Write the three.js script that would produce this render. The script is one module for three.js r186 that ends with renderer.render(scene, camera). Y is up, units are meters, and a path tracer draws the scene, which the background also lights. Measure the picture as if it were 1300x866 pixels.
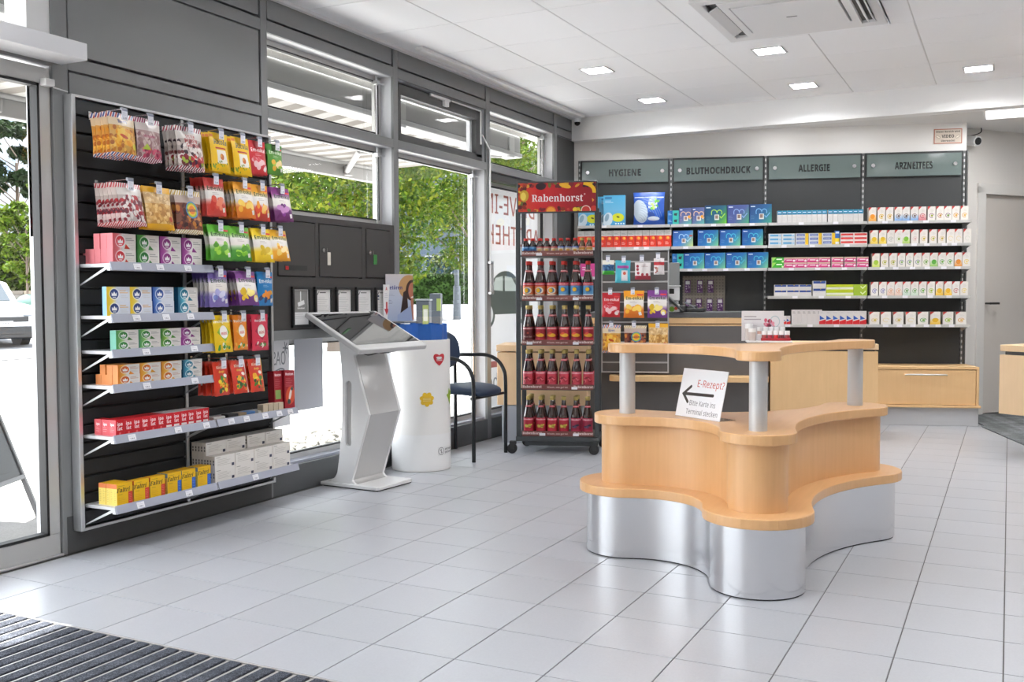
import * as THREE from 'three';
import { mergeGeometries } from 'three/addons/utils/BufferGeometryUtils.js';
import { RoundedBoxGeometry } from 'three/addons/geometries/RoundedBoxGeometry.js';
import { RectAreaLightUniformsLib } from 'three/addons/lights/RectAreaLightUniformsLib.js';
import { ImprovedNoise } from 'three/addons/math/ImprovedNoise.js';

// ---------------------------------------------------------------- camera, sky, sun, exposure
const scene = new THREE.Scene();
const renderer = new THREE.WebGLRenderer({ antialias: true });
renderer.toneMapping = THREE.LinearToneMapping;
renderer.toneMappingExposure = 1.9;
renderer.shadowMap.enabled = true;
const camera = new THREE.PerspectiveCamera(2 * Math.atan(433 / 1257.05) * 180 / Math.PI, 1300 / 866, 0.05, 400);
camera.position.set(0, 1.12, 0);
{
  const yaw = 0.4653, pitch = 0.0446, roll = -0.0041;
  const d = new THREE.Vector3(-Math.sin(yaw) * Math.cos(pitch), -Math.sin(pitch), -Math.cos(yaw) * Math.cos(pitch));
  const r0 = new THREE.Vector3(Math.cos(yaw), 0, -Math.sin(yaw)), u0 = r0.clone().cross(d);
  const r = r0.clone().multiplyScalar(Math.cos(roll)).addScaledVector(u0, Math.sin(roll));
  const u = r0.clone().multiplyScalar(-Math.sin(roll)).addScaledVector(u0, Math.cos(roll));
  camera.quaternion.setFromRotationMatrix(new THREE.Matrix4().makeBasis(r, u, d.clone().negate()));
}
scene.background = new THREE.Color().setRGB(0.94, 0.98, 1.05);
scene.backgroundIntensity = 3.2;
const sun = new THREE.DirectionalLight(new THREE.Color().setRGB(1, 0.96, 0.9), 13);
sun.position.set(-27, 46, -6); sun.target.position.set(-6, 0, -8);
sun.castShadow = true; sun.shadow.mapSize.set(2048, 2048);
Object.assign(sun.shadow.camera, { left: -45, right: 45, top: 45, bottom: -45, near: 1, far: 140 });
sun.name = 'sun'; scene.add(sun, sun.target);
RectAreaLightUniformsLib.init();
const DOWNLIGHT = 100, DOWN_COLOR = new THREE.Color().setRGB(0.99, 0.99, 1.0);

// ---------------------------------------------------------------- helpers
let seed = 7;
const rnd = () => { seed = (seed + 0x6d2b79f5) | 0; let t = Math.imul(seed ^ (seed >>> 15), 1 | seed); t = (t + Math.imul(t ^ (t >>> 7), 61 | t)) ^ t; return ((t ^ (t >>> 14)) >>> 0) / 4294967296; };
const rr = (a, b) => a + (b - a) * rnd();
const noise = new ImprovedNoise();
const V = (x, y, z) => new THREE.Vector3(x, y, z);
const ORD = ['first', 'second', 'third', 'fourth', 'fifth', 'sixth', 'seventh', 'eighth', 'ninth', 'tenth', 'eleventh', 'twelfth', 'thirteenth', 'fourteenth', 'fifteenth', 'sixteenth'];
const taken = {};
const numbered = (n) => { taken[n] = (taken[n] ?? -1) + 1; return taken[n] ? n + '_' + String(taken[n]).padStart(3, '0') : n; };
const bare = (g) => { const q = g.index ? g.toNonIndexed() : g; for (const k of Object.keys(q.attributes)) if (!['position', 'normal', 'uv'].includes(k)) q.deleteAttribute(k); return q; };
const merge = (list) => list.length === 1 ? list[0] : mergeGeometries(list.map(bare));
const lin = (r, g, b) => new THREE.Color().setRGB(r, g, b);
function mat(color, rough = 0.6, more = {}) {
  const C = Array.isArray(color) ? lin(...color) : new THREE.Color(color);
  const M = ['clearcoat', 'transmission', 'sheen', 'anisotropy', 'ior', 'attenuationColor'].some((k) => k in more) ? THREE.MeshPhysicalMaterial : THREE.MeshStandardMaterial;
  return new M({ color: C, roughness: rough, ...more });
}
function metricUV(g, s = 1) {                      // uv in metres, picked by the way each face points
  const p = g.attributes.position, n = g.attributes.normal, uv = new Float32Array(p.count * 2);
  for (let i = 0; i < p.count; i++) {
    const ax = Math.abs(n.getX(i)), ay = Math.abs(n.getY(i)), az = Math.abs(n.getZ(i));
    if (ay >= ax && ay >= az) { uv[2 * i] = p.getX(i) * s; uv[2 * i + 1] = p.getZ(i) * s; }
    else if (ax >= az) { uv[2 * i] = p.getZ(i) * s; uv[2 * i + 1] = p.getY(i) * s; }
    else { uv[2 * i] = p.getX(i) * s; uv[2 * i + 1] = p.getY(i) * s; }
  }
  g.setAttribute('uv', new THREE.BufferAttribute(uv, 2)); return g;
}
const bb = (x0, x1, y0, y1, z0, z1) => metricUV(bare(new THREE.BoxGeometry(Math.abs(x1 - x0), Math.abs(y1 - y0), Math.abs(z1 - z0)).translate((x0 + x1) / 2, (y0 + y1) / 2, (z0 + z1) / 2)));
const rb = (x0, x1, y0, y1, z0, z1, r = 0.004, seg = 2) => metricUV(bare(new RoundedBoxGeometry(Math.abs(x1 - x0), Math.abs(y1 - y0), Math.abs(z1 - z0), seg, r).translate((x0 + x1) / 2, (y0 + y1) / 2, (z0 + z1) / 2)));
function rod(a, b, r, seg = 10, r2 = r) {
  const d = b.clone().sub(a), L = d.length(), g = new THREE.CylinderGeometry(r2, r, L, seg);
  g.applyQuaternion(new THREE.Quaternion().setFromUnitVectors(V(0, 1, 0), d.normalize())); const m = a.clone().add(b).multiplyScalar(0.5);
  return bare(g.translate(m.x, m.y, m.z));
}
const tube = (pts, r, n = 40, rs = 8, tension = 0.5) => bare(new THREE.TubeGeometry(new THREE.CatmullRomCurve3(pts.map((p) => V(...p)), false, 'catmullrom', tension), n, r, rs));
const lathe = (pts, seg = 24) => bare(new THREE.LatheGeometry(pts.map(([x, y]) => new THREE.Vector2(x, y)), seg));
function extr(shape, depth, bevel = 0, seg = 12) {
  return metricUV(bare(new THREE.ExtrudeGeometry(shape, { depth: depth - 2 * bevel, bevelEnabled: bevel > 0, bevelSize: bevel, bevelThickness: bevel, bevelOffset: -bevel, bevelSegments: 2, curveSegments: seg }).translate(0, 0, bevel)));
}
const poly = (pts) => new THREE.Shape(pts.map(([x, y]) => new THREE.Vector2(x, y)));
function part(name, geo, m, parent, label) {
  const o = new THREE.Mesh(geo, m); o.name = name; o.castShadow = o.receiveShadow = true; parent.add(o);
  if (label) o.userData.label = label;
  return o;
}
function thing(name, label, category, pos = [0, 0, 0], turn = 0, group) {
  const o = new THREE.Group(); o.name = numbered(name); o.position.set(...pos); o.rotation.y = turn; scene.add(o);
  o.userData = { label, category }; if (group) o.userData.group = group;
  return o;
}
function solo(name, label, category, geo, m, pos = [0, 0, 0], turn = 0, group) {
  const o = new THREE.Mesh(geo, m); o.name = numbered(name); o.position.set(...pos); o.rotation.y = turn; scene.add(o);
  o.castShadow = o.receiveShadow = true; o.userData = { label, category }; if (group) o.userData.group = group;
  return o;
}
function struct(name, label, category) { const o = new THREE.Group(); o.name = numbered(name); o.userData = { kind: 'structure', label, category }; scene.add(o); return o; }

// ---------------------------------------------------------------- textures
function data(w, h, f, srgb = true) {
  const a = new Uint8Array(w * h * 4);
  for (let y = 0; y < h; y++) for (let x = 0; x < w; x++) { const c = f(x / w, y / h, x, y); a.set([c[0], c[1], c[2], c[3] ?? 255].map((v) => Math.max(0, Math.min(255, v))), (y * w + x) * 4); }
  const t = new THREE.DataTexture(a, w, h); t.wrapS = t.wrapT = THREE.RepeatWrapping; t.magFilter = THREE.LinearFilter; t.minFilter = THREE.LinearMipmapLinearFilter; t.generateMipmaps = true;
  if (srgb) t.colorSpace = THREE.SRGBColorSpace; t.needsUpdate = true; return t;
}
const fbm = (x, y, s) => noise.noise(x, y, s) * 0.6 + noise.noise(x * 2.3, y * 2.3, s + 7) * 0.3 + noise.noise(x * 5.1, y * 5.1, s + 13) * 0.15;
const tileable = (u, v, fx, fy, s) => { const a = u * Math.PI * 2, b = v * Math.PI * 2; return noise.noise(Math.cos(a) * fx + 9, Math.sin(a) * fx + 3, s) * 0.5 + noise.noise(Math.cos(b) * fy + Math.cos(a) * fx * 0.5, Math.sin(b) * fy + 5, s + Math.sin(a) * fx * 0.5) * 0.5; };
const woodTex = (base, vary, s) => data(512, 512, (u, v) => {
  const g = tileable(u, v, 9, 0.9, s) * vary + tileable(u, v, 30, 1.6, s + 4) * vary * 0.6 + tileable(u, v, 2, 1.2, s + 9) * vary * 0.8;
  return [base[0] + g, base[1] + g * 1.05, base[2] + g * 1.15];
});
const speckle = (base, amp, n = 256, s = 1) => { const loc = []; let q = s * 7919; const rq = () => (q = (q * 16807) % 2147483647) / 2147483647; return data(n, n, (u, v) => { const k = (rq() - 0.5) * amp + tileable(u, v, 1.5, 1.5, s) * amp * 0.5; return [base[0] + k, base[1] + k, base[2] + k]; }); };

// packaging prints share one sheet
const SHEET = 2048, canvas = document.createElement('canvas'); canvas.width = canvas.height = SHEET;
const cx = canvas.getContext('2d'); cx.fillStyle = '#888'; cx.fillRect(0, 0, SHEET, SHEET);
let ax = 2, ay = 2, rowH = 0;
function cell(w, h, draw) {
  w = Math.round(w); h = Math.round(h);
  if (ax + w + 4 > SHEET) { ax = 2; ay += rowH + 4; rowH = 0; }
  if (ay + h > SHEET) throw new Error('print sheet full');
  cx.save(); cx.translate(ax, ay); cx.beginPath(); cx.rect(0, 0, w, h); cx.clip(); draw(cx, w, h); cx.restore();
  const r = { u0: (ax + 0.7) / SHEET, u1: (ax + w - 0.7) / SHEET, v0: 1 - (ay + h - 0.7) / SHEET, v1: 1 - (ay + 0.7) / SHEET };
  ax += w + 4; rowH = Math.max(rowH, h); return r;
}
const flat = {};
const plain = (c) => flat[c] ?? (flat[c] = cell(8, 8, (g, w, h) => { g.fillStyle = c; g.fillRect(0, 0, w, h); }));
const bg = (g, w, h, c) => { g.fillStyle = c; g.fillRect(0, 0, w, h); };
const grad = (g, w, h, stops, horizontal, y0 = 0, y1 = h) => { const k = horizontal ? g.createLinearGradient(0, 0, w, 0) : g.createLinearGradient(0, y0, 0, y1); stops.forEach(([p, c]) => k.addColorStop(p, c)); g.fillStyle = k; g.fillRect(0, y0, w, y1 - y0); };
const txt = (g, s, x, y, size, c, font = 'bold {}px sans-serif', align = 'center', maxW) => { g.font = font.replace('{}', size); g.fillStyle = c; g.textAlign = align; g.textBaseline = 'middle'; maxW ? g.fillText(s, x, y, maxW) : g.fillText(s, x, y); };
const lines = (g, x, y, w, n, dy, c, t = 1) => { g.fillStyle = c; for (let i = 0; i < n; i++) g.fillRect(x, y + i * dy, w * (0.65 + 0.35 * ((i * 37 % 10) / 10)), t); };
const disc = (g, x, y, r, c) => { g.fillStyle = c; g.beginPath(); g.arc(x, y, r, 0, 7); g.fill(); };
const oval = (g, x, y, a, b, turn, c) => { g.fillStyle = c; g.beginPath(); g.ellipse(x, y, a, b, turn, 0, 7); g.fill(); };
const tri = (g, pts, c) => { g.fillStyle = c; g.beginPath(); pts.forEach(([x, y], i) => i ? g.lineTo(x, y) : g.moveTo(x, y)); g.fill(); };
const blobs = (g, cols, n, x0, y0, x1, y1, r) => { for (let i = 0; i < n; i++) oval(g, rr(x0, x1), rr(y0, y1), r * rr(0.6, 1.3), r * rr(0.5, 1), rr(0, 3), cols[i % cols.length]); };
const printTex = new THREE.CanvasTexture(canvas); printTex.colorSpace = THREE.SRGBColorSpace; printTex.generateMipmaps = true;
const M = {};
M.print = new THREE.MeshStandardMaterial({ map: printTex, roughness: 0.5 });
M.film = new THREE.MeshPhysicalMaterial({ map: printTex, roughness: 0.36, clearcoat: 0.35, clearcoatRoughness: 0.25 });
M.gloss = new THREE.MeshPhysicalMaterial({ map: printTex, roughness: 0.25, clearcoat: 0.6, clearcoatRoughness: 0.08 });

// a carton: +z is its front, every face takes its own print; base at y = 0, front face at z = 0
const packs = new Map();
function packGeo(des, w, h, d) {
  const key = [des.id, w, h, d].join(); if (packs.has(key)) return packs.get(key);
  const g = new THREE.BoxGeometry(w, h, d).translate(0, h / 2, -d / 2), uv = g.attributes.uv, faces = [des.s2 ?? des.s ?? des.f, des.s ?? des.f, des.t ?? des.f, des.t ?? des.f, des.f, des.b ?? des.f];
  for (let i = 0; i < 24; i++) { const q = faces[Math.floor(i / 4)]; uv.setXY(i, q.u0 + (q.u1 - q.u0) * uv.getX(i), q.v0 + (q.v1 - q.v0) * uv.getY(i)); }
  packs.set(key, g); return g;
}
let desId = 0;
const design = (wpx, hpx, draw, side, top, s2) => ({ id: ++desId, f: cell(wpx, hpx, draw), s: typeof side === 'string' ? plain(side) : side, t: typeof top === 'string' ? plain(top) : top, s2: typeof s2 === 'string' ? plain(s2) : s2 });
// a filled pouch: front +z, hangs from y = 0 down to -h
const pouches = new Map();
function pouchGeo(r, w, h, d, sd = 1) {
  const key = [r.u0, r.v0, w, h, d, sd].join(); if (pouches.has(key)) return pouches.get(key);
  const nx = 8, ny = 10, list = [];
  for (const s of [1, -1]) {
    const g = new THREE.PlaneGeometry(w, h, nx, ny), p = g.attributes.position, uv = g.attributes.uv;
    for (let i = 0; i < p.count; i++) {
      const u = p.getX(i) / w * 2, v = p.getY(i) / h * 2, e = Math.max(0, 1 - u * u) ** 0.55 * Math.max(0, v > 0 ? 1 - (v / 0.84) ** 4 : 1 - (v / 0.95) ** 4) ** 0.6;
      const z = d * 0.5 * e * (v > 0 ? 1 - 0.35 * v : 1 + 0.15 * Math.sin(-v * 3)) + 0.05 * d * noise.noise(u * 3 + sd, v * 3, sd) * (s > 0 ? 1 : -1);
      const pinch = 1 - 0.05 * (1 - v * v);
      p.setXYZ(i, p.getX(i) * pinch, p.getY(i) - h / 2 + 0.003 * noise.noise(u * 2, sd, 4), s * Math.max(0.0006, z) + 0.004 * noise.noise(u * 1.4, v, sd + 2));
      const U = s > 0 ? uv.getX(i) : 1 - uv.getX(i); uv.setXY(i, r.u0 + (r.u1 - r.u0) * U, r.v0 + (r.v1 - r.v0) * uv.getY(i));
    }
    if (s < 0) { const ix = g.index; for (let i = 0; i < ix.count; i += 3) { const a = ix.getX(i); ix.setX(i, ix.getX(i + 1)); ix.setX(i + 1, a); } }
    g.computeVertexNormals(); list.push(bare(g));
  }
  const g = mergeGeometries(list); pouches.set(key, g); return g;
}
function signGeo(r, w, h, d, rest) {                // a board with its print on the front (+z), plain elsewhere
  return packGeo({ id: 'sg' + r.u0 + r.v0, f: r, s: rest, t: rest, b: rest }, w, h, d);
}

// ---------------------------------------------------------------- materials
const TW = woodTex([219, 178, 129], 5, 3), TP = woodTex([230, 203, 166], 4, 11);
for (const t of [TW, TP]) t.repeat.set(1.2, 1.2);
M.wood = mat('#ffffff', 0.38, { map: TW, clearcoat: 0.3, clearcoatRoughness: 0.25 });
M.woodEdge = mat([0.80, 0.60, 0.40], 0.42, {});
M.wood.color.set('#fff4ea');
M.pale = mat('#fff8f0', 0.42, { map: TP });
M.oak = mat('#fff0d8', 0.42, { map: TP });
M.steel = mat([0.74, 0.74, 0.75], 0.2, { metalness: 1, anisotropy: 0.8, anisotropyRotation: 0 });
M.alu = mat([0.66, 0.67, 0.68], 0.35, { metalness: 0.9 });
M.chrome = mat([0.8, 0.8, 0.8], 0.15, { metalness: 1 });
M.frame = mat([0.235, 0.24, 0.242], 0.45);
M.frameDark = mat([0.075, 0.076, 0.076], 0.5);
M.baseGrey = mat([0.10, 0.105, 0.11], 0.35);
M.reveal = mat([0.68, 0.69, 0.715], 0.45);
M.silver = mat([0.55, 0.55, 0.54], 0.4, { metalness: 0.25 });
M.white = mat([0.82, 0.82, 0.82], 0.35);
M.wallWhite = mat([0.80, 0.785, 0.765], 0.8);
M.wallGrey = mat([0.84, 0.815, 0.78], 0.8);
M.black = mat([0.02, 0.021, 0.022], 0.4);
M.slat = mat([0.018, 0.020, 0.022], 0.55);
M.panelGrey = mat([0.034, 0.037, 0.038], 0.55);
M.counterGrey = mat([0.115, 0.108, 0.105], 0.5);
M.rail = mat([0.40, 0.42, 0.50], 0.4);
M.shelfMetal = mat([0.62, 0.63, 0.65], 0.4, { metalness: 0.3 });
M.tag = mat([0.86, 0.86, 0.9], 0.5);
M.glass = new THREE.MeshPhysicalMaterial({ color: lin(0.98, 1, 0.99), transmission: 1, thickness: 0, roughness: 0, ior: 1.45 });
M.rubber = mat([0.015, 0.015, 0.016], 0.6);
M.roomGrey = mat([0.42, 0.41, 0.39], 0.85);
M.ceil = [0, 1, 2].map((i) => mat([0.93 - i * 0.005, 0.94 - i * 0.005, 0.965 - i * 0.005], 0.9));
M.grid = mat([0.70, 0.70, 0.71], 0.6);
// ================================================================ THE SETTING
const FX = -3.667, HC = 2.7815, GLASSX = FX - 0.125;
// ---- floor: single tiles over a grout bed
{
  const floor = struct('floor', 'light grey square floor tiles with dark joints', 'floor');
  part('grout', bb(-3.70, 3.3, -0.06, -0.0035, -13.4, 3.0), mat([0.16, 0.155, 0.15], 0.9), floor);
  const P = 0.304, J = 0.0042, X0 = 0.002, Z0 = -3.224;
  const T = speckle([206, 208, 212], 6, 256, 5);
  const tones = [0, 1, 2, 3, 4].map((i) => mat([0.655 + 0.006 * i, 0.66 + 0.006 * i, 0.675 + 0.007 * i], 0.33, { map: T }));
  const geo = metricUV((() => { const s = (P - J) / 2, b = 0.0006, g = new THREE.CylinderGeometry(Math.SQRT2 * (s - b), Math.SQRT2 * s, b, 4, 1).rotateY(Math.PI / 4).translate(0, -b / 2, 0), f = new THREE.BoxGeometry(2 * s, 0.01, 2 * s).translate(0, -b - 0.005, 0); return merge([bare(g.toNonIndexed()), bare(f)]); })());
  geo.computeVertexNormals();
  const cam = camera; cam.updateMatrixWorld(true); cam.updateProjectionMatrix();
  const spots = [];
  for (let i = -12; i < 11; i++) for (let k = -34; k < 20; k++) {
    const x = X0 + (i + 0.5) * P, z = Z0 + (k + 0.5) * P;
    if (x > 3.2 || z > 2.9 || z < -10.4) continue;
    const q = V(x, 0, z).project(cam), seen = z < -1 && Math.abs(q.x) < 1.06 && Math.abs(q.y) < 1.1 && q.z < 1;
    if (seen && !(x < -1 && x > -3.55 && z > -2.28)) spots.push([x, z, Math.hypot(x, z), true]); else spots.push([x, z, 99, false]);
  }
  spots.sort((a, b) => a[2] - b[2]);
  const rest = [];
  spots.forEach(([x, z, , seen], n) => {
    if (x < -1.02 && x > -3.6 && z > -2.2) return;               // the mat well
    const m = tones[Math.floor(rnd() * 5)];
    if (seen && n < 300) { const o = part('tile', geo, m, floor); o.position.set(x, 0, z); }
    else rest.push(geo.clone().translate(x, 0, z));
  });
  const left = part('far_tiles', merge(rest), tones[2], floor); left.userData.kind = 'stuff';
  left.userData.label = 'the remaining grey floor tiles, far back and behind';
}
const SPOTS = [[-2.729, -6.84, 'near the hopper window'], [-2.729, -8.09, 'nearest the juice rack corner'], [-1.479, -6.84, 'beside the air conditioner'], [-1.479, -8.09, 'above the checkout counter'], [-0.229, -8.09, 'above the wood counter'], [1.021, -8.09, 'right of the picture'], [1.021, -6.84, 'second on the right of the picture'], [1.021, -5.59, 'over the right side of the room'], [-2.729, -4.34, 'over the info terminal'], [1.021, -3.09, 'right of the viewer'], [-2.729, -1.84, 'over the entrance mat'], [-0.854, -3.09, 'over the front of the island'], [-0.229, -1.215, 'over the viewer'], [-2.729, 0.66, 'behind the viewer by the windows'], [1.021, 1.285, 'behind the viewer on the right'], [2.271, -7.465, 'far right beside the service counter'], [2.271, -5.59, 'far right of the room'], [0.396, -4.34, 'right of the island']];  // last three and the second on the right are added to brighten that side
// ---- ceiling: mineral tiles in a grid, the beam, the lower ceiling behind it
{
  const ceil = struct('ceiling', 'white suspended ceiling of square tiles', 'ceiling');
  const P = 0.625, X0 = -0.5416, Z0 = -6.528;
  part('slab', bb(-3.9, 3.4, HC + 0.09, HC + 0.25, -14.8, 3.2), M.white, ceil);
  for (let i = -6; i < 7; i++) for (let k = -4; k < 15; k++) {
    const x0 = Math.max(X0 + i * P, -3.667), x1 = Math.min(X0 + (i + 1) * P, 3.3), z1 = Z0 + (k + 1) * P, z0 = Math.max(Z0 + k * P, -8.56);
    if (x1 - x0 < 0.05 || z1 - z0 < 0.02 || z0 > 3) continue;
    const x = (x0 + x1) / 2, z = (z0 + z1) / 2;
    if (x > -1.66 && x < -0.6 && z < -5.4 && z > -6.5 && Math.abs(x + 1.155) < 0.34 + 0.2 && Math.abs(z + 5.93) < 0.5) continue;   // cassette unit sits here
    const lamp = SPOTS.find(([sx, sz]) => Math.abs(sx - x) < 0.2 && Math.abs(sz - z) < 0.2);
    if (lamp) { const [lx, lz] = lamp, o = 0.092, yA = HC - 0.004, yB = HC + 0.014; part('tile', merge([bb(x0 + 0.004, lx - o, yA, yB, z0 + 0.003, z1 - 0.003), bb(lx + o, x1 - 0.004, yA, yB, z0 + 0.003, z1 - 0.003), bb(lx - o, lx + o, yA, yB, z0 + 0.003, lz - o), bb(lx - o, lx + o, yA, yB, lz + o, z1 - 0.003)]), M.ceil[0], ceil); continue; }
    part('tile', rb(x0 + 0.004, x1 - 0.004, HC - 0.004, HC + 0.014, z0 + 0.003, z1 - 0.003, 0.003, 1), M.ceil[Math.floor(rnd() * 3)], ceil);
  }
  for (const [a, b, c, d] of [[-1.79, -1.632, -6.528, -5.278], [-0.678, -0.5416, -6.528, -5.278], [-1.632, -0.678, -6.528, -6.407], [-1.632, -0.678, -5.453, -5.278]]) part('cut_tile', bb(a + 0.003, b - 0.003, HC - 0.004, HC + 0.014, c + 0.003, d - 0.003), M.ceil[1], ceil);
  for (let i = -5; i < 7; i++) { const x = X0 + i * P; if (x < 3.2) part('grid_bar', bb(x - 0.011, x + 0.011, HC - 0.001, HC + 0.02, -8.56, 3), M.grid, ceil); }
  part('wall_angle', bb(FX, FX + 0.03, HC - 0.022, HC - 0.004, -8.56, 3), M.white, ceil);
  part('beam', bb(-3.667, 3.3, 2.565, HC + 0.09, -8.70, -8.56), mat([0.88, 0.88, 0.88], 0.8), ceil);
  part('rear_ceiling', bb(-3.9, 3.4, 2.64, HC + 0.09, -14.8, -8.70), mat([0.82, 0.81, 0.80], 0.85), ceil);
  // a slim profile runs along the window side
  const rail = solo('curtain_rail', 'slim white ceiling rail running along the window side', 'rail', rb(-3.545, -3.49, HC - 0.03, HC - 0.004, -8.45, -5.65, 0.004), M.white);
}
// ---- rear, right and back walls (thick)
{
  const w = struct('wall_rear', 'plain white wall behind the viewer', 'wall');
  part('plaster', bb(-3.9, 3.4, 0, HC + 0.1, 3.0, 3.15), M.wallWhite, w);
  const r = struct('wall_right', 'plain white wall on the far right', 'wall');
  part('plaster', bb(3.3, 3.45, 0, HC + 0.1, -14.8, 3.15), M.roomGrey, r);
}
const TH = 17 * Math.PI / 180, OB = [-0.344, -9.659];
const bw = (s, y, c) => [OB[0] + Math.cos(TH) * s + Math.sin(TH) * c, y, OB[1] - Math.sin(TH) * s + Math.cos(TH) * c];
{
  const w = struct('wall_back', 'white wall above the dark shelving bays', 'wall'); w.position.set(OB[0], 0, OB[1]); w.rotation.y = TH;
  part('plaster', bb(-3.62, -0.012, 0, 2.72, -0.16, -0.012), M.wallWhite, w);
  const a = struct('wall_door', 'grey wall beside the shelving with a door', 'wall'); const ang = 50.5 * Math.PI / 180;
  a.position.set(-0.238, 0, -10.165); a.rotation.y = ang;     // local x runs along the wall, +z into the room
  part('plaster', merge([bb(-0.75, -0.04, 0, 2.66, -0.12, 0), bb(1.0, 5.8, 0, 2.66, -0.12, 0), bb(-0.04, 1.0, 2.09, 2.66, -0.12, 0), bb(-0.1, 1.1, 0, 2.2, -0.16, -0.121)]), M.wallGrey, a);  // last box is an added closure behind the door that stops skylight
  const d = struct('door_2', 'beige flush door in the grey wall', 'door'); d.position.copy(a.position); d.rotation.y = ang;
  part('door_frame', merge([rb(-0.07, 0.03, 0, 2.12, -0.10, 0.02), rb(0.93, 1.03, 0, 2.12, -0.10, 0.02), rb(-0.07, 1.03, 2.05, 2.15, -0.10, 0.02)]), mat([0.84, 0.82, 0.785], 0.55), d);
  part('door_leaf', rb(0.03, 0.93, 0.01, 2.05, -0.075, -0.03), mat([0.74, 0.695, 0.645], 0.5), d);
  const h = part('handle', merge([rod(V(0.1, 1.04, -0.03), V(0.1, 1.04, 0.03), 0.009), rb(0.09, 0.21, 1.03, 1.05, 0.02, 0.035, 0.004)]), mat([0.1, 0.1, 0.1], 0.3, { metalness: 0.8 }), d);
}
// ---- carpet runner
{
  const c = thing('carpet', 'dark grey speckled carpet on the floor before the beige door', 'carpet', [OB[0], 0, OB[1]], TH);
  const T = speckle([104, 108, 110], 110, 256, 9); T.repeat.set(1.6, 1.6);
  part('pile', metricUV(extr(poly([[0.025, 2.7], [3.0, 2.7], [3.0, -2.24], [0.30, -0.462], [0.06, -0.30], [0.06, 0.40], [0.025, 0.44]]), 0.008).rotateX(Math.PI / 2).translate(0, 0.0085, 0)), mat('#ffffff', 1, { map: T }), c);
}
// ---- glazed front on the left
const front = struct('wall_left', 'dark grey metal window front with posts, rails and panels', 'wall');
function post(z0, z1, y0 = 0, y1 = HC) {
  part('post_cover', rb(FX - 0.02, FX, y0, y1, z0, z1, 0.003), M.frame, front);
  part('post', bb(FX - 0.125, FX - 0.02, y0, y1, z0, z1), M.reveal, front);
  part('post_cap', bb(FX - 0.155, FX - 0.125, y0, y1, z0 - 0.01, z1 + 0.01), M.reveal, front);
}
const POSTS = [[-3.02, -2.94], [-4.32, -4.268], [-5.625, -5.568], [-6.935, -6.87], [-8.225, -8.162]];
POSTS.forEach(([a, b]) => post(a, b));
[[-0.93, -0.86], [0.37, 0.44], [1.67, 1.74], [2.93, 3.0]].forEach(([a, b]) => post(a, b));
function rail(y0, y1, z0, z1, cover = M.frame) {
  part('rail_cover', rb(FX - 0.02, FX - 0.0005, y0, y1, z0, z1, 0.003), cover, front);
  part('rail', bb(FX - 0.125, FX - 0.02, y0, y1, z0, z1), M.reveal, front);
  part('rail_cap', bb(FX - 0.155, FX - 0.125, y0 - 0.01, y1 + 0.01, z0, z1), M.reveal, front);
}
const BAYS = [[-4.268, -3.02], [-5.568, -4.32], [-6.87, -5.625], [-8.162, -6.935], [-8.64, -8.225], [-2.94, -0.93], [-0.86, 0.37], [0.44, 1.67], [1.74, 2.93]];
function panel(name, y0, y1, z0, z1, m = M.frame) {               // a board standing free of its frame by an open joint
  part(name, rb(FX - 0.03, FX - 0.003, y0 + 0.013, y1 - 0.008, z0 + 0.013, z1 - 0.008, 0.002, 1), m, front);
}
BAYS.forEach(([z0, z1], i) => {
  rail(2.578, 2.642, z0, z1);
  panel('top_panel', 2.642, HC, z0, z1);
  if (i !== 4) rail(2.112, 2.170, z0, z1);
});
panel('upper_panel', 2.170, 2.578, -4.268, -3.02);
panel('lower_panel', 0.165, 2.112, -4.268, -3.02);
panel('end_panel', 0, 2.578, -8.64, -8.225, M.frameDark);
part('backing', merge([bb(FX - 0.16, FX - 0.075, 0, HC, -4.268, -3.02), bb(FX - 0.16, FX - 0.075, 0, HC, -8.8, -8.225), bb(FX - 0.16, FX - 0.075, 2.642, HC + 0.02, -8.8, 3.0)]), M.frame, front);
for (const [z0, z1] of [BAYS[1], BAYS[2], BAYS[3], BAYS[6], BAYS[7], BAYS[8]]) {
  part('base_panel', rb(FX - 0.04, FX - 0.001, 0, 0.155, z0 - 0.03, z1 + 0.03, 0.003), M.baseGrey, front);
  part('sill', bb(FX - 0.16, FX - 0.03, 0, 0.17, z0, z1), M.rail, front);
}
part('base_panel', rb(FX - 0.03, FX + 0.004, 0, 0.165, -4.30, -2.96, 0.003), M.frameDark, front);
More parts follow.
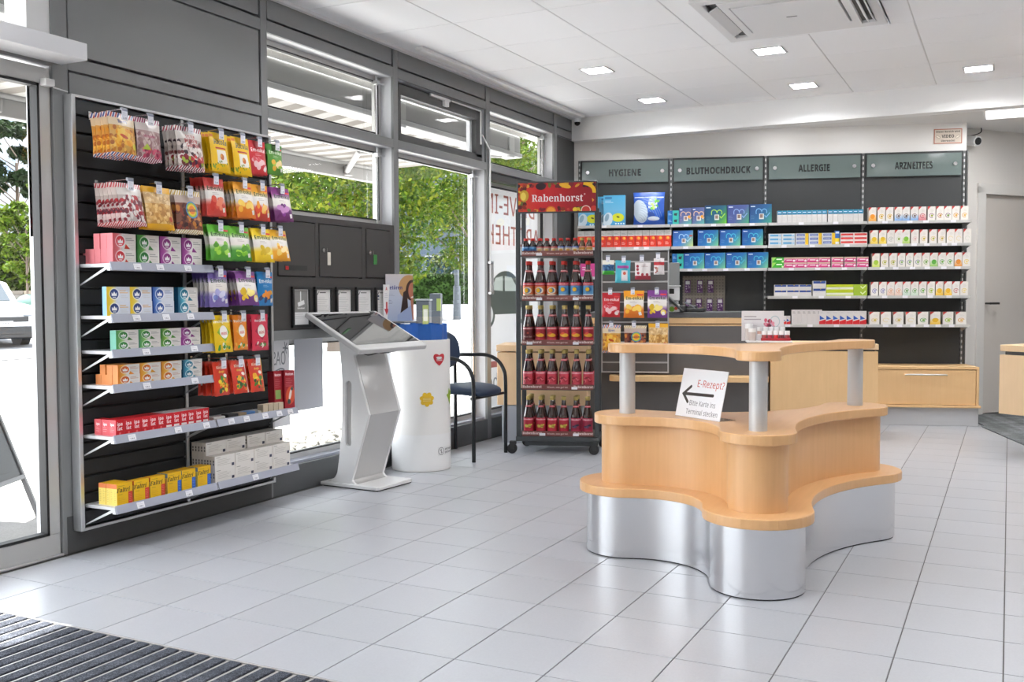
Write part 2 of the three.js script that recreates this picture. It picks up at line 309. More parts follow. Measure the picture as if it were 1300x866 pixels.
// ---- windows
const sheet = (x, y0, y1, z0, z1) => bare(new THREE.PlaneGeometry(z1 - z0, y1 - y0).rotateY(Math.PI / 2).translate(x, (y0 + y1) / 2, (z0 + z1) / 2));
function windowBay(n, label, z0, z1, panes, extra) {
  const w = struct('window_' + n, label, 'window');
  for (const [y0, y1] of panes) {
    const a = 0.035;
    part('window_frame', merge([bb(GLASSX - 0.025, GLASSX + 0.025, y0, y0 + a, z0, z1), bb(GLASSX - 0.025, GLASSX + 0.025, y1 - a, y1, z0, z1), bb(GLASSX - 0.025, GLASSX + 0.025, y0 + a, y1 - a, z0, z0 + a), bb(GLASSX - 0.025, GLASSX + 0.025, y0 + a, y1 - a, z1 - a, z1)]), M.silver, w);
    part('gasket', merge([bb(GLASSX + 0.002, GLASSX + 0.028, y0 + a - 0.004, y0 + a + 0.004, z0 + a, z1 - a), bb(GLASSX + 0.002, GLASSX + 0.028, y1 - a - 0.004, y1 - a + 0.004, z0 + a, z1 - a), bb(GLASSX + 0.002, GLASSX + 0.028, y0 + a, y1 - a, z0 + a - 0.004, z0 + a + 0.004)]), M.rubber, w);
    part('pane', sheet(GLASSX, y0 + a - 0.01, y1 - a + 0.01, z0 + a - 0.01, z1 - a + 0.01), M.glass, w);
  }
  return w;
}
windowBay(1, 'fixed window of two panes above the dark key lockers', ...BAYS[1], [[2.170, 2.578], [1.60, 2.112], [0.17, 0.88]]);
const w2 = windowBay(2, 'tall window behind the chair with a hopper pane above', ...BAYS[2], [[0.17, 2.112]]);
windowBay(3, 'tall window with a banner behind it and a pane above', ...BAYS[3], [[2.170, 2.578], [0.17, 2.05]]);
windowBay(4, 'first large window beyond the entrance', ...BAYS[6], [[2.170, 2.578], [0.17, 2.112]]);
windowBay(5, 'second large window beyond the entrance', ...BAYS[7], [[2.170, 2.578], [0.17, 2.112]]);
windowBay(6, 'third large window beyond the entrance', ...BAYS[8], [[2.170, 2.578], [0.17, 2.112]]);
// the hopper pane and its dark inner sash
{
  const [z0, z1] = BAYS[2], a = 0.085, x0 = FX - 0.075, x1 = FX - 0.035;
  part('sash', merge([rb(x0, x1, 2.170, 2.170 + 0.06, z0 + 0.005, z1 - 0.06), rb(x0, x1, 2.488, 2.56, z0 + 0.005, z1 - 0.06), rb(x0, x1, 2.2, 2.5, z0 + 0.005, z0 + 0.10), rb(x0, x1, 2.2, 2.5, z1 - 0.09, z1 - 0.06)]), M.frameDark, w2);
  part('sash_lining', merge([bb(x0 - 0.03, x0, 2.23, 2.488, z0 + 0.10, z0 + 0.13), bb(x0 - 0.03, x0, 2.475, 2.488, z0 + 0.1, z1 - 0.06), bb(x0 - 0.03, x0, 2.225, 2.24, z0 + 0.1, z1 - 0.06)]), M.reveal, w2);
  part('pane', sheet(x0 + 0.012, 2.22, 2.5, z0 + 0.09, z1 - 0.08), M.glass, w2);
  part('outer_stop', bb(FX - 0.125, FX - 0.08, 2.52, 2.578, z0, z1), M.frameDark, w2);
  const op = thing('window_opener', 'white rod and lever gear that opens the hopper pane', 'window opener');
  part('scissor_arm', merge([rb(FX - 0.04, FX - 0.015, 2.545, 2.565, -6.35, -6.08, 0.004), rb(FX - 0.035, FX - 0.01, 2.505, 2.55, -6.32, -6.26, 0.004)]), M.white, op);
  part('rod', merge([rod(V(FX - 0.01, 2.555, -6.35), V(FX - 0.01, 2.555, -6.80), 0.006), rod(V(FX - 0.01, 2.555, -6.80), V(FX - 0.01, 2.30, -6.80), 0.006), rod(V(FX - 0.005, 2.375, -6.81), V(FX + 0.015, 2.27, -6.90), 0.007), rod(V(FX + 0.015, 2.27, -6.90), V(FX + 0.015, 1.15, -6.90), 0.008)]), M.white, op);
  part('lever', merge([rb(FX + 0.012, FX + 0.03, 1.14, 1.40, -6.93, -6.915, 0.004), rb(FX, FX + 0.03, 1.14, 1.16, -6.935, -6.885, 0.004), rb(FX, FX + 0.03, 1.38, 1.40, -6.935, -6.885, 0.004)]), M.alu, op);
}
// blind guide wires with clips stand in front of the panes
[[-5.49, 1.60, 2.578, 'guide rods in front of the window above the key lockers'], [-6.79, 0.2, 2.112, 'guide rod in front of the tall window behind the chair'], [-8.08, 2.170, 2.578, 'guide rod in front of the pane above the banner']].forEach(([z, y0, y1, label]) => {
  const g = thing('blind_guide', 'chrome blind ' + label, 'blind guide');
  part('rod', rod(V(FX - 0.085, y0, z), V(FX - 0.085, y1, z), 0.009), M.chrome, g);
  for (const y of (y0 > 2 ? [2.53] : y0 > 1 ? [2.53, 2.06] : [2.06])) part('clip', merge([rb(FX - 0.1, FX - 0.065, y - 0.012, y + 0.016, z - 0.018, z + 0.014, 0.003), rod(V(FX - 0.08, y, z), V(FX - 0.05, y - 0.004, z - 0.05), 0.005)]), M.alu, g);
});
// ---- sliding entrance door (mostly outside the frame)
{
  const d = struct('door_1', 'glazed sliding entrance door with silver frame', 'door');
  const leaf = (z0, z1, x) => {
    const a = 0.055, x0 = x - 0.02, x1 = x + 0.02;
    part('leaf_frame', merge([rb(x0, x1, 0.01, 0.10, z0, z1), rb(x0, x1, 2.03, 2.10, z0, z1), rb(x0, x1, 0.10, 2.03, z0, z0 + a), rb(x0, x1, 0.10, 2.03, z1 - a, z1)]), M.silver, d);
    part('gasket', merge([bb(x - 0.022, x + 0.022, 0.10, 2.03, z0 + a, z0 + a + 0.012), bb(x - 0.022, x + 0.022, 0.10, 0.112, z0 + a, z1 - a), bb(x - 0.022, x + 0.022, 2.018, 2.03, z0 + a, z1 - a)]), M.rubber, d);
    part('pane', sheet(x, 0.10, 2.03, z0 + a, z1 - a), M.glass, d);
  };
  leaf(-2.935, -1.93, FX - 0.03); leaf(-1.94, -0.935, FX - 0.09);
  part('outer_jamb', bb(FX - 0.15, FX - 0.06, 0, 2.12, -2.99, -2.93), mat([0.30, 0.30, 0.32], 0.5), d);  // darker copy of the reveal colour, carrying the awning shade
  part('threshold', rb(FX - 0.16, FX + 0.005, 0, 0.012, -2.94, -0.93), M.alu, d);
  part('sensor', merge([rb(FX - 0.01, FX + 0.03, 2.02, 2.05, -2.93, -2.885, 0.004), rod(V(FX + 0.01, 2.02, -2.935), V(FX + 0.02, 2.012, -3.0), 0.003)]), M.white, d);
  const o = thing('door_operator', 'long white automatic door drive box above the entrance', 'door drive');
  part('cover', rb(FX + 0.002, FX + 0.165, 2.125, 2.197, -2.985, -0.9, 0.004), mat([0.78, 0.78, 0.8], 0.4), o);
  const w = struct('window_7', 'window strip above the entrance door', 'window');
  part('window_frame', merge([bb(GLASSX - 0.02, FX - 0.01, 2.170, 2.23, -2.94, -0.93), bb(GLASSX - 0.02, FX - 0.01, 2.54, 2.578, -2.94, -0.93), bb(GLASSX - 0.02, FX - 0.01, 2.2, 2.55, -2.94, -2.83)]), M.white, w);
  part('pane', sheet(GLASSX, 2.2, 2.56, -2.86, -0.93), M.glass, w);
}
// ---- key lockers let into the front, with framed notices
{
  const L = thing('key_locker', 'dark grey wall locker with three doors below the window', 'locker');
  part('body', rb(FX - 0.15, FX - 0.03, 0.935, 1.597, -5.568, -4.322, 0.003), mat([0.05, 0.047, 0.046], 0.5), L);
  const face = poly([[-5.568, 0.935], [-4.322, 0.935], [-4.322, 1.597], [-5.568, 1.597]]);
  for (const [a, b, c, e] of [[-4.72, -4.39, 1.245, 1.555], [-5.195, -4.765, 1.245, 1.555], [-5.51, -5.245, 1.248, 1.555]]) { const h = new THREE.Path(); h.moveTo(a - 0.006, c - 0.006); h.lineTo(a - 0.006, e + 0.006); h.lineTo(b + 0.006, e + 0.006); h.lineTo(b + 0.006, c - 0.006); h.lineTo(a - 0.006, c - 0.006); face.holes.push(h); }
  part('face_frame', extr(face, 0.026).rotateY(-Math.PI / 2).translate(FX - 0.005, 0, 0), mat([0.05, 0.047, 0.046], 0.5), L);
  const dm = mat([0.052, 0.049, 0.047], 0.48);
  const door = (z0, z1, y0, y1, lock) => {
    const d = part('locker_door', rb(FX - 0.029, FX - 0.001, y0, y1, z1, z0, 0.002, 1), dm, L);
    if (lock) part('lock', rod(V(FX, lock[0], lock[1]), V(FX + 0.015, lock[0], lock[1]), 0.013), M.chrome, d);
    return d;
  };
  const d1 = door(-4.39, -4.72, 1.245, 1.555); door(-4.765, -5.195, 1.245, 1.555, [1.402, -4.785]); door(-5.245, -5.51, 1.248, 1.555, [1.405, -5.265]);
  const slot = part('slot', bb(FX - 0.002, FX + 0.0005, 1.276, 1.305, -4.643, -4.44), M.black, d1);
  part('red_item', rb(FX - 0.001, FX + 0.0025, 1.279, 1.30, -4.475, -4.447, 0.001, 1), mat([0.5, 0.02, 0.02], 0.4), d1);
  rail(0.88, 0.935, ...BAYS[1], M.frame);
  const keyRing = (y, z, c, label, w, h) => { const k = thing('key', label, 'key', [FX + 0.018, y, z]); part('shaft', merge([rod(V(-0.004, 0, 0), V(0.018, 0, 0), 0.003), rb(0.012, 0.02, -0.012, 0.012, -0.002, 0.002, 0.001)]), M.chrome, k); const t = part('fob', rb(0.012, 0.018, -0.015 - h, -0.012, -0.008 - w, -0.008, 0.003), c, k); return k; };
  keyRing(1.402, -4.785, mat([0.75, 0.7, 0.62], 0.4), 'key with a white fob in the lock of the wide locker door', 0.03, 0.075);
  keyRing(1.405, -5.265, mat([0.05, 0.28, 0.06], 0.4), 'key with a green fob in the lock of the right locker door', 0.036, 0.06);
}
// framed notices on the locker
{
  const docs = [
    ['framed notice with a white cable pictogram on the key locker', (g, w, h) => { bg(g, w, h, '#e8e8e8'); g.fillStyle = '#8a8a88'; g.fillRect(4, 4, w - 8, h * 0.62); g.fillStyle = '#f2f2f2'; g.save(); g.translate(w * 0.5, h * 0.38); g.rotate(-0.25); g.fillRect(-w * 0.22, -6, w * 0.45, 18); g.restore(); g.fillRect(w * 0.45, h * 0.06, 7, h * 0.28); txt(g, 'Datenkabel', w / 2, h * 0.53, 9, '#fff'); lines(g, 10, h * 0.7, w - 20, 3, 8, '#999'); }],
    ...['second framed letter from the left on the key locker', 'third framed letter from the left on the key locker', 'fourth framed letter from the left on the key locker', 'last framed notice on the key locker, behind the slim leaflet'].map((l, i) => [l, (g, w, h) => { bg(g, w, h, '#e9e8e6'); tri(g, [[8, 22], [20, 8], [24, 8], [12, 24]], '#444'); lines(g, 26, 12, w - 34, 1, 4, '#555', 4); lines(g, 10, 36, w - 20, 8, 8, '#a9a9a9'); if (i === 3) { g.fillStyle = '#30436b'; g.fillRect(8, 26, 14, 8); g.fillRect(8, 42, 14, 5); } lines(g, 10, 108, w * 0.5, 2, 7, '#b5b5b5'); }])];
  [[-4.495, -4.661], [-4.702, -4.871], [-4.91, -5.08], [-5.118, -5.295], [-5.33, -5.50]].forEach(([a, b], i) => {
    const r = cell(104, 150, docs[i][1]), t = thing('picture_frame', docs[i][0], 'picture frame', [FX - 0.004, 0.947, (a + b) / 2], Math.PI / 2, 'framed notices on the key locker');
    const w = Math.abs(b - a) / 2, h = 0.238, f = 0.017;
    part('frame', merge([rb(-w, w, 0, f, 0, 0.016, 0.002, 1), rb(-w, w, h - f, h, 0, 0.016, 0.002, 1), rb(-w, -w + f, f, h - f, 0, 0.016, 0.002, 1), rb(w - f, w, f, h - f, 0, 0.016, 0.002, 1)]), M.black, t);
    const s = part('sheet', packGeo({ id: 'doc' + i, f: r, s: plain('#ddd'), t: plain('#ddd') }, 2 * (w - f), h - 2 * f, 0.004), M.print, t); s.position.set(0, f, 0.007);
  });
}
// ================================================================ LEFT SHELVING WITH SWEETS AND CARTONS
const PX = FX + 0.045;                                            // front of the slats
{
  const u = thing('slatwall_shelf_unit', 'tall black slatwall shelving on the dark window front beside the entrance', 'shelf unit', [PX, 0, -3.0], Math.PI / 2);
  const wid = 1.262;                                               // local x runs away from the viewer, +z into the room
  part('backing', bb(0.005, wid - 0.005, 0.115, 1.99, -0.038, -0.016), M.slat, u);
  for (let bay = 0; bay < 2; bay++) for (let k = 0; k < 25; k++) {
    const y = 0.118 + k * 0.075; if (y + 0.07 > 1.99) continue;
    part('slat', rb(0.01 + bay * 0.628, 0.622 + bay * 0.63, y, y + 0.0665, -0.016, 0, 0.004, 1), M.slat, u);
  }
  part('trim', merge([rb(-0.012, 0.008, 0.1, 2.0, -0.04, 0.012, 0.002, 1), rb(wid - 0.006, wid + 0.012, 0.1, 2.0, -0.04, 0.012, 0.002, 1), rb(0, wid, 1.988, 2.0, -0.04, 0.012, 0.002, 1), rb(0, wid, 0.1, 0.113, -0.04, 0.012, 0.002, 1)]), M.alu, u);
  part('upright', rb(0.622, 0.64, 0.1, 2.0, -0.02, 0.006, 0.002, 1), M.alu, u);
  const shelf = (x0, x1, y, tags) => {
    const s = part('shelf', merge([bb(x0, x1, y - 0.014, y, 0.0, 0.185), bb(x0, x1, y - 0.03, y - 0.014, 0.165, 0.185)]), M.shelfMetal, u);
    const br = poly([[0, 0], [0.183, 0.078], [0.183, 0.094], [0, 0.094], [0, 0.085], [0.168, 0.085], [0, 0.006]]);
    for (const x of [x0 - 0.002, x1 - 0.001]) { const b = extr(br, 0.003).rotateY(-Math.PI / 2).translate(x + 0.003, y - 0.094, 0); part('bracket', b, M.shelfMetal, s); }
    const g = bb(x0 - 0.004, x1 + 0.004, -0.031, 0.006, 0, 0.004); g.rotateX(-0.32).translate(0, y + 0.001, 0.186);
    part('price_rail', g, M.rail, s);
    for (const [tx, big] of tags) { const q = signGeo(priceTag, 0.042, 0.027, 0.002, plain('#eee')).clone(); q.translate(0, -0.0275, 0.0065).rotateX(-0.32).translate(tx, y + 0.001, 0.186); part('price_label', q, M.print, s); }
  };
  const priceTag = cell(48, 30, (g, w, h) => { bg(g, w, h, '#f0f0f4'); lines(g, 4, 5, w - 12, 2, 5, '#b9b9c2'); txt(g, '7,99 €', w / 2, 22, 10, '#8a8a96'); });
  for (const [y, tags] of [[1.27, [[0.16], [0.29], [0.46]]], [1.045, [[0.15], [0.32], [0.47]]], [0.893, [[0.2], [0.49]]], [0.742, [[0.2], [0.49]]], [0.522, [[0.11], [0.38], [0.56]]], [0.216, [[0.15], [0.44]]]]) shelf(0.022, 0.622, y, tags);
  for (const [y, tags] of [[0.522, [[0.73], [0.84], [0.98], [1.09], [1.18]]], [0.216, [[0.9]]]]) shelf(0.642, 1.242, y, tags);
  M.priceTag = priceTag;
}
// ---- peg hooks with a price flag
const flag = cell(36, 52, (g, w, h) => { bg(g, w, h, '#e6e6ee'); g.fillStyle = '#8e93a6'; g.fillRect(0, 0, w, 8); lines(g, 5, 14, w - 10, 3, 6, '#b0b0bc'); txt(g, '2,49', w / 2, 42, 12, '#7d7d8c'); });
const hookGeo = {};
function hook(pos, turn, len, label, group) {
  const t = thing('peg_hook', label, 'peg hook', pos, turn, group);   // +z out of the wall, flag centre at y = 0
  const k = len.toFixed(3);
  hookGeo[k] ??= [merge([rod(V(0, -0.0, 0.001), V(0, 0.002, len), 0.0028, 6), rod(V(0, 0.018, 0.001), V(0, 0.022, len + 0.005), 0.0022, 6), bb(-0.008, 0.008, -0.008, 0.028, 0, 0.004)]), bb(-0.017, 0.017, 0.014, 0.026, len, len + 0.008), signGeo(flag, 0.031, 0.046, 0.002, plain('#e6e6ee')).clone().translate(0, -0.028, len + 0.01)];
  part('prong', hookGeo[k][0], M.chrome, t); part('flag_holder', hookGeo[k][1], mat([0.35, 0.37, 0.42], 0.4), t); part('price_flag', hookGeo[k][2], M.print, t);
}
// ---- prints for the pouches
const fruit = { straw: ['#d2342c', '#e25a44', '#f08a6a'], orange: ['#f39a1e', '#f7b733', '#fbd35f'], lime: ['#7ec52a', '#a5da4a', '#4e9a1c'], lemon: ['#f2d21e', '#f7e263', '#d8b50c'], plum: ['#5a1d63', '#8a3a92', '#c58ac4'], blue: ['#2e6fb8', '#e9b52a', '#7fa9dc'] };
const drops = (top, low, fr, tc = '#2a4a2a', dark = false) => cell(120, 148, (g, w, h) => {
  grad(g, w, h, [[0, top], [0.2, top], [0.36, dark ? low : '#f4f0ea'], [0.55, dark ? low : '#efe9e2'], [0.72, low], [1, low]]);
  txt(g, 'Em-eukal', w * 0.52, h * 0.29, 23, tc, 'bold {}px sans-serif', 'center', w * 0.86);
  lines(g, w * 0.3, h * 0.4, w * 0.4, 2, 6, dark ? '#ffffff' : '#9a8a88');
  blobs(g, fr, 9, w * 0.18, h * 0.56, w * 0.85, h * 0.82, 15); oval(g, w * 0.6, h * 0.66, 24, 12, -0.4, fr[2]);
  tri(g, [[w * 0.72, h * 0.8], [w * 0.86, h * 0.77], [w * 0.9, h * 0.89], [w * 0.76, h * 0.91]], '#f3efe8');
  g.fillStyle = '#d33'; g.fillRect(w * 0.66, h * 0.13, w * 0.3, 8);
});
const striped = (s1, s2, fill, bits, extra) => cell(128, 150, (g, w, h) => {
  bg(g, w, h, fill); blobs(g, bits, 90, 4, h * 0.34, w - 4, h * 0.9, 9);
  g.fillStyle = '#efeae4aa'; g.fillRect(0, 0, w, h * 0.3);
  const band = (y, hh) => { g.save(); g.beginPath(); g.rect(0, y, w, hh); g.clip(); bg(g, w, h, '#f3f0ec'); for (let i = -2; i < 16; i++) tri(g, [[i * 11, y + hh], [i * 11 + 6, y + hh], [i * 11 + 16, y], [i * 11 + 10, y]], [s1, s2][i & 1]); g.restore(); };
  band(0, 18); band(h - 13, 13); 
  extra?.(g, w, h);
});
const D = {};
D.gold = striped('#3b4d9b', '#c0463c', '#d8a552', ['#e0a33c', '#c97f25', '#f0c25a', '#b4682a'], (g, w, h) => { blobs(g, ['#f0b436', '#e89a1f', '#f7cb55'], 30, 30, 62, w - 30, 122, 11); oval(g, 62, 82, 20, 6, 0.3, '#c4491f'); disc(g, w - 16, 112, 11, '#d9d640'); txt(g, 'Bären', 64, 30, 16, '#3a4a96'); });
D.pink = striped('#8f2752', '#a83a68', '#a98a88', ['#b79a98', '#94716f', '#c9b2ac', '#8b5f63'], (g, w, h) => { txt(g, 'Himbeer', 62, 64, 15, '#a1345c'); blobs(g, ['#c23a5e', '#8f1f44', '#d9647e'], 26, 30, 110, w, 136, 9); tri(g, [[20, 112], [44, 92], [62, 114]], '#a9bf3c'); });
D.dark = striped('#a1283e', '#6a1f3c', '#b9aaa2', ['#e6ddd6', '#6b2a2a', '#33212a', '#d8cac2', '#efe8e2'], (g, w, h) => { txt(g, 'SYLTER', 64, 36, 14, '#b03a3a'); txt(g, 'GARTEN', 70, 66, 16, '#b8383c'); txt(g, 'BEEREN', 64, 51, 17, '#b03a3a'); blobs(g, ['#c22f3a', '#e04848', '#3a2340', '#8f1f2f', '#9fb536'], 36, 8, 104, w - 8, 134, 9); });
D.red = striped('#c8323c', '#d8545a', '#c5b6b2', ['#b2222c', '#e6dcd8', '#8c1a28', '#efe6e2', '#6a2436']);
D.nut = cell(128, 150, (g, w, h) => { bg(g, w, h, '#d2a056'); blobs(g, ['#e2b365', '#c88f42', '#edc985', '#b9803a'], 150, 2, 30, w - 2, h - 14, 8); bg(g, w, 22, '#e9ad14'); g.fillStyle = '#e9ad14'; g.fillRect(0, h - 18, w, 18); g.fillStyle = '#f3ead855'; g.fillRect(0, 22, w, 40); disc(g, w - 22, h - 36, 9, '#c8452e'); });
D.rainbow = striped('#c9a64a', '#d9c07a', '#7d4a36', ['#a0562c', '#5b2a24', '#c98238', '#3c1d22', '#8f3a2a'], (g, w, h) => { for (const [r, c] of [[30, '#3f86c9'], [26, '#9fc545'], [21, '#f0c93a'], [15, '#ef8a2c']]) disc(g, w * 0.55, h * 0.46, r, c); txt(g, 'Gummi', w * 0.55, h * 0.46, 15, '#3a2a55'); });
D.herb = cell(120, 150, (g, w, h) => { bg(g, w, h, '#f3c410'); txt(g, 'Ricola', w * 0.52, 36, 28, '#1f3f5f', 'italic bold {}px serif'); g.fillStyle = '#c23b2a'; g.fillRect(w * 0.22, 58, w * 0.56, 6); g.fillStyle = '#f6f0e2'; g.fillRect(w * 0.26, 68, w * 0.5, 52); disc(g, w * 0.5, 94, 12, '#c86a2a'); disc(g, w * 0.46, 90, 6, '#e39b45'); blobs(g, ['#6f8a2a', '#8aa43a'], 14, 8, 112, w - 8, h - 10, 4); g.fillStyle = '#e8842a'; g.fillRect(4, 8, 22, 10); });
D.eRed = drops('#c0202c', '#c92a33', ['#e8a8b0', '#d85560', '#f1c9cc'], '#f6e6e6', true); D.eGreen = drops('#3c7a26', '#4f8f2c', ['#e8b23a', '#9ac043', '#f2d9a0'], '#e8f2d8', true);
D.eStraw = drops('#cf3a34', '#d24338', fruit.straw); D.eOrange = drops('#f0a21e', '#e0791c', fruit.orange); D.eMix = drops('#f0a61e', '#c8382c', ['#e2502c', '#f2a236', '#f6c76a']); D.eFig = drops('#7d2a78', '#6a2466', fruit.plum);
D.eLime = drops('#5cbb2a', '#4fa328', fruit.lime); D.eLime2 = drops('#6cc22c', '#3f9428', fruit.lime); D.eLemon = drops('#f2cf18', '#f0cb1c', fruit.lemon); D.eHoney = drops('#f2b41c', '#eda51e', ['#f6cf6a', '#e89a22', '#fbe3a6']);
D.eSage = drops('#6a56a0', '#8272b8', ['#b6b4e6', '#7a86c8', '#dcdcf4']); D.eWild = drops('#7c3a8a', '#6f3484', ['#f0cc2e', '#d9b21a', '#f7e480']); D.eBlue = drops('#1c86c8', '#1f7fc2', ['#f0b82e', '#35406a', '#e88a2c'], '#f2f6fa', true);
const gum = (c, c2, word) => cell(104, 148, (g, w, h) => { bg(g, w, h, c); txt(g, word, w / 2, 26, 14, '#fff'); tri(g, [[w * 0.5, h * 0.72], [w * 0.14, h * 0.46], [w * 0.3, h * 0.34], [w * 0.5, h * 0.42], [w * 0.7, h * 0.34], [w * 0.86, h * 0.46]], c2); oval(g, w / 2, h * 0.46, 24, 26, 0, '#f7f2ea'); txt(g, 'mini', w / 2, h * 0.5, 17, '#c8382c'); blobs(g, [c2, '#f7efe0', '#4f9a3a'], 12, 8, h * 0.78, w - 8, h * 0.9, 8); lines(g, 22, h * 0.7, w - 44, 2, 5, '#fff6'); });
D.gYellow = gum('#f0c814', '#8cba2e', 'Fruchtgummi'); D.gOrange = gum('#ef8a1c', '#f7b23a', 'Fruchtgummi'); D.gPink = gum('#d8324e', '#a81c3c', 'Herzbeere');
const kids = (edge) => cell(96, 148, (g, w, h) => { bg(g, w, h, '#d9391f'); g.fillStyle = edge; g.fillRect(w - 8, 0, 8, h); txt(g, 'Kinder', w / 2, 24, 18, '#f7e7d0', 'italic bold {}px sans-serif'); txt(g, 'drops', w / 2, 44, 14, '#f4d13a'); blobs(g, ['#f0b32a', '#4c8f3a', '#e8602a', '#f4d13a', '#3a5f38'], 26, 22, 70, w - 24, h - 18, 10); oval(g, w * 0.72, 62, 12, 8, 0, '#f6efe4'); });
D.kA = kids('#c92f3a'); D.kB = kids('#f3efe8'); D.kC = kids('#f0b81c');

const WARD = 'the slatwall by the entrance';
// [print, z, y of flag, width, height, how many, tilt, thickness, words, row words]
const ROWS = [
  ['top row', 1.912, [
    [D.gold, -3.09, 0.145, 0.19, 5, 0.10, 0.03, 'clear bag of golden fruit gums'], [D.pink, -3.235, 0.14, 0.19, 3, 0.10, 0.03, 'clear bag of pink raspberry gums'], [D.dark, -3.475, 0.168, 0.205, 4, 0.12, 0.034, 'clear bag of berry sweets'],
    [D.herb, -3.675, 0.125, 0.19, 4, 0.13, 0.028, 'yellow herb sweets pouch nearer the entrance'], [D.herb, -3.825, 0.13, 0.192, 3, 0.13, 0.028, 'yellow herb sweets pouch beside the red pouch'], [D.eRed, -3.95, 0.128, 0.172, 3, 0.10, 0.024, 'red cough drop pouch'], [D.eGreen, -4.085, 0.125, 0.155, 2, 0.06, 0.024, 'green pear cough drop pouch']]],
  ['second row', 1.615, [[D.red, -3.115, 0.135, 0.19, 6, 0.24, 0.03, 'clear bag with red striped header'], [D.nut, -3.275, 0.16, 0.195, 3, 0.18, 0.034, 'clear bag of ginger pieces with yellow header'], [D.rainbow, -3.465, 0.165, 0.20, 3, 0.09, 0.034, 'clear bag with a rainbow disc']]],
  ['second row', 1.692, [[D.eStraw, -3.635, 0.135, 0.182, 4, 0.1, 0.026, 'red and white cough drop pouch'], [D.eOrange, -3.835, 0.135, 0.182, 5, 0.17, 0.026, 'orange cough drop pouch'], [D.eMix, -3.965, 0.125, 0.185, 2, 0.12, 0.026, 'orange and red cough drop pouch'], [D.eFig, -4.12, 0.145, 0.18, 4, 0.2, 0.026, 'purple fig cough drop pouch']]],
  ['third row', 1.470, [[D.eLime, -3.66, 0.145, 0.175, 2, 0.16, 0.026, 'lime green cough drop pouch nearer the cartons'], [D.eLime2, -3.805, 0.14, 0.172, 4, 0.16, 0.026, 'lime green cough drop pouch beside the yellow one'], [D.eLemon, -3.965, 0.15, 0.175, 3, 0.2, 0.026, 'yellow lemon cough drop pouch'], [D.eHoney, -4.10, 0.14, 0.165, 3, 0.22, 0.026, 'honey coloured cough drop pouch']]],
  ['fourth row', 1.250, [[D.eSage, -3.655, 0.135, 0.178, 5, 0.06, 0.026, 'lilac sage cough drop pouch'], [D.eWild, -3.85, 0.145, 0.175, 5, 0.2, 0.026, 'purple and yellow cough drop pouch'], [D.eBlue, -3.995, 0.125, 0.175, 2, 0.03, 0.026, 'blue cough drop pouch']]],
  ['fifth row', 1.032, [[D.gYellow, -3.675, 0.125, 0.182, 4, 0.13, 0.026, 'yellow fruit gum pouch'], [D.gOrange, -3.81, 0.105, 0.176, 2, 0.06, 0.026, 'orange fruit gum pouch'], [D.gPink, -3.95, 0.128, 0.185, 2, 0.03, 0.026, 'pink heart fruit gum pouch']]],
  ['sixth row', 0.805, [[D.kA, -3.665, 0.105, 0.165, 5, 0.1, 0.024, 'red children sweets pouch with crimson edge'], [D.kB, -3.785, 0.105, 0.165, 4, 0.18, 0.024, 'red children sweets pouch with white edge'], [D.kC, -3.91, 0.105, 0.168, 2, 0.16, 0.024, 'red children sweets pouch with yellow edge']]],
];
const PLACE = ['frontmost on its hook', 'second on its hook', 'third on its hook', 'fourth on its hook', 'fifth on its hook', 'sixth on its hook'];
for (const [row, fy, list] of ROWS) for (const [print, z, w, h, n, tilt, d, words] of list) {
  hook([PX, fy, z], Math.PI / 2, 0.205, `chrome peg hook holding the ${words}, ${row}`, 'peg hooks on the entrance slatwall');
  for (let i = 0; i < n; i++) {
    const o = solo('sweets_pouch', `${words}, ${row}, ${PLACE[i]}`, 'sweets', pouchGeo(print, w, h, d, 1 + (i % 3)), M.film, [PX + 0.187 - i * 0.0245, fy + 0.004, z + rr(-0.004, 0.004)], 0, 'pouches on the entrance slatwall');
    o.rotation.set(-tilt * (1 - 0.10 * i) - rr(0, 0.02), Math.PI / 2 + rr(-0.03, 0.03), rr(-0.02, 0.02), 'YXZ');
  }
}
// ---- cartons on the shelves
const crown = (left, right, mid, c2, text = '#8a8a8a', white = '#ebe7e2') => cell(104, 56, (g, w, h) => {
  bg(g, w, h, white); grad(g, w * 0.42, h, [[0, left], [0.55, right], [1, white]], true);
  disc(g, w * 0.33, h * 0.5, h * 0.4, '#ffffffaa'); disc(g, w * 0.33, h * 0.5, h * 0.33, mid);
  tri(g, [[w * 0.22, h * 0.64], [w * 0.22, h * 0.38], [w * 0.27, h * 0.5], [w * 0.33, h * 0.32], [w * 0.39, h * 0.5], [w * 0.44, h * 0.38], [w * 0.44, h * 0.64]], '#fff'); g.fillStyle = '#fff'; g.fillRect(w * 0.26, h * 0.7, w * 0.14, 3);
  lines(g, w * 0.56, h * 0.28, w * 0.4, 2, 7, text, 2); lines(g, w * 0.62, h * 0.62, w * 0.34, 2, 6, '#c9c4bd');
  tri(g, [[w * 0.5, h * 0.98], [w * 0.56, h * 0.68], [w * 0.74, h * 0.98]], c2);
});
const crownD = (a, side, top) => ({ id: ++desId, f: a, s: plain(side), t: plain(top) });
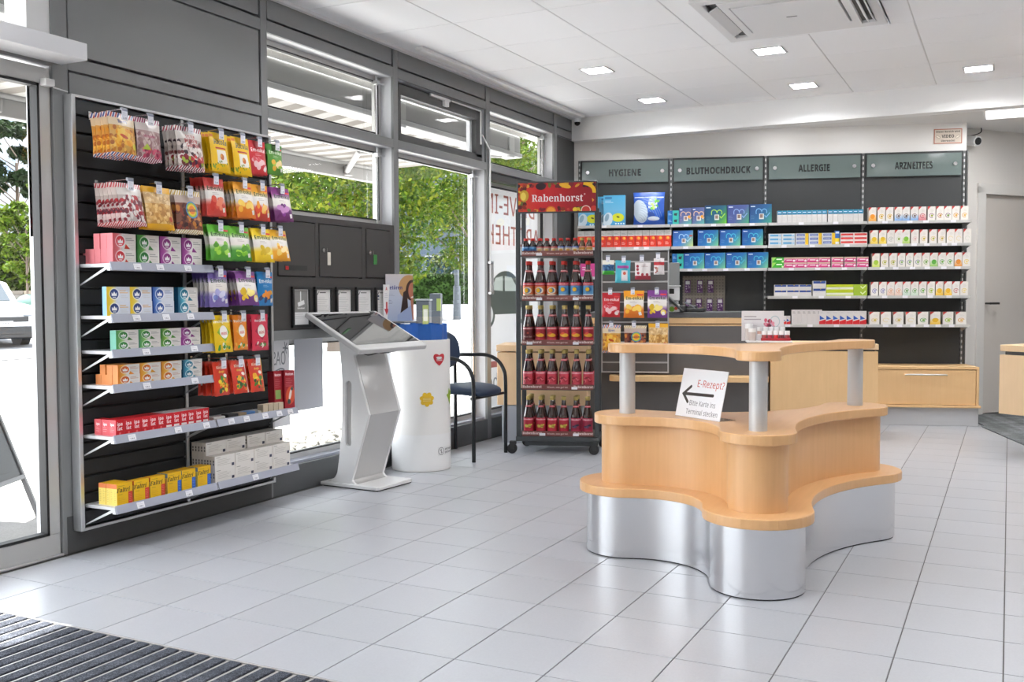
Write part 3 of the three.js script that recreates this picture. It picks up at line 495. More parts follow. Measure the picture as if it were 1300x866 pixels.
const CR = {
  salmon: crownD(crown('#d95a62', '#e27880', '#d2343c', '#c8341f'), '#e08088', '#d98088'), green: crownD(crown('#2c7a34', '#5caa40', '#1f7a30', '#2c7a34'), '#2c7a34', '#d8e0d0'), lime: crownD(crown('#3c8a34', '#9acb50', '#3a8a30', '#4f9a34'), '#3c8a34', '#d8e0d0'), purple: crownD(crown('#8f2e86', '#b45aa8', '#8a2a80', '#8f2e86'), '#8f2e86', '#dcc8da'),
  yellow: crownD(crown('#f0c81c', '#f3da60', '#27407f', '#e2e6ee', '#e09a2c', '#dfe4ee'), '#86b4e0', '#dfe4ee'), blue: crownD(crown('#2450a8', '#7aa4dc', '#27509c', '#e2e6ee', '#5a6a9a', '#dfe4ee'), '#2450a8', '#c8d4ea'), teal: crownD(crown('#14587a', '#4ab0c8', '#1a7a98', '#2a7a90'), '#14587a', '#cfe0e4'),
  mint: crownD(crown('#4c9a5c', '#8ccf6a', '#2f8a38', '#3f7a34'), '#74b8a4', '#d4e4da'), orange: crownD(crown('#e07a1c', '#f2b03c', '#d8641e', '#e0861c', '#c88a6a'), '#ee9a5c', '#f0a040'), amber: crownD(crown('#e8901c', '#f4c04a', '#d8701e', '#e8a01c', '#c88a6a'), '#ee9a40', '#f2b03c'),
};
const CRW = { salmon: 'salmon and white', green: 'dark green and white', lime: 'lime green and white', purple: 'purple and white', yellow: 'yellow and pale blue', blue: 'royal blue and white', teal: 'teal and white', mint: 'mint green and white', orange: 'orange and white', amber: 'amber and white' };
const onShelf = (name, label, des, w, h, d, z, y, front, group, jig = 0.0015) => { const o = solo(name, label, 'box', packGeo(des, w, h, d), M.print, [PX + front + rr(-jig, jig), y, z], Math.PI / 2 + rr(-0.012, 0.012), group); return o; };
// per shelf: y, box width/height/depth, columns [key, z start, layers, rows deep in each layer]
const LEFT = [
  ['uppermost shelf', 1.27, 0.066, 0.036, 0.168, [['salmon', -3.052, [5, 3]], ['green', -3.186, [1, 1]], ['purple', -3.318, [1, 1]], ['purple', -3.45, [1, 1]]], 0.127],
  ['second shelf', 1.045, 0.063, 0.026, 0.16, [['yellow', -3.02, [1, 1]], ['yellow', -3.147, [1, 1]], ['blue', -3.278, [1, 1]], ['teal', -3.43, [1, 1]]], 0.125],
  ['third shelf', 0.893, 0.044, 0.036, 0.165, [['mint', -3.06, [1, 1]], ['mint', -3.19, [1, 1]], ['lime', -3.315, [1, 1]], ['purple', -3.437, [1, 1]]], 0.124],
  ['fourth shelf', 0.742, 0.044, 0.033, 0.165, [['orange', -3.066, [4, 3]], ['amber', -3.19, [1, 1]], ['amber', -3.315, [1, 1]], ['teal', -3.447, [1, 1]]], 0.122],
];
for (const [where, y, h, d, f, cols, w] of LEFT) {
  const same = {}; cols.forEach(([k]) => (same[k] = (same[k] ?? 0) + 1)); const nth = {};
  for (const [k, z, layers] of cols) {
    nth[k] = (nth[k] ?? 0) + 1;
    layers.forEach((deep, layer) => { for (let i = 0; i < deep; i++) onShelf('medicine_carton', `${CRW[k]} carton${same[k] > 1 ? ` in the ${nth[k] === 1 ? 'left' : 'right'} such stack` : ''} on the ${where}, ${layer ? 'upper' : 'lower'} layer${deep > 1 ? ', ' + (i ? ORD[i] + ' from the front' : 'frontmost') : ''}`, CR[k], w, h, d, z - w / 2, y + layer * h, f - i * (d + (layer && i > 1 ? 0.004 : 0.0015)), 'cartons on the entrance shelves'); });
  }
}
const redF = (c) => cell(40, 60, (g, w, h) => { bg(g, w, h, '#d01224'); txt(g, 'ipa', w / 2, 16, 18, '#fff'); txt(g, 'lat', w / 2, 33, 18, '#fff'); c ? (g.fillStyle = '#f3efec', g.fillRect(6, 47, w - 12, 8)) : disc(g, w / 2, 52, 5, '#e66a6a'); });
const redA = { id: ++desId, f: redF(0), s: cell(40, 60, (g, w, h) => { bg(g, w, h, '#e06068'); txt(g, 'ipa', w / 2, 18, 14, '#fff'); lines(g, 8, 30, w - 16, 3, 7, '#f7d9d9'); }), t: plain('#c40f20') }, redB = { id: ++desId, f: redF(1), s: redA.s, t: plain('#e9e4e2') };
for (let k = 0; k < 12; k++) for (let i = 0; i < (k ? 2 : 3); i++) onShelf('pastille_carton', `red pastille carton, ${ORD[k]} from the left on the fifth shelf, ${i ? ORD[i] + ' from the front' : 'front row'}`, k < 6 ? redA : redB, 0.0455, 0.069, 0.043, -3.05 - k * 0.0468 - 0.0228, 0.522, 0.165 - i * 0.0445, 'red pastille cartons');
const yel = (c) => ({ id: ++desId, f: cell(76, 84, (g, w, h) => { bg(g, w, h, '#eebc0e'); txt(g, 'Faltri', w * 0.4, 26, 22, '#2a2418', 'italic bold {}px serif'); lines(g, 8, 9, 46, 1, 4, '#6a5a1c'); lines(g, 8, 42, 30, 1, 4, '#6a5a1c'); g.fillStyle = c; g.fillRect(w - 21, 36, 20, h - 36); lines(g, w - 18, 44, 14, 5, 7, '#ffffff99'); lines(g, 8, 56, 38, 3, 7, '#d89c0c'); }), s: cell(24, 84, (g, w, h) => { bg(g, w, h, '#ecd36a'); g.fillStyle = c; g.globalAlpha = 0.6; g.fillRect(0, 0, w, 18); g.globalAlpha = 1; lines(g, 6, 26, 12, 7, 7, '#a88a2c'); }), t: plain('#dfa90c'), s2: plain(c) });
const yR = yel('#d8432e'), yB = yel('#2a62c0');
[[-3.047, yR, 5], [-3.142, yR, 2], [-3.235, yR, 2], [-3.338, yB, 3], [-3.428, yB, 3], [-3.527, yB, 3]].forEach(([z, q, n], k) => { for (let i = 0; i < n; i++) onShelf('tea_carton', `yellow carton with ${q === yR ? 'red' : 'blue'} corner, ${ORD[k]} stack on the bottom left shelf, ${i ? ORD[i] + ' from the front' : 'frontmost'}`, q, 0.086, 0.094, 0.022, z - 0.043, 0.216, 0.166 - i * 0.0225, 'yellow cartons'); });
const wht = { id: ++desId, f: cell(112, 56, (g, w, h) => { bg(g, w, h, '#e9e5df'); lines(g, 8, 7, 34, 1, 4, '#8c8780', 2); lines(g, 14, 16, 80, 5, 6, '#aaa49c'); g.fillStyle = '#3a3f56'; g.fillRect(w - 20, h - 17, 14, 12); }), s: cell(22, 56, (g, w, h) => { bg(g, w, h, '#e6ddd2'); g.fillStyle = '#6a665f'; g.fillRect(6, 17, 9, 9); g.fillRect(6, 29, 9, 9); }), t: plain('#cdc7be') };
for (let row = 0; row < 8; row++) for (let c = 0; c < 4; c++) for (let l = 0; l < (row < 3 ? 2 : 3); l++) {
  if (c && l === 0 && row) continue; if (c && l === 1 && row > 2) continue;          // nothing of these shows
  onShelf('white_carton', `cream carton, ${ORD[c]} column, ${ORD[row]} row from front, ${['bottom', 'middle', 'top'][l]} layer, bottom right shelf`, wht, 0.139, 0.064, 0.0185, -3.645 - c * 0.1415 - (c > 1 && row > 2 ? 0.012 : 0) - 0.07, 0.216 + l * 0.064, 0.165 - row * 0.019, 'cream cartons', 0.0005);
}
// small sample tins and boxes and two tall red boxes on the right fifth shelf
{
  const tin = (c, label, z, w, f, h = 0.014) => solo('sample_pack', label, 'sample pack', rb(-w / 2, w / 2, 0, h, -0.05, 0, 0.005), mat(c, 0.35), [PX + f, 0.522, z], Math.PI / 2, 'flat packs on the right fifth shelf');
  tin([0.62, 0.6, 0.56], 'pale flat pack beside the red pastille cartons', -3.70, 0.08, 0.15); tin([0.02, 0.02, 0.022], 'black flat tin on the fifth shelf', -3.785, 0.075, 0.16, 0.018); tin([0.4, 0.3, 0.18], 'brown flat pack next to the black tin', -3.865, 0.06, 0.15, 0.016); tin([0.08, 0.22, 0.5], 'blue flat pack on the fifth shelf', -3.935, 0.07, 0.14); tin([0.55, 0.52, 0.46], 'grey flat pack right of the blue one', -4.005, 0.05, 0.15, 0.012);
  for (let k = 0; k < 4; k++) solo('small_carton', `small beige box, ${ORD[k]} from the left on the right fifth shelf`, 'box', rb(-0.019, 0.019, 0, 0.042, -0.04, 0, 0.002, 1), mat([0.62, 0.52, 0.38], 0.6), [PX + 0.165, 0.522, -4.02 - k * 0.041], Math.PI / 2, 'small beige boxes');
  const rD = [0, 1].map((k) => ({ id: ++desId, f: cell(60, 150, (g, w, h) => { bg(g, w, h, '#9c1424'); txt(g, 'Roston', w / 2, 16, 14, '#fff'); lines(g, 8, 34, 44, 5, 7, '#d98a92'); if (!k) { g.fillStyle = '#86a85a'; g.fillRect(8, 74, 40, 36); lines(g, 8, 120, 44, 3, 7, '#d98a92'); } else { oval(g, 34, 100, 26, 36, 0.2, '#d4522c'); oval(g, 34, 96, 7, 22, 0.3, '#e9dcd0'); disc(g, 26, 124, 10, '#3c4a48'); disc(g, 44, 74, 7, '#3c4a48'); } }), s: plain('#8a1020'), t: plain('#8a1020') }));
  const z0 = -4.155;
  [0, 1].forEach((k) => { const o = solo('ointment_box', k ? 'tall red box with an orange joint picture leaning at the shelf end' : 'tall red box with a green square leaning at the shelf end', 'box', packGeo(rD[k], 0.074, 0.205, 0.04), M.print, [PX + 0.14 + k * 0.012, 0.524, z0 - k * 0.075], Math.PI / 2, 'tall red boxes'); o.rotation.set(-0.05, Math.PI / 2 + (k ? -0.1 : 0.1), k ? -0.04 : -0.03, 'YXZ'); });
}
// ================================================================ MIDDLE OF THE ROOM
// ---- self-service terminal; local +x is the user's side, z its width
{
  const k = thing('info_terminal', 'white self-service terminal with a slanted black touch screen', 'terminal', [-3.43, 0, -4.885], -3.6 * Math.PI / 180);
  const wm = mat([0.80, 0.80, 0.80], 0.3, { clearcoat: 0.5, clearcoatRoughness: 0.1 }), gm = mat([0.52, 0.515, 0.51], 0.24, { clearcoat: 0.6, clearcoatRoughness: 0.08 });
  const base = poly([[-0.215, -0.172], [0.20, -0.172], [0.215, -0.157], [0.215, 0.157], [0.20, 0.172], [-0.215, 0.172]]);
  part('foot_plate', extr(base, 0.02, 0.004).rotateX(-Math.PI / 2).translate(0, 0.006, 0), wm, k);
  part('foot_gasket', bb(-0.20, 0.205, 0, 0.007, -0.165, 0.165), M.rubber, k);
  // side outline: back edge, waist, knee towards the user
  const side = () => { const s = new THREE.Shape(); s.moveTo(-0.212, 0.024); s.quadraticCurveTo(-0.11, 0.03, -0.098, 0.10); s.bezierCurveTo(-0.06, 0.30, -0.04, 0.60, -0.075, 0.86); s.lineTo(-0.06, 0.90); s.lineTo(0.075, 0.80); s.lineTo(0.035, 0.78); s.lineTo(0.142, 0.44); s.lineTo(0.012, 0.05); s.quadraticCurveTo(0.02, 0.024, 0.06, 0.024); return s; };
  part('column', extr(side(), 0.27, 0.003).translate(0, 0, -0.135), gm, k);
  const pill = new THREE.Path(); pill.moveTo(-0.035, 0.27); pill.absarc(-0.013, 0.27, 0.022, Math.PI, 2 * Math.PI, false); pill.lineTo(0.014, 0.60); pill.absarc(-0.008, 0.61, 0.022, 0, Math.PI, false); pill.lineTo(-0.035, 0.27);
  for (const z of [0.135, -0.155]) { const s = side(); s.holes.push(pill); part('side_cheek', extr(s, 0.02, 0.003, 16).translate(0, 0, z), wm, k); }
  const sc = part('display', rb(-0.225, 0.225, -0.016, 0.016, -0.325, 0.325, 0.008), mat([0.62, 0.62, 0.62], 0.35), k); sc.position.set(0.015, 0.918, 0); sc.rotation.z = -0.485;
  part('screen', rb(-0.195, 0.17, 0.014, 0.0175, -0.30, 0.30, 0.001, 1), mat([0.012, 0.013, 0.014], 0.05, { clearcoat: 1, clearcoatRoughness: 0.02 }), sc);
  part('card_slot', rb(-0.215, -0.195, 0.0155, 0.0165, -0.29, -0.24, 0.0004, 1), M.black, sc);
  part('cable', merge([tube([[0.16, 0.815, 0.25], [0.13, 0.80, 0.19], [0.12, 0.785, 0.12], [0.15, 0.80, 0.05], [0.19, 0.80, 0.0], [0.2, 0.815, -0.14]], 0.003, 40, 6), rod(V(0.165, 0.803, 0.07), V(0.17, 0.80, 0.0), 0.009)]), M.rubber, k);
}
// ---- round collection bin with a blue liner
{
  const R = 0.193, b = thing('collection_bin', 'tall round white bin with heart and flower stickers', 'bin', [-3.444, 0, -5.522]);
  part('body', lathe([[0.0, 0.0], [R - 0.004, 0.0], [R, 0.004], [R, 0.842], [R - 0.003, 0.846], [R - 0.012, 0.846], [R - 0.012, 0.1], [0, 0.1]], 48), mat([0.86, 0.85, 0.83], 0.45), b);
  part('lower_band', lathe([[R, 0.012], [R + 0.0012, 0.012], [R + 0.0012, 0.238], [R, 0.238]], 48), mat([0.88, 0.88, 0.88], 0.4), b);
  const liner = []; const n = 26; for (let i = 0; i < n; i++) { const a = i / n * 2 * Math.PI, r1 = R - 0.016 - 0.008 * (i % 2), a2 = (i + 1) / n * 2 * Math.PI, r2 = R - 0.016 - 0.008 * ((i + 1) % 2), h = 0.944 + 0.005 * Math.sin(i * 2.1); const g = new THREE.PlaneGeometry(1, 1); const p = g.attributes.position; const P = [[r1, a, h], [r2, a2, h], [r1, a, 0.6], [r2, a2, 0.6]]; P.forEach(([r, t, y], j) => p.setXYZ(j, Math.sin(t) * r, y, Math.cos(t) * r)); g.computeVertexNormals(); liner.push(bare(g)); }
  part('liner', merge(liner), mat([0.03, 0.16, 0.55], 0.3, { transmission: 0.25, thickness: 0, side: THREE.DoubleSide }), b);
  const toCam = Math.atan2(3.444, 5.522);                        // direction to the viewer
  const bend = (g, ang, y, lift = 0.0022) => { const p = g.attributes.position; for (let i = 0; i < p.count; i++) { const t = ang + p.getX(i) / R, r = R + lift + p.getZ(i); p.setXYZ(i, Math.sin(t) * r, y + p.getY(i), Math.cos(t) * r); } g.computeVertexNormals(); return bare(g); };
  const heart = new THREE.Shape(); heart.moveTo(0, -0.045); heart.bezierCurveTo(-0.07, 0.0, -0.045, 0.055, 0, 0.022); heart.bezierCurveTo(0.045, 0.055, 0.07, 0.0, 0, -0.045);
  const ex = (s) => new THREE.ExtrudeGeometry(s, { depth: 0.001, bevelEnabled: false, curveSegments: 14 });
  const A = (px) => toCam + Math.asin((px - 534.5) / 37.5);
  const dash = (w, ys, ang, y) => merge(ys.map((q) => bend(new THREE.BoxGeometry(w, 0.003, 0.001, 6, 1, 1).translate(0, q, 0), ang, y, 0.0042)));
  const he = part('heart_sticker', bend(ex(heart), A(557.5), 0.725), mat([0.55, 0.02, 0.03], 0.4), b, 'red heart sticker'); part('lettering', dash(0.045, [0.008, 0, -0.008], A(557.5), 0.722), M.white, he);
  const fl = new THREE.Shape(); for (let i = 0; i <= 96; i++) { const t = i / 96 * 2 * Math.PI, r = 0.036 + 0.011 * Math.abs(Math.sin(t * 3.5)); i ? fl.lineTo(Math.sin(t) * r, Math.cos(t) * r) : fl.moveTo(Math.sin(t) * r, Math.cos(t) * r); }
  const fo = part('flower_sticker', bend(ex(fl), A(542), 0.468), mat([0.80, 0.50, 0.02], 0.4), b, 'yellow flower sticker'); part('lettering', dash(0.05, [0.008, 0, -0.008], A(542), 0.466), mat([0.95, 0.8, 0.35], 0.5), fo);
  const lf = new THREE.Shape(); lf.moveTo(0, -0.05); lf.lineTo(0.02, -0.015); lf.lineTo(0.045, -0.02); lf.lineTo(0.03, 0.01); lf.lineTo(0.04, 0.04); lf.lineTo(0.008, 0.03); lf.lineTo(-0.01, 0.055); lf.lineTo(-0.018, 0.02); lf.lineTo(-0.045, 0.012); lf.lineTo(-0.02, -0.015); lf.lineTo(0, -0.05);
  part('leaf_sticker', bend(ex(lf), A(570), 0.475), mat([0.30, 0.46, 0.03], 0.4), b, 'green leaf sticker');
  const em = cell(150, 52, (g, w, h) => { bg(g, w, h, '#e6e6e6'); g.strokeStyle = '#3a3a40'; g.lineWidth = 2.5; g.beginPath(); g.arc(25, 26, 21, 0, 7); g.stroke(); g.lineWidth = 3; g.beginPath(); g.moveTo(25, 12); g.lineTo(25, 40); g.moveTo(15, 20); g.bezierCurveTo(36, 18, 14, 30, 34, 34); g.stroke(); txt(g, 'APOTHEKE', 56, 18, 16, '#3a3a40', 'bold {}px sans-serif', 'left'); txt(g, 'ENTHOFEN', 56, 36, 16, '#3a3a40', 'bold {}px sans-serif', 'left'); });
  const eg = new THREE.PlaneGeometry(0.16, 0.056, 12, 1), euv = eg.attributes.uv; for (let i = 0; i < euv.count; i++) euv.setXY(i, em.u0 + (em.u1 - em.u0) * euv.getX(i), em.v0 + (em.v1 - em.v0) * euv.getY(i));
  part('emblem', bend(eg, A(566), 0.128, 0.0024), M.print, b, 'dark round emblem with lettering');
}
// ---- cardboard display with a portrait, a leaflet, a bag of posters on the glass
{
  const r = cell(110, 180, (g, w, h) => { grad(g, w, h, [[0, '#d7cfd0'], [0.5, '#c3cbdc'], [1, '#a9b7d4']]); oval(g, 92, 50, 40, 46, 0.2, '#c79a66'); oval(g, 104, 62, 24, 40, 0.1, '#3a2018'); oval(g, 108, 66, 18, 34, 0, '#b9745a'); tri(g, [[70, 70], [84, 60], [88, 150], [44, 200], [58, 140]], '#33201c'); tri(g, [[110, 110], [84, 130], [44, 156], [40, 220], [110, 220]], '#9fb0d6'); tri(g, [[98, 100], [110, 96], [110, 170], [104, 180]], '#b9745a'); oval(g, 107, 88, 8, 3, -0.3, '#f4e9e4'); txt(g, 'betören', 36, 52, 19, '#33347c', 'bold {}px sans-serif', 'center', 62); lines(g, 8, 76, 30, 2, 6, '#9aa0b4'); lines(g, 8, 100, 20, 3, 6, '#70748c'); });
  const o = solo('poster_stand', 'cardboard poster of a woman in a sun hat beside the lockers', 'poster', signGeo(r, 0.19, 0.31, 0.006, plain('#c9c9cf')), M.print, [-3.583, 0.90, -5.50], 0.95);
  o.position.y = 0.963; o.rotation.set(-0.05, 0.95, 0, 'YXZ');
  const sh = thing('poster_ledge', 'small grey ledge on the locker carrying the poster', 'ledge'); part('board', rb(FX, -3.49, 0.952, 0.962, -5.57, -5.40, 0.003), M.frame, sh);
  const rl = cell(40, 140, (g, w, h) => { bg(g, w, h, '#eae8e8'); txt(g, 'A', w / 2, 16, 16, '#c22f3a'); g.fillStyle = '#c22f3a'; tri(g, [[w / 2, 116], [6, 92], [34, 92]], '#c22f3a'); g.fillRect(16, 66, 9, 26); lines(g, 8, 34, 24, 3, 7, '#a8a8b4'); });
  const l2 = solo('leaflet', 'slim white leaflet with a red arrow before the last frame', 'leaflet', signGeo(rl, 0.06, 0.24, 0.004, plain('#ddd')), M.print, [FX + 0.03, 0.935, -5.385], Math.PI / 2 - 0.15); l2.position.y = 0.963; l2.position.z = -5.42;
  const po = cell(150, 190, (g, w, h) => { bg(g, w, h, '#e9e9ec'); g.save(); g.translate(w, 0); g.scale(-1, 1); txt(g, 'OASE', w * 0.45, 40, 40, '#777c82', '{}px sans-serif'); g.strokeStyle = '#777c82'; g.lineWidth = 3; g.beginPath(); g.moveTo(28, 66); g.bezierCurveTo(60, 54, 80, 80, 124, 62); g.stroke(); for (let i = 0; i < 6; i++) { g.beginPath(); g.moveTo(22, 18); g.lineTo(22 + 14 * Math.cos(i), 18 + 14 * Math.sin(i)); g.stroke(); } lines(g, 20, 96, 100, 8, 10, '#d2d3d8', 3); g.restore(); });
  solo('window_poster', 'white poster with mirrored lettering low on the window', 'poster', signGeo(po, 0.24, 0.50, 0.002, plain('#e6e6ea')), M.print, [GLASSX + 0.035, 0.375, -4.46], Math.PI / 2);
  solo('window_poster', 'blank grey back of a poster low on the window', 'poster', bb(-0.135, 0.135, 0, 0.43, -0.002, 0), mat([0.50, 0.51, 0.56], 0.7), [GLASSX + 0.035, 0.45, -4.76], Math.PI / 2);
}
// ---- visitor chair facing the room
{
  const c = thing('visitor_chair', 'black tube armchair with a dark blue seat by the tall window', 'chair', [-3.43, 0, -6.08]);
  const m = mat([0.02, 0.022, 0.025], 0.35, { metalness: 0.3 }), blue = mat([0.014, 0.034, 0.075], 0.45);
  for (const z of [0.24, -0.235]) part('side_frame', tube([[0.205, 0, z], [0.205, 0.25, z], [0.205, 0.52, z], [0.19, 0.60, z], [0.14, 0.665, z], [0.05, 0.70, z], [-0.08, 0.70, z], [-0.175, 0.695, z], [-0.208, 0.66, z], [-0.21, 0.45, z], [-0.21, 0, z]], 0.0135, 90, 10, 0.5), m, c);
  part('seat_rails', merge([rod(V(0.19, 0.43, 0.24), V(0.19, 0.43, -0.235), 0.010), rod(V(-0.19, 0.43, 0.24), V(-0.19, 0.43, -0.235), 0.010)]), m, c);
  const seat = new THREE.SphereGeometry(1, 36, 20); { const p = seat.attributes.position; for (let i = 0; i < p.count; i++) { const s = (v, e) => Math.sign(v) * Math.abs(v) ** e; const x = s(p.getX(i), 0.55) * 0.235, z = s(p.getZ(i), 0.55) * 0.215, y = s(p.getY(i), 0.7) * 0.036; p.setXYZ(i, x, y + 0.012 * Math.cos(x * 9) - 0.05 * Math.max(0, x - 0.15), z); } seat.computeVertexNormals(); }
  part('seat', bare(seat.translate(0.0, 0.465, 0)), blue, c);
  const back = new THREE.SphereGeometry(1, 32, 18); { const p = back.attributes.position; for (let i = 0; i < p.count; i++) { const s = (v, e) => Math.sign(v) * Math.abs(v) ** e; const z = s(p.getZ(i), 0.7) * 0.205, y = s(p.getY(i), 0.75) * 0.14; p.setXYZ(i, s(p.getX(i), 0.8) * 0.028 + 1.1 * z * z, y, z); } back.computeVertexNormals(); }
  part('backrest', bare(back.rotateZ(0.16).translate(-0.205, 0.74, 0)), blue, c);
  part('back_post', merge([rod(V(-0.195, 0.43, 0.1), V(-0.225, 0.74, 0.1), 0.01), rod(V(-0.195, 0.43, -0.1), V(-0.225, 0.74, -0.1), 0.01)]), m, c);
}
// ---- side cabinet behind the chair, banner outside the last window
{
  const c = thing('side_cabinet', 'pale wood cabinet in the corner behind the juice rack', 'cabinet', [-3.47, 0, -6.735], 19 * Math.PI / 180);
  part('plinth', rb(0.0, 0.62, 0, 0.29, -0.42, 0, 0.003), mat([0.42, 0.44, 0.48], 0.45), c);
  part('body', rb(-0.035, 0.655, 0.292, 0.695, -0.45, 0.012, 0.004), M.pale, c);
  part('top', rb(-0.04, 0.66, 0.703, 0.752, -0.46, 0.016, 0.004), M.pale, c);
  const r = cell(300, 440, (g, w, h) => { bg(g, w, h, '#f2f2f3'); g.save(); g.translate(w, 0); g.scale(-1, 1); txt(g, 'DRIVE-IN', w * 0.56, 36, 52, '#a35a4c', '{}px sans-serif', 'center', 260); txt(g, 'APOTHEKE', w * 0.56, 96, 52, '#a35a4c', '{}px sans-serif', 'center', 270); g.fillStyle = '#5a625c'; g.beginPath(); g.moveTo(90, 252); g.lineTo(92, 218); g.bezierCurveTo(120, 210, 140, 166, 190, 166); g.bezierCurveTo(240, 166, 250, 200, 280, 206); g.lineTo(296, 214); g.lineTo(296, 252); g.fill(); tri(g, [[136, 206], [168, 178], [196, 176], [196, 206]], '#c9d2cd'); tri(g, [[204, 206], [204, 176], [232, 180], [252, 204]], '#c9d2cd'); disc(g, 262, 252, 26, '#5a625c'); disc(g, 262, 252, 19, '#e2e4e4'); disc(g, 118, 252, 22, '#5a625c'); disc(g, 118, 252, 15, '#e2e4e4'); g.fillStyle = '#b26a62'; g.fillRect(0, 344, w, 12); txt(g, 'Einfahrt über', w * 0.55, 384, 40, '#8a8d90', '{}px sans-serif', 'center', 250); g.restore(); });
  const bm = new THREE.MeshPhysicalMaterial({ map: printTex, roughness: 1, transmission: 0.35, thickness: 0 });
  const b = solo('drive_in_banner', 'large white banner with mirrored red lettering and a car silhouette', 'banner', signGeo(r, 1.36, 1.86, 0.004, plain('#f0f0f2')), bm, [FX - 0.165, 0.18, -7.71], Math.PI / 2);
  solo('roller_blind_case', 'dark blind case above the banner window', 'blind case', rb(FX - 0.11, FX - 0.02, 2.055, 2.108, -8.155, -6.94, 0.004), M.frameDark);
}
// ---- juice rack on castors; local x to the right, +z towards the viewer
{
  const turn = 19 * Math.PI / 180, rx = -3.158 + 0.305 * Math.cos(turn) - 0.16 * Math.sin(turn), rz = -6.339 - 0.305 * Math.sin(turn) - 0.16 * Math.cos(turn);
  const R = thing('juice_rack', 'dark grey wheeled rack of juice bottles with a red fruit header', 'display rack', [rx, 0, rz], turn);
  const W = 0.28, ZF = 0.16, ZB = -0.165, gm = mat([0.06, 0.066, 0.07], 0.4, { metalness: 0.3 });
  for (const [x, z] of [[-W, ZF], [W, ZF], [-W, ZB], [W, ZB]]) part('post', rb(x - 0.016, x + 0.016, 0.10, 1.74, z - 0.016, z + 0.016, 0.003, 1), gm, R);
  part('base', merge([rb(-W - 0.02, W + 0.02, 0.085, 0.12, ZB - 0.02, ZF + 0.02, 0.004), rb(-0.24, 0.24, 0.05, 0.09, ZF - 0.035, ZF - 0.02, 0.003, 1)]), gm, R);
  for (const [x, z] of [[-W - 0.045, ZF + 0.03], [W - 0.02, ZF + 0.035], [-W + 0.02, ZB], [W + 0.03, ZB]]) {
    const k = part('castor', rod(V(x, 0.036, z - 0.012), V(x, 0.036, z + 0.012), 0.036, 24), M.rubber, R);
    part('castor_fork', merge([rb(x - 0.018, x + 0.03, 0.066, 0.09, z - 0.018, z + 0.018, 0.004), bb(x - 0.012, x + 0.014, 0.03, 0.07, z - 0.018, z - 0.014), bb(x - 0.012, x + 0.014, 0.03, 0.07, z + 0.014, z + 0.018)]), M.black, k);
  }
  const strip = cell(240, 18, (g, w, h) => { bg(g, w, h, '#7a4440'); txt(g, 'Rabenhorst', 34, 8, 11, '#f3e9e4', 'bold {}px serif'); txt(g, 'Wissen, was gut tut.', 120, 9, 8, '#e6d4cc', '{}px sans-serif'); txt(g, 'Rabenhorst', 206, 8, 11, '#f3e9e4', 'bold {}px serif'); });
  const SH = [1.41, 1.093, 0.777, 0.458, 0.124];
  SH.forEach((y, i) => {
    const s = part('shelf', rb(-W + 0.016, W - 0.016, y - 0.006, y + 0.008, ZB, ZF, 0.002, 1), gm, R);
    const q = signGeo(strip, 0.508, 0.037, 0.003, plain('#6a3a36')).clone().translate(0, y - 0.001, ZF + 0.004); part('shelf_strip', q, M.print, s);
    for (const tx of [[-0.13], [-0.13, 0.13], [-0.2, 0.13], [0.12], [-0.11, 0.13]][i]) part('price_label', bb(tx - 0.021, tx + 0.021, y + 0.002, y + 0.02, ZF + 0.0045, ZF + 0.006), M.tag, s);
  });
  const head = cell(512, 200, (g, w, h) => {
    grad(g, w, h, [[0, '#d04a24'], [0.25, '#cf1f22'], [0.6, '#b3121e'], [1, '#8e1422']], true);
    const rim = (n, y0, y1, x0, x1) => blobs(g, ['#5a1418', '#8c2a1c', '#d8a02c', '#3c1420', '#b23a24', '#e0b63a', '#5f6a24', '#7c1a22'], n, x0, y0, x1, y1, 15);
    rim(40, 2, 24, 10, w - 10); rim(26, 176, 198, 10, w - 10); rim(20, 20, 180, 2, 46);
    oval(g, 150, 24, 34, 24, 0, '#2a1420'); oval(g, 310, 22, 40, 16, 0.3, '#e8b424'); oval(g, 40, 88, 30, 40, 0, '#c9a02a'); oval(g, 34, 92, 18, 28, 0, '#e8cf5a');
    g.strokeStyle = '#f0bc1e'; g.lineWidth = 24; g.beginPath(); g.moveTo(430, 6); g.quadraticCurveTo(505, 20, 500, 74); g.stroke();
    disc(g, 215, 196, 34, '#d8741c'); disc(g, 215, 196, 27, '#f0a13a'); disc(g, 446, 192, 32, '#f2d9cc'); disc(g, 446, 192, 26, '#cf3a34'); disc(g, 375, 188, 16, '#e8c62e'); disc(g, 395, 184, 12, '#d8b81e'); disc(g, 330, 186, 10, '#c8382e'); tri(g, [[486, 110], [500, 124], [488, 138]], '#e0a02c'); disc(g, 498, 182, 20, '#d23a2c');
    txt(g, 'Rabenhorst', 258, 106, 68, '#f5efec', 'bold {}px serif', 'center', 340); txt(g, '®', 438, 82, 14, '#f5efec');
  });
  const hd = part('header', merge([rb(-0.285, 0.285, 0, 0.222, -0.05, 0, 0.004)]), gm, R); hd.position.set(0, 1.71, ZF + 0.02); hd.rotation.x = 0.06;
  part('header_print', signGeo(head, 0.548, 0.20, 0.003, plain('#8e1422')).clone().translate(0, 0.011, 0.0025), M.print, hd);
  // bottles: lathe profiles, labels as sleeves
  const glassM = mat([0.030, 0.010, 0.008], 0.08, { clearcoat: 1, clearcoatRoughness: 0.04 }), amberM = mat([0.10, 0.035, 0.01], 0.1, { clearcoat: 1, clearcoatRoughness: 0.05 });
  const redCap = mat([0.62, 0.03, 0.02], 0.4), goldCap = mat([0.58, 0.44, 0.14], 0.35, { metalness: 0.4 });
  const r0 = 0.0365;
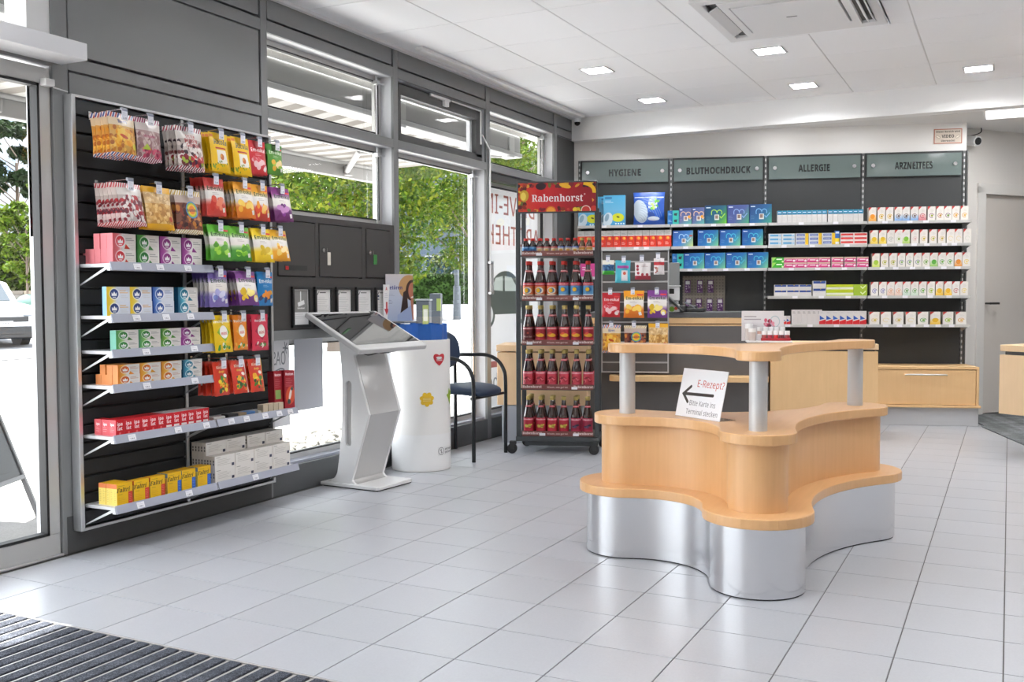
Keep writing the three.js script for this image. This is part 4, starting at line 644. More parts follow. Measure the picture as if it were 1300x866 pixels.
  const big = lathe([[0, 0], [r0 - 0.004, 0], [r0, 0.005], [r0, 0.125], [r0 - 0.004, 0.145], [0.022, 0.195], [0.0165, 0.215], [0.0150, 0.25], [0, 0.252]], 18), cap = lathe([[0.0, 0.272], [0.0165, 0.272], [0.0175, 0.270], [0.0175, 0.245], [0, 0.245]], 16);
  const small = lathe([[0, 0], [0.0215, 0], [0.0232, 0.003], [0.0232, 0.068], [0.020, 0.08], [0.0115, 0.096], [0.0115, 0.105], [0, 0.106]], 16), scap = lathe([[0, 0.118], [0.013, 0.118], [0.0135, 0.116], [0.0135, 0.1], [0, 0.1]], 14);
  const sleeve = (r, rad, y0, y1, id) => { const g = new THREE.CylinderGeometry(rad, rad, y1 - y0, 20, 1, true).rotateY(Math.PI).translate(0, (y0 + y1) / 2, 0), uv = g.attributes.uv; for (let i = 0; i < uv.count; i++) uv.setXY(i, r.u0 + (r.u1 - r.u0) * (0.5 + (uv.getX(i) - 0.5) * 0.999), r.v0 + (r.v1 - r.v0) * uv.getY(i)); return bare(g); };
  const lab = (top, mid, blob, w2, band) => cell(120, 72, (g, w, h) => { bg(g, w, h, mid); g.fillStyle = top; g.fillRect(0, 0, w, 15); for (const x of [30, 60, 90]) if (x === 60) txt(g, 'Rabenhorst', x, 8, 8, '#f7ece6', 'bold {}px serif'); blob(g, 60, 38); lines(g, 38, 62, 44, 2, 5, band ?? '#fff6', 3); if (w2) { g.fillStyle = w2; g.fillRect(0, 56, w, 16); } });
  const LB = {
    a: lab('#c8203a', '#e07a4a', (g, x, y) => { oval(g, x, y, 17, 16, 0, '#f3ead8'); oval(g, x - 2, y, 12, 12, 0, '#5a88b8'); oval(g, x - 4, y, 8, 11, 0, '#f0b81e'); }, '#e9d8c4'),
    b: lab('#c8203a', '#5f9fd0', (g, x, y) => { oval(g, x, y - 4, 13, 12, 0, '#3a78b8'); oval(g, x - 3, y - 4, 8, 10, 0, '#f0b81e'); }, '#cfe2f0'),
    c: lab('#8a2430', '#5f1c22', (g, x, y) => { disc(g, x, y - 8, 4, '#c8503a'); txt(g, 'Vita Saft', x, y + 10, 9, '#f2dcd0', 'italic {}px serif'); }, '#6a2026'),
    d: lab('#c83a4a', '#a82436', (g, x, y) => { oval(g, x, y + 2, 18, 9, 0.1, '#e8b22e'); oval(g, x - 6, y - 6, 9, 5, -0.3, '#d8522c'); }, '#d8485a'),
    e: lab('#d24a62', '#c8404e', (g, x, y) => blobs(g, ['#7a1424', '#a01c30', '#e0707a'], 18, x - 17, y - 10, x + 17, y + 12, 5), '#cf4a5e'),
    f: lab('#c83048', '#b8243a', (g, x, y) => { blobs(g, ['#b8a838', '#d8c85a', '#8a7a28'], 10, x - 13, y - 4, x + 13, y + 8, 6); }, '#c83048'),
    g: lab('#b83050', '#9a2440', (g, x, y) => { blobs(g, ['#2a2438', '#403454', '#5a4a6a'], 12, x - 13, y - 4, x + 13, y + 8, 5); }, '#b83050'),
    s1: lab('#3c86c4', '#5a9fd4', (g, x, y) => oval(g, x, y, 15, 12, 0, '#2a5a98'), '#dfeaf2'), s2: lab('#c83040', '#d8c8b4', (g, x, y) => disc(g, x, y, 11, '#d8b468'), '#e2d4c4'), s3: lab('#3c6ac4', '#e0d4c4', (g, x, y) => disc(g, x, y, 11, '#d8a43c'), '#3c7ac8'), s4: lab('#c85a3a', '#c8963c', (g, x, y) => txt(g, 'Vita', x, y, 18, '#f2e2c8'), '#8a3420'),
  };
  const neck = cell(60, 14, (g, w, h) => { bg(g, w, h, '#c42438'); txt(g, 'Rabenhorst', 30, 7, 8, '#f7e2dc', 'bold {}px serif'); });
  const neckGeo = sleeve(neck, 0.0222, 0.194, 0.210);
  for (const p of [neckGeo]) { const q = p.attributes.position; for (let i = 0; i < q.count; i++) if (q.getY(i) > 0.2) { q.setX(i, q.getX(i) * 0.80); q.setZ(i, q.getZ(i) * 0.80); } else { q.setX(i, q.getX(i) * 1.02); q.setZ(i, q.getZ(i) * 1.02); } }
  const LG = {}; for (const k of Object.keys(LB)) LG[k] = k[0] === 's' ? sleeve(LB[k], 0.0238, 0.012, 0.058) : sleeve(LB[k], r0 + 0.0008, 0.014, 0.118);
  const words = { a: 'orange and cream', b: 'sky blue', c: 'plain maroon', d: 'red with yellow fruit', e: 'pink with red berries', f: 'red with pale grapes', g: 'crimson with dark berries', s1: 'blue', s2: 'cream and red', s3: 'cream and blue', s4: 'amber' };
  const bottle = (k, capM, x, y, z, label, group) => {
    const q = V(x, y, z).applyAxisAngle(V(0, 1, 0), turn).add(R.position), s = k[0] === 's';
    const t = thing('juice_bottle', label, 'bottle', q.toArray(), turn + rr(-0.12, 0.12), group);
    part('glass', s ? small : big, k === 's4' ? amberM : glassM, t); part('cap', s ? scap : cap, capM, t); part('label', LG[k], M.print, t); if (!s) part('neck_label', neckGeo, M.print, t);
  };
  const lvl = ['uppermost', 'second', 'third', 'fourth', 'lowest'];
  const small10 = ['s1', 's1', 's2', 's2', 's2', 's3', 's3', 's3', 's4', 's4'];
  for (let i = 0; i < 10; i++) for (const row of (i < 8 ? [0, 1] : [0])) bottle(small10[i], small10[i] === 's4' ? goldCap : redCap, -0.231 + i * 0.0505, SH[0] + 0.009, ZF - 0.04 - row * 0.055, `small juice bottle, ${words[small10[i]]} label, ${ORD[i]} from left, uppermost rack shelf, ${row ? 'second' : 'front'} row`, 'small juice bottles');
  const ROW = [['a', 'a', 'a', 'b', 'b', 'b'], ['c', 'd', 'd', 'd', 'd', 'd'], ['e', 'e', 'e', 'e', 'e', 'e'], ['f', 'f', 'f', 'f', 'g', 'g']], deep = [[2, 2, 2, 2, 2, 2], [2, 2, 2, 2, 2, 2], [2, 2, 2, 2, 2, 2], [3, 2, 2, 1, 2, 1]];
  ROW.forEach((ks, j) => ks.forEach((k, i) => { for (let row = 0; row < deep[j][i]; row++) bottle(k, j ? goldCap : redCap, -0.213 + i * 0.0852 + rr(-0.004, 0.004), SH[j + 1] + 0.009, ZF - 0.05 - row * 0.09, `juice bottle, ${words[k]} label, ${ORD[i]} from left, ${lvl[j + 1]} rack shelf, ${['front', 'second', 'third'][row]} row`, 'large juice bottles'); }));
}
// ---- three-lobed display island
const LOBES = [[-1.5, -4.12], [-0.85, -3.785], [-0.64, -4.86]];       // left, front, right
function lobed(rho, grow) {                                           // outline: lobe circles joined by hollow arcs
  const s = [], R3 = [0.325, 1.0, 0.62];                                // hollow radii: left-front, front-right, right-left
  const C = LOBES.map(([x, z]) => new THREE.Vector2(x, z)), arcs = [];
  for (let i = 0; i < 3; i++) {
    const A = C[i], B = C[(i + 1) % 3], k = R3[i] - grow, m = A.clone().add(B).multiplyScalar(0.5), dv = B.clone().sub(A), L = dv.length(), n = new THREE.Vector2(-dv.y, dv.x).divideScalar(L);
    const o = C[(i + 2) % 3].clone().sub(m); if (n.dot(o) > 0) n.negate();
    arcs.push([m.addScaledVector(n, Math.sqrt((k + rho) ** 2 - L * L / 4)), k]);
  }
  for (let i = 0; i < 3; i++) {
    const [pc] = arcs[(i + 2) % 3], [nc, nk] = arcs[i], c = C[i], d = C[(i + 1) % 3];
    let a0 = Math.atan2(pc.y - c.y, pc.x - c.x), a1 = Math.atan2(nc.y - c.y, nc.x - c.x);
    const out = c.clone().sub(new THREE.Vector2(-1, -4.3)), mid = Math.atan2(out.y, out.x); const norm = (t, ref) => { while (t - ref > Math.PI) t -= 2 * Math.PI; while (t - ref < -Math.PI) t += 2 * Math.PI; return t; };
    a0 = norm(a0, mid); a1 = norm(a1, mid);
    for (let j = 0; j <= 20; j++) { const t = a0 + (a1 - a0) * j / 20; s.push([c.x + Math.cos(t) * rho, c.y + Math.sin(t) * rho]); }
    let b0 = Math.atan2(c.y - nc.y, c.x - nc.x), b1 = norm(Math.atan2(d.y - nc.y, d.x - nc.x), b0);
    for (let j = 1; j < 26; j++) { const t = b0 + (b1 - b0) * j / 26; s.push([nc.x + Math.cos(t) * nk, nc.y + Math.sin(t) * nk]); }
  }
  return s;
}
{
  const rot = (g) => g.rotateX(Math.PI / 2);                           // shape (x, z) -> floor plan; extrusion goes down
  const isl = thing('display_island', 'three-lobed maple display island on a brushed steel base', 'display island');
  const slab = (rho, y0, y1, m, name, bev = 0.004) => { const g = extr(poly(lobed(rho, rho - 0.145)), y1 - y0, bev, 4); rot(g); g.translate(0, y1, 0); return part(name, metricUV(g), m, isl); };
  const wall = (rho, y0, y1, m, name) => {                              // a smooth bent skirt
    const pts = lobed(rho, rho - 0.145), n = pts.length, pos = [], nor = [], uv = []; let run = 0;
    const N = pts.map((p, i) => { const a = pts[(i + n - 1) % n], b = pts[(i + 1) % n], t = new THREE.Vector2(b[0] - a[0], b[1] - a[1]).normalize(); return [t.y, -t.x]; });
    const area = pts.reduce((q, p, i) => q + p[0] * pts[(i + 1) % n][1] - pts[(i + 1) % n][0] * p[1], 0), f = area > 0 ? 1 : -1;
    for (let i = 0; i < n; i++) { const j = (i + 1) % n, a = pts[i], b = pts[j], l = Math.hypot(b[0] - a[0], b[1] - a[1]); for (const [k, y, u] of f > 0 ? [[i, y0, run], [i, y1, run], [j, y1, run + l], [i, y0, run], [j, y1, run + l], [j, y0, run + l]] : [[i, y0, run], [j, y1, run + l], [i, y1, run], [i, y0, run], [j, y0, run + l], [j, y1, run + l]]) { pos.push(pts[k][0], y, pts[k][1]); nor.push(N[k][0] * f, 0, N[k][1] * f); uv.push(u, y); } run += l; }
    const g = new THREE.BufferGeometry(); g.setAttribute('position', new THREE.Float32BufferAttribute(pos, 3)); g.setAttribute('normal', new THREE.Float32BufferAttribute(nor, 3)); g.setAttribute('uv', new THREE.Float32BufferAttribute(uv, 2));
    return part(name, g, m, isl);
  };
  wall(0.176, 0, 0.007, M.rubber, 'floor_gasket');
  wall(0.180, 0.006, 0.268, M.steel, 'steel_base');
  slab(0.210, 0.268, 0.308, M.wood, 'lower_shelf');
  wall(0.113, 0.308, 0.566, M.wood, 'wood_body');
  slab(0.145, 0.566, 0.606, M.wood, 'middle_shelf');
  slab(0.085, 0.875, 0.913, M.wood, 'top_shelf');
  for (const [x, z] of LOBES) part('column', rod(V(x, 0.606, z), V(x, 0.875, z), 0.0345, 32), mat([0.55, 0.55, 0.55], 0.5, { metalness: 0.3 }), isl);
  // acrylic sign
  const r = cell(300, 212, (g, w, h) => { bg(g, w, h, '#e7e7ea'); txt(g, 'E-Rezept?', w * 0.67, 62, 42, '#b8423a', '{}px sans-serif', 'center', 182); g.strokeStyle = '#3c3634'; g.lineWidth = 13; g.lineCap = 'round'; g.beginPath(); g.moveTo(30, 112); g.lineTo(228, 108); g.moveTo(74, 78); g.lineTo(30, 112); g.lineTo(68, 146); g.stroke(); txt(g, 'Bitte Karte ins', w * 0.56, 148, 30, '#6a6a6e', '{}px sans-serif', 'center', 176); txt(g, 'Terminal stecken', w * 0.58, 186, 30, '#6a6a6e', '{}px sans-serif', 'center', 212); });
  const dv = Math.atan2(-0.151, 0.233);
  const sg = thing('notice_sign', 'white slanted notice with a left arrow on the island', 'sign', [-1.165, 0.606, -4.045], Math.atan2(-(-3.909 + 4.06), -1.025 + 1.258));
  const face = part('card', signGeo(r, 0.278, 0.208, 0.003, plain('#e4e4e8')), M.gloss, sg); face.rotation.x = -0.24; face.position.set(0.0, 0.001, 0.0);
  part('acrylic_foot', rb(-0.139, 0.139, 0, 0.003, -0.09, 0.0, 0.001, 1), new THREE.MeshPhysicalMaterial({ color: lin(0.95, 0.95, 0.95), transmission: 0.9, roughness: 0.05, thickness: 0 }), sg);
}
// white cosmetics display on the island's top shelf
{
  const r = cell(150, 90, (g, w, h) => { bg(g, w, h, '#d9d5d7'); lines(g, 10, 16, 66, 2, 8, '#9a9296', 3); lines(g, 10, 36, 50, 3, 8, '#b9b2b6'); blobs(g, ['#c8536a', '#b03450', '#d88a9a', '#6a2a3a'], 12, 76, 24, 116, 46, 7); g.strokeStyle = '#9ab0b8'; g.lineWidth = 2; g.beginPath(); g.arc(118, 32, 16, 0, 7); g.stroke(); txt(g, 'avène', 112, 76, 12, '#4a4a52'); });
  const t = thing('cosmetics_display', 'small white tester display with a flower board on the island top', 'display', [-0.985, 0.913, -4.47], 17 * Math.PI / 180);
  part('back_board', signGeo(r, 0.185, 0.135, 0.004, plain('#d5d1d3')).clone().translate(0, 0.004, -0.02), M.print, t);
  part('tray', rb(-0.075, 0.12, 0, 0.008, -0.03, 0.085, 0.002, 1), M.white, t); part('riser', rb(-0.03, 0.10, 0.008, 0.036, -0.016, 0.022, 0.002, 1), M.white, t); part('front_step', rb(-0.012, 0.115, 0.008, 0.020, 0.03, 0.062, 0.002, 1), mat([0.4, 0.02, 0.03], 0.4), t);
  const jar = (x, y, z, c, label) => { const q = V(x, y, z).applyAxisAngle(V(0, 1, 0), t.rotation.y).add(t.position); const j = thing('cosmetic_jar', label, 'jar', q.toArray(), 0, 'testers on the cosmetics display'); part('body', rod(V(0, 0, 0), V(0, 0.014, 0), 0.0115, 16), c, j); part('lid', rod(V(0, 0.014, 0), V(0, 0.032, 0), 0.0122, 16), M.white, j); };
  for (let i = 0; i < 5; i++) { jar(0.002 + i * 0.0245, 0.020, 0.046, mat([[0.35, 0.05, 0.05], [0.4, 0.03, 0.06], [0.6, 0.03, 0.03], [0.12, 0.01, 0.02], [0.3, 0.03, 0.04]][i], 0.3), `tiny red tester jar, ${ORD[i]} from the left in the display's front row`); jar(-0.014 + i * 0.0245, 0.036, 0.004, mat([0.6, 0.35, 0.28], 0.3), `tiny beige tester jar, ${ORD[i]} from the left in the display's rear row`); }
  for (const [x, z, h, l] of [[-0.05, 0.05, 0.055, 'short white tube at the front of the tester display'], [-0.062, 0.0, 0.075, 'tall white tube at the back of the tester display']]) { const q = V(x, 0.008, z).applyAxisAngle(V(0, 1, 0), t.rotation.y).add(t.position); const b = thing('cosmetic_tube', l, 'tube', q.toArray(), 0, 'testers on the cosmetics display'); part('body', rod(V(0, 0, 0), V(0, h * 0.7, 0), 0.016, 16), mat([0.55, 0.48, 0.45], 0.3), b); part('cap', rod(V(0, h * 0.7, 0), V(0, h, 0), 0.017, 16), M.white, b); }
}
// ================================================================ BACK SHELVING, in the frame of the back wall (x along it, z into the room)
const atB = (s, y, c) => bw(s, y, c);
const BAYX = [-0.035, -0.887, -1.736, -2.585, -3.434];
const LEVELS = [[1.765, 1.567, 1.366, 1.117, 0.866], [1.765, 1.567, 1.366, 1.117, 0.866, 0.66], [1.765, 1.567, 1.366], [1.765, 1.567, 1.30]];
const SIGNS = ['ARZNEITEES', 'ALLERGIE', 'BLUTHOCHDRUCK', 'HYGIENE'], SWORD = ['tea', 'allergy', 'blood pressure', 'hygiene'];
{
  const perf = data(8, 64, (u, v, x, y) => (y % 16 < 8 && x > 1 && x < 6 ? [205, 205, 205] : [96, 98, 98])); perf.repeat.set(1, 12);
  const pm = mat('#ffffff', 0.4, { map: perf, metalness: 0.2 });
  const metal = mat([0.60, 0.60, 0.585], 0.38, { metalness: 0.35 });
  for (let b = 0; b < 4; b++) {
    const x1 = BAYX[b], x0 = BAYX[b + 1];
    const u = thing('shelving_bay', `dark wall shelving bay under the ${SIGNS[b]} sign`, 'shelving', [OB[0], 0, OB[1]], TH, 'wall shelving bays');
    part('back_panel', rb(x0 + 0.012, x1 - 0.012, 0.0, 2.392, -0.01, 0.008, 0.002, 1), M.panelGrey, u);
    for (const x of b === 3 ? [x1, x0] : [x1]) { const g = new THREE.BoxGeometry(0.022, 2.39, 0.03).translate(x, 1.195, 0.0); part('perforated_post', bare(g), pm, u); }
    if (!b) part('end_cheek', rb(x1 + 0.013, x1 + 0.028, 0, 2.392, -0.012, 0.03, 0.002, 1), M.frameDark, u);
    for (const y of LEVELS[b]) {
      const s = part('shelf', merge([bb(x0 + 0.004, x1 - 0.004, y - 0.012, y, 0.01, 0.276), bb(x0 + 0.004, x1 - 0.004, y - 0.024, y + 0.001, 0.274, 0.280)]), metal, u);
      const br = poly([[0, 0], [0.262, 0.045], [0.262, 0.058], [0, 0.058]]);
      part('bracket', extr(br, 0.003).rotateY(-Math.PI / 2).translate(x1 - 0.006, y - 0.066, 0.012), M.shelfMetal, s);
      const n = 2 + Math.floor(rnd() * 3 + (b ? 0 : 2)); for (let i = 0; i < n; i++) { const x = x0 + 0.08 + (x1 - x0 - 0.16) * (i + rr(0.2, 0.8)) / n; part('price_label', bb(x - 0.022, x + 0.022, y - 0.022, y + 0.000, 0.280, 0.282), M.tag, s); }
    }
    // header sign on stand-offs
    const r = cell(320, 78, (g, w, h) => { bg(g, w, h, '#64726f'); txt(g, SIGNS[b], w * 0.5, h * 0.52, 34, '#0c1012', 'bold {}px sans-serif', 'center', [128, 110, 232, 122][b]); });
    const cxn = (x0 + x1) / 2, sg = thing('header_sign', `grey glass sign reading ${SIGNS[b]}`, 'sign', atB(cxn, 2.176, 0.024), TH, 'signs above the wall shelving');
    part('plate', signGeo(r, 0.795, 0.196, 0.006, plain('#6f807e')).clone().translate(0, 0, 0.006), M.gloss, sg);
    for (const q of [-0.345, 0.345]) part('standoff', merge([rod(V(q, 0.10, -0.016), V(q, 0.10, 0.01), 0.008, 12), rod(V(q, 0.10, 0.006), V(q, 0.10, 0.016), 0.017, 20)]), M.chrome, sg);
  }
  // drawer bases
  for (let b = 0; b < 2; b++) {
    const x1 = BAYX[b] + (b ? -0.012 : 0.055), x0 = BAYX[b + 1] - 0.01;
    const u = thing('drawer_base', b ? 'wooden drawer base hidden behind the wood counter' : 'light wood drawer base with a bow handle under the tea shelves', 'drawer', [OB[0], 0, OB[1]], TH);
    part('plinth', rb(x0, x1 - 0.01, 0, 0.155, 0.02, 0.392, 0.003), mat([0.55, 0.56, 0.58], 0.4), u);
    part('body', merge([rb(x0, x1 - 0.012, 0.485, 0.508, 0.015, 0.41, 0.003), rb(x0, x1, 0.158, 0.178, 0.015, 0.43, 0.003), rb(x1 - 0.034, x1 - 0.012, 0.17, 0.49, 0.015, 0.41, 0.003), rb(x0, x0 + 0.02, 0.17, 0.49, 0.015, 0.41, 0.003), bb(x0 + 0.02, x1 - 0.034, 0.178, 0.485, 0.02, 0.03)]), M.oak, u);
    const d = part('drawer_front', rb(x0 + 0.023, x1 - 0.038, 0.182, 0.480, 0.385, 0.405, 0.002, 1), M.oak, u);
    const hx = -0.42 + (b ? -0.85 : 0); part('handle', tube([[hx - 0.17, 0.437, 0.405], [hx - 0.15, 0.44, 0.425], [hx - 0.07, 0.441, 0.438], [hx, 0.441, 0.442], [hx + 0.07, 0.441, 0.438], [hx + 0.15, 0.44, 0.425], [hx + 0.17, 0.437, 0.405]], 0.0065, 40, 8), M.alu, d);
  }
}
const onWall = (name, label, cat, des, w, h, d, s, y, group, front = 0.262, m = M.print, turn = 0) => solo(name, label, cat, packGeo(des, w, h, d), m, atB(s + w / 2, y, front + rr(-0.003, 0.002)), TH + turn + rr(-0.02, 0.02), group);
const SHW = ['uppermost', 'second', 'third', 'fourth', 'fifth'];
// ---- tea cartons
{
  const T = {}; const tea = (key, ring, fill, bottom, big) => (T[key] = { id: ++desId, f: cell(54, 100, (g, w, h) => { bg(g, w, h, '#e4e0da'); if (bottom) grad(g, w, h, [[0, '#e4e0da'], [1, bottom]], false, h * 0.52, h); tri(g, [[0, 0], [22, 0], [0, 26]], '#c23a34'); g.lineWidth = 4; g.strokeStyle = ring; g.beginPath(); g.arc(w * 0.52, h * 0.66, 15, 0.9, 6.1); g.stroke(); if (fill) disc(g, w * 0.55, h * 0.66, big ? 14 : 8, fill); lines(g, 22, 24, 24, 3, 6, '#b4b0aa'); }), s: plain('#c8c2ba'), t: plain('#d6d0c8') });
  tea('orangeB', '#e8901e', '#e8941e', '#eb9a26', 1); tea('yellowC', '#d8b02a', '#c8a02a', null); tea('blueB', '#7a5a4a', '#5a4034', '#6a9ad4'); tea('roseB', '#a83a4a', '#d88a8a', '#c86a72'); tea('violet', '#8a5a78', '#9aa43a'); tea('brown', '#a8624a', '#b88a3a'); tea('dark', '#5a3a5a', '#6a8a3a'); tea('amber', '#c88a2a', '#d8a23a'); tea('amber2', '#d89a4a', '#d8b05a');
  tea('yellowB', '#d8b41e', '#e2bc22', '#e8c83a', 1); tea('grey', '#b8b8b4', '#c8c8c0'); tea('leaf', '#cfd8b8', '#8aa43a'); tea('greenB', '#6aa42a', '#7ab82e', '#a8cc5a', 1); tea('pinkP', '#dcc4c0', '#d8b4ac'); tea('sand', '#d8c08a', '#c8b04a'); tea('sand2', '#d8c07a', '#b8b84a'); tea('cream', '#e0d0a0', null); tea('faint', '#d0d4c8', null);
  tea('limeB', '#8ab82e', '#a0c83a', '#c4d85a', 1); tea('olive', '#c8bc5a', '#a8b03a'); tea('slate', '#7a8a94', '#8ab06a'); tea('mid', '#8aae5a', '#6a9e3a'); tea('greenD', '#4a9a3a', '#5aaa3a', '#8ac05a', 1); tea('ringG', '#5a9a5a', '#6aa83a'); tea('rust', '#c8782a', '#d8862a', '#d88a3a', 1);
  tea('purple', '#6a6aa4', '#9a9ac4'); tea('peach', '#d89a7a', '#d8a88a', '#e2c4b4'); tea('sageB', '#7aa87a', '#6a9a5a', '#c4d8c8'); tea('limeD', '#a8c03a', '#9ab82e'); tea('goldB', '#d8a81e', '#e0b022', '#e8b82e', 1); tea('redR', '#b86a5a', '#d8a0a0'); tea('wheat', '#e0c86a', '#e8d48a');
  const W = { orangeB: 'orange sun', yellowC: 'yellow disc', blueB: 'blue foot', roseB: 'rose foot', violet: 'violet ring', brown: 'brown ring', dark: 'dark purple ring', amber: 'amber ring', amber2: 'pale amber ring', yellowB: 'yellow foot', grey: 'grey ring', leaf: 'small leaves', greenB: 'green foot', pinkP: 'faint pink ring', sand: 'sand ring', sand2: 'sand and green ring', cream: 'cream ring', faint: 'very faint ring', limeB: 'lime foot', olive: 'olive ring', slate: 'slate ring', mid: 'green disc', greenD: 'dark green foot', ringG: 'green ring', rust: 'rust foot', purple: 'purple ring', peach: 'peach foot', sageB: 'sage foot', limeD: 'lime disc', goldB: 'gold foot', redR: 'red ring', wheat: 'wheat ring' };
  const R = [
    [[108, 203, 293, 385, 468, 557, 642, 738, 828, 910, 995, 1085], -0.879, 0.000773, 'orangeB yellowC yellowC blueB blueB blueB roseB violet brown dark amber amber2'],
    [[125, 218, 305, 388, 468, 562, 655, 755, 848, 940, 1025, 1115], -0.863, 0.000772, 'yellowB yellowB grey leaf greenB pinkP sand sand2 sand cream cream faint'],
    [[145, 238, 328, 418, 505, 592, 680, 765, 850, 933, 1022, 1107], -0.845, 0.000772, 'limeB olive olive slate slate slate mid greenD ringG ringG rust wheat'],
    [[128, 218, 302, 387, 473, 558, 645, 732, 822, 912, 995, 1080], -0.855, 0.000774, 'purple purple peach peach sageB sageB ringG limeD goldB goldB redR wheat'],
    [[115, 238, 372, 505, 635, 765, 900, 1035], -0.863, 0.000776, 'sand cream sand cream ringG goldB limeD amber2']];
  R.forEach(([xs, s0, k, keys], i) => keys.split(' ').forEach((key, j) => onWall('tea_box', `white tea box with ${W[key]}, ${ORD[j]} from left on the ${SHW[i]} tea shelf`, 'tea box', T[key], i === 4 ? 0.084 : 0.0625, i === 4 ? 0.108 : 0.119, 0.075, s0 + (xs[j] - xs[0]) * k, LEVELS[0][i] + 0.001, 'tea boxes under the ARZNEITEES sign')));
}
// ---- allergy shelves
{
  const mk = (w, h, f, s = '#d4d2d0', t = '#c8c6c4') => design(w, h, f, s, t);
  const a1 = mk(36, 86, (g, w, h) => { bg(g, w, h, '#d6d4d2'); grad(g, w, h, [[0, '#2a94b8'], [1, '#2a7aa0']], false, 0, 30); g.fillStyle = '#eef'; g.fillRect(6, 12, 22, 5); lines(g, 6, 46, 24, 5, 7, '#b4b2b4'); });
  for (let i = 0; i < 17; i++) onWall('allergy_carton', `upright white carton with turquoise top, ${i < 10 ? ORD[i] + ' of the left ten' : ORD[i - 10] + ' of the right seven'}`, 'box', a1, 0.0405, 0.105, 0.06, -1.652 + i * 0.0424 + (i > 9 ? 0.008 : 0), LEVELS[1][0] + 0.001, 'turquoise topped cartons');
  const b1 = mk(90, 28, (g, w, h) => { bg(g, w, h, '#c9d0d6'); g.fillStyle = '#5a9fca'; g.fillRect(10, 7, 58, 13); g.fillStyle = '#8cc0e0'; g.fillRect(72, 10, 14, 10); }), b2 = mk(90, 28, (g, w, h) => { bg(g, w, h, '#c3c8cf'); g.fillStyle = '#2f4c98'; g.fillRect(10, 5, 54, 15); txt(g, 'Cetirizin', 37, 12, 11, '#e6e8f0'); g.fillStyle = '#e2b92c'; g.fillRect(68, 0, 22, h); }), b3 = mk(90, 28, (g, w, h) => { bg(g, w, h, '#e2dcda'); g.fillStyle = '#cc3a38'; g.fillRect(4, 6, 70, 14); disc(g, 80, 13, 7, '#c81e24'); });
  const st = [[-1.725, b1, 'pale blue'], [-1.612, b1, 'pale blue'], [-1.496, b2, 'blue and yellow'], [-1.383, b2, 'blue and yellow'], [-1.27, b2, 'blue and yellow'], [-1.114, b3, 'red and white'], [-1.0, b3, 'red and white']], c2 = {};
  st.forEach(([s, d, wd]) => { c2[wd] = (c2[wd] ?? 0) + 1; for (let l = 0; l < 3; l++) onWall('flat_carton', `flat ${wd} carton, ${ORD[c2[wd] - 1]} such stack, ${['bottom', 'middle', 'top'][l]} layer, second allergy shelf`, 'box', d, 0.1105, 0.0335, 0.06, s, LEVELS[1][1] + 0.001 + l * 0.0337, 'flat cartons on the second allergy shelf'); });
  onWall('spray_carton', 'narrow upright blue and yellow carton on the second allergy shelf', 'box', mk(34, 100, (g, w, h) => { bg(g, w, h, '#3a6cb8'); g.fillStyle = '#e8c82c'; g.fillRect(0, 54, w, 46); g.fillStyle = '#dfe6ee'; g.fillRect(4, 8, 26, 12); g.fillRect(4, 80, 26, 16); }, '#24407a', '#3a6cb8'), 0.038, 0.119, 0.04, -1.16, LEVELS[1][1] + 0.001);
  const gr = mk(80, 38, (g, w, h) => { bg(g, w, h, '#3aa82e'); tri(g, [[0, h], [30, 0], [0, 0]], '#9ad45a'); g.fillStyle = '#eef6e6'; g.fillRect(30, 10, 38, 8); disc(g, 72, 30, 7, '#d4eab8'); }), pk = mk(80, 38, (g, w, h) => { bg(g, w, h, '#c83a7a'); g.fillStyle = '#c9b8a0'; g.fillRect(0, 0, w, 10); g.fillStyle = '#f0e0e8'; g.fillRect(18, 16, 40, 7); disc(g, 70, 24, 8, '#efe2ea'); tri(g, [[0, 30], [18, 12], [0, 12]], '#e2a0c0'); });
  for (let l = 0; l < 2; l++) onWall('nasal_carton', `green carton at the left end of the third allergy shelf, ${l ? 'upper' : 'lower'} layer`, 'box', gr, 0.102, 0.046, 0.05, -1.696, LEVELS[1][2] + 0.001 + l * 0.0462, 'cartons on the third allergy shelf');
  [-1.592, -1.494, -1.394, -1.294, -1.185, -1.078, -0.973].forEach((s, i) => { for (let l = 0; l < 2; l++) onWall('nasal_carton', `pink carton, ${ORD[i]} from the left on the third allergy shelf, ${l ? 'upper' : 'lower'} layer`, 'box', pk, 0.097, 0.0455, 0.05, s, LEVELS[1][2] + 0.001 + l * 0.0457, 'cartons on the third allergy shelf'); });
  const wb = mk(90, 40, (g, w, h) => { bg(g, w, h, '#d4d2d0'); g.fillStyle = '#2a4a94'; g.fillRect(4, 2, w - 8, 12); tri(g, [[48, 0], [58, 0], [53, 8]], '#e8c43a'); lines(g, 10, 22, 60, 2, 7, '#b8b6b4'); }), yg = mk(100, 40, (g, w, h) => { bg(g, w, h, '#d8dcc8'); g.fillStyle = '#b4c41e'; g.fillRect(0, 0, w, 19); g.fillStyle = '#c8d84a'; g.fillRect(0, 34, w, 6); }, '#b4c41e', '#b4c41e'), lm = mk(90, 40, (g, w, h) => { bg(g, w, h, '#9ab82e'); g.strokeStyle = '#dce8b8'; g.lineWidth = 7; g.beginPath(); g.moveTo(46, 14); g.lineTo(60, 28); g.lineTo(80, 8); g.stroke(); }, '#8aa82a', '#8aa82a');
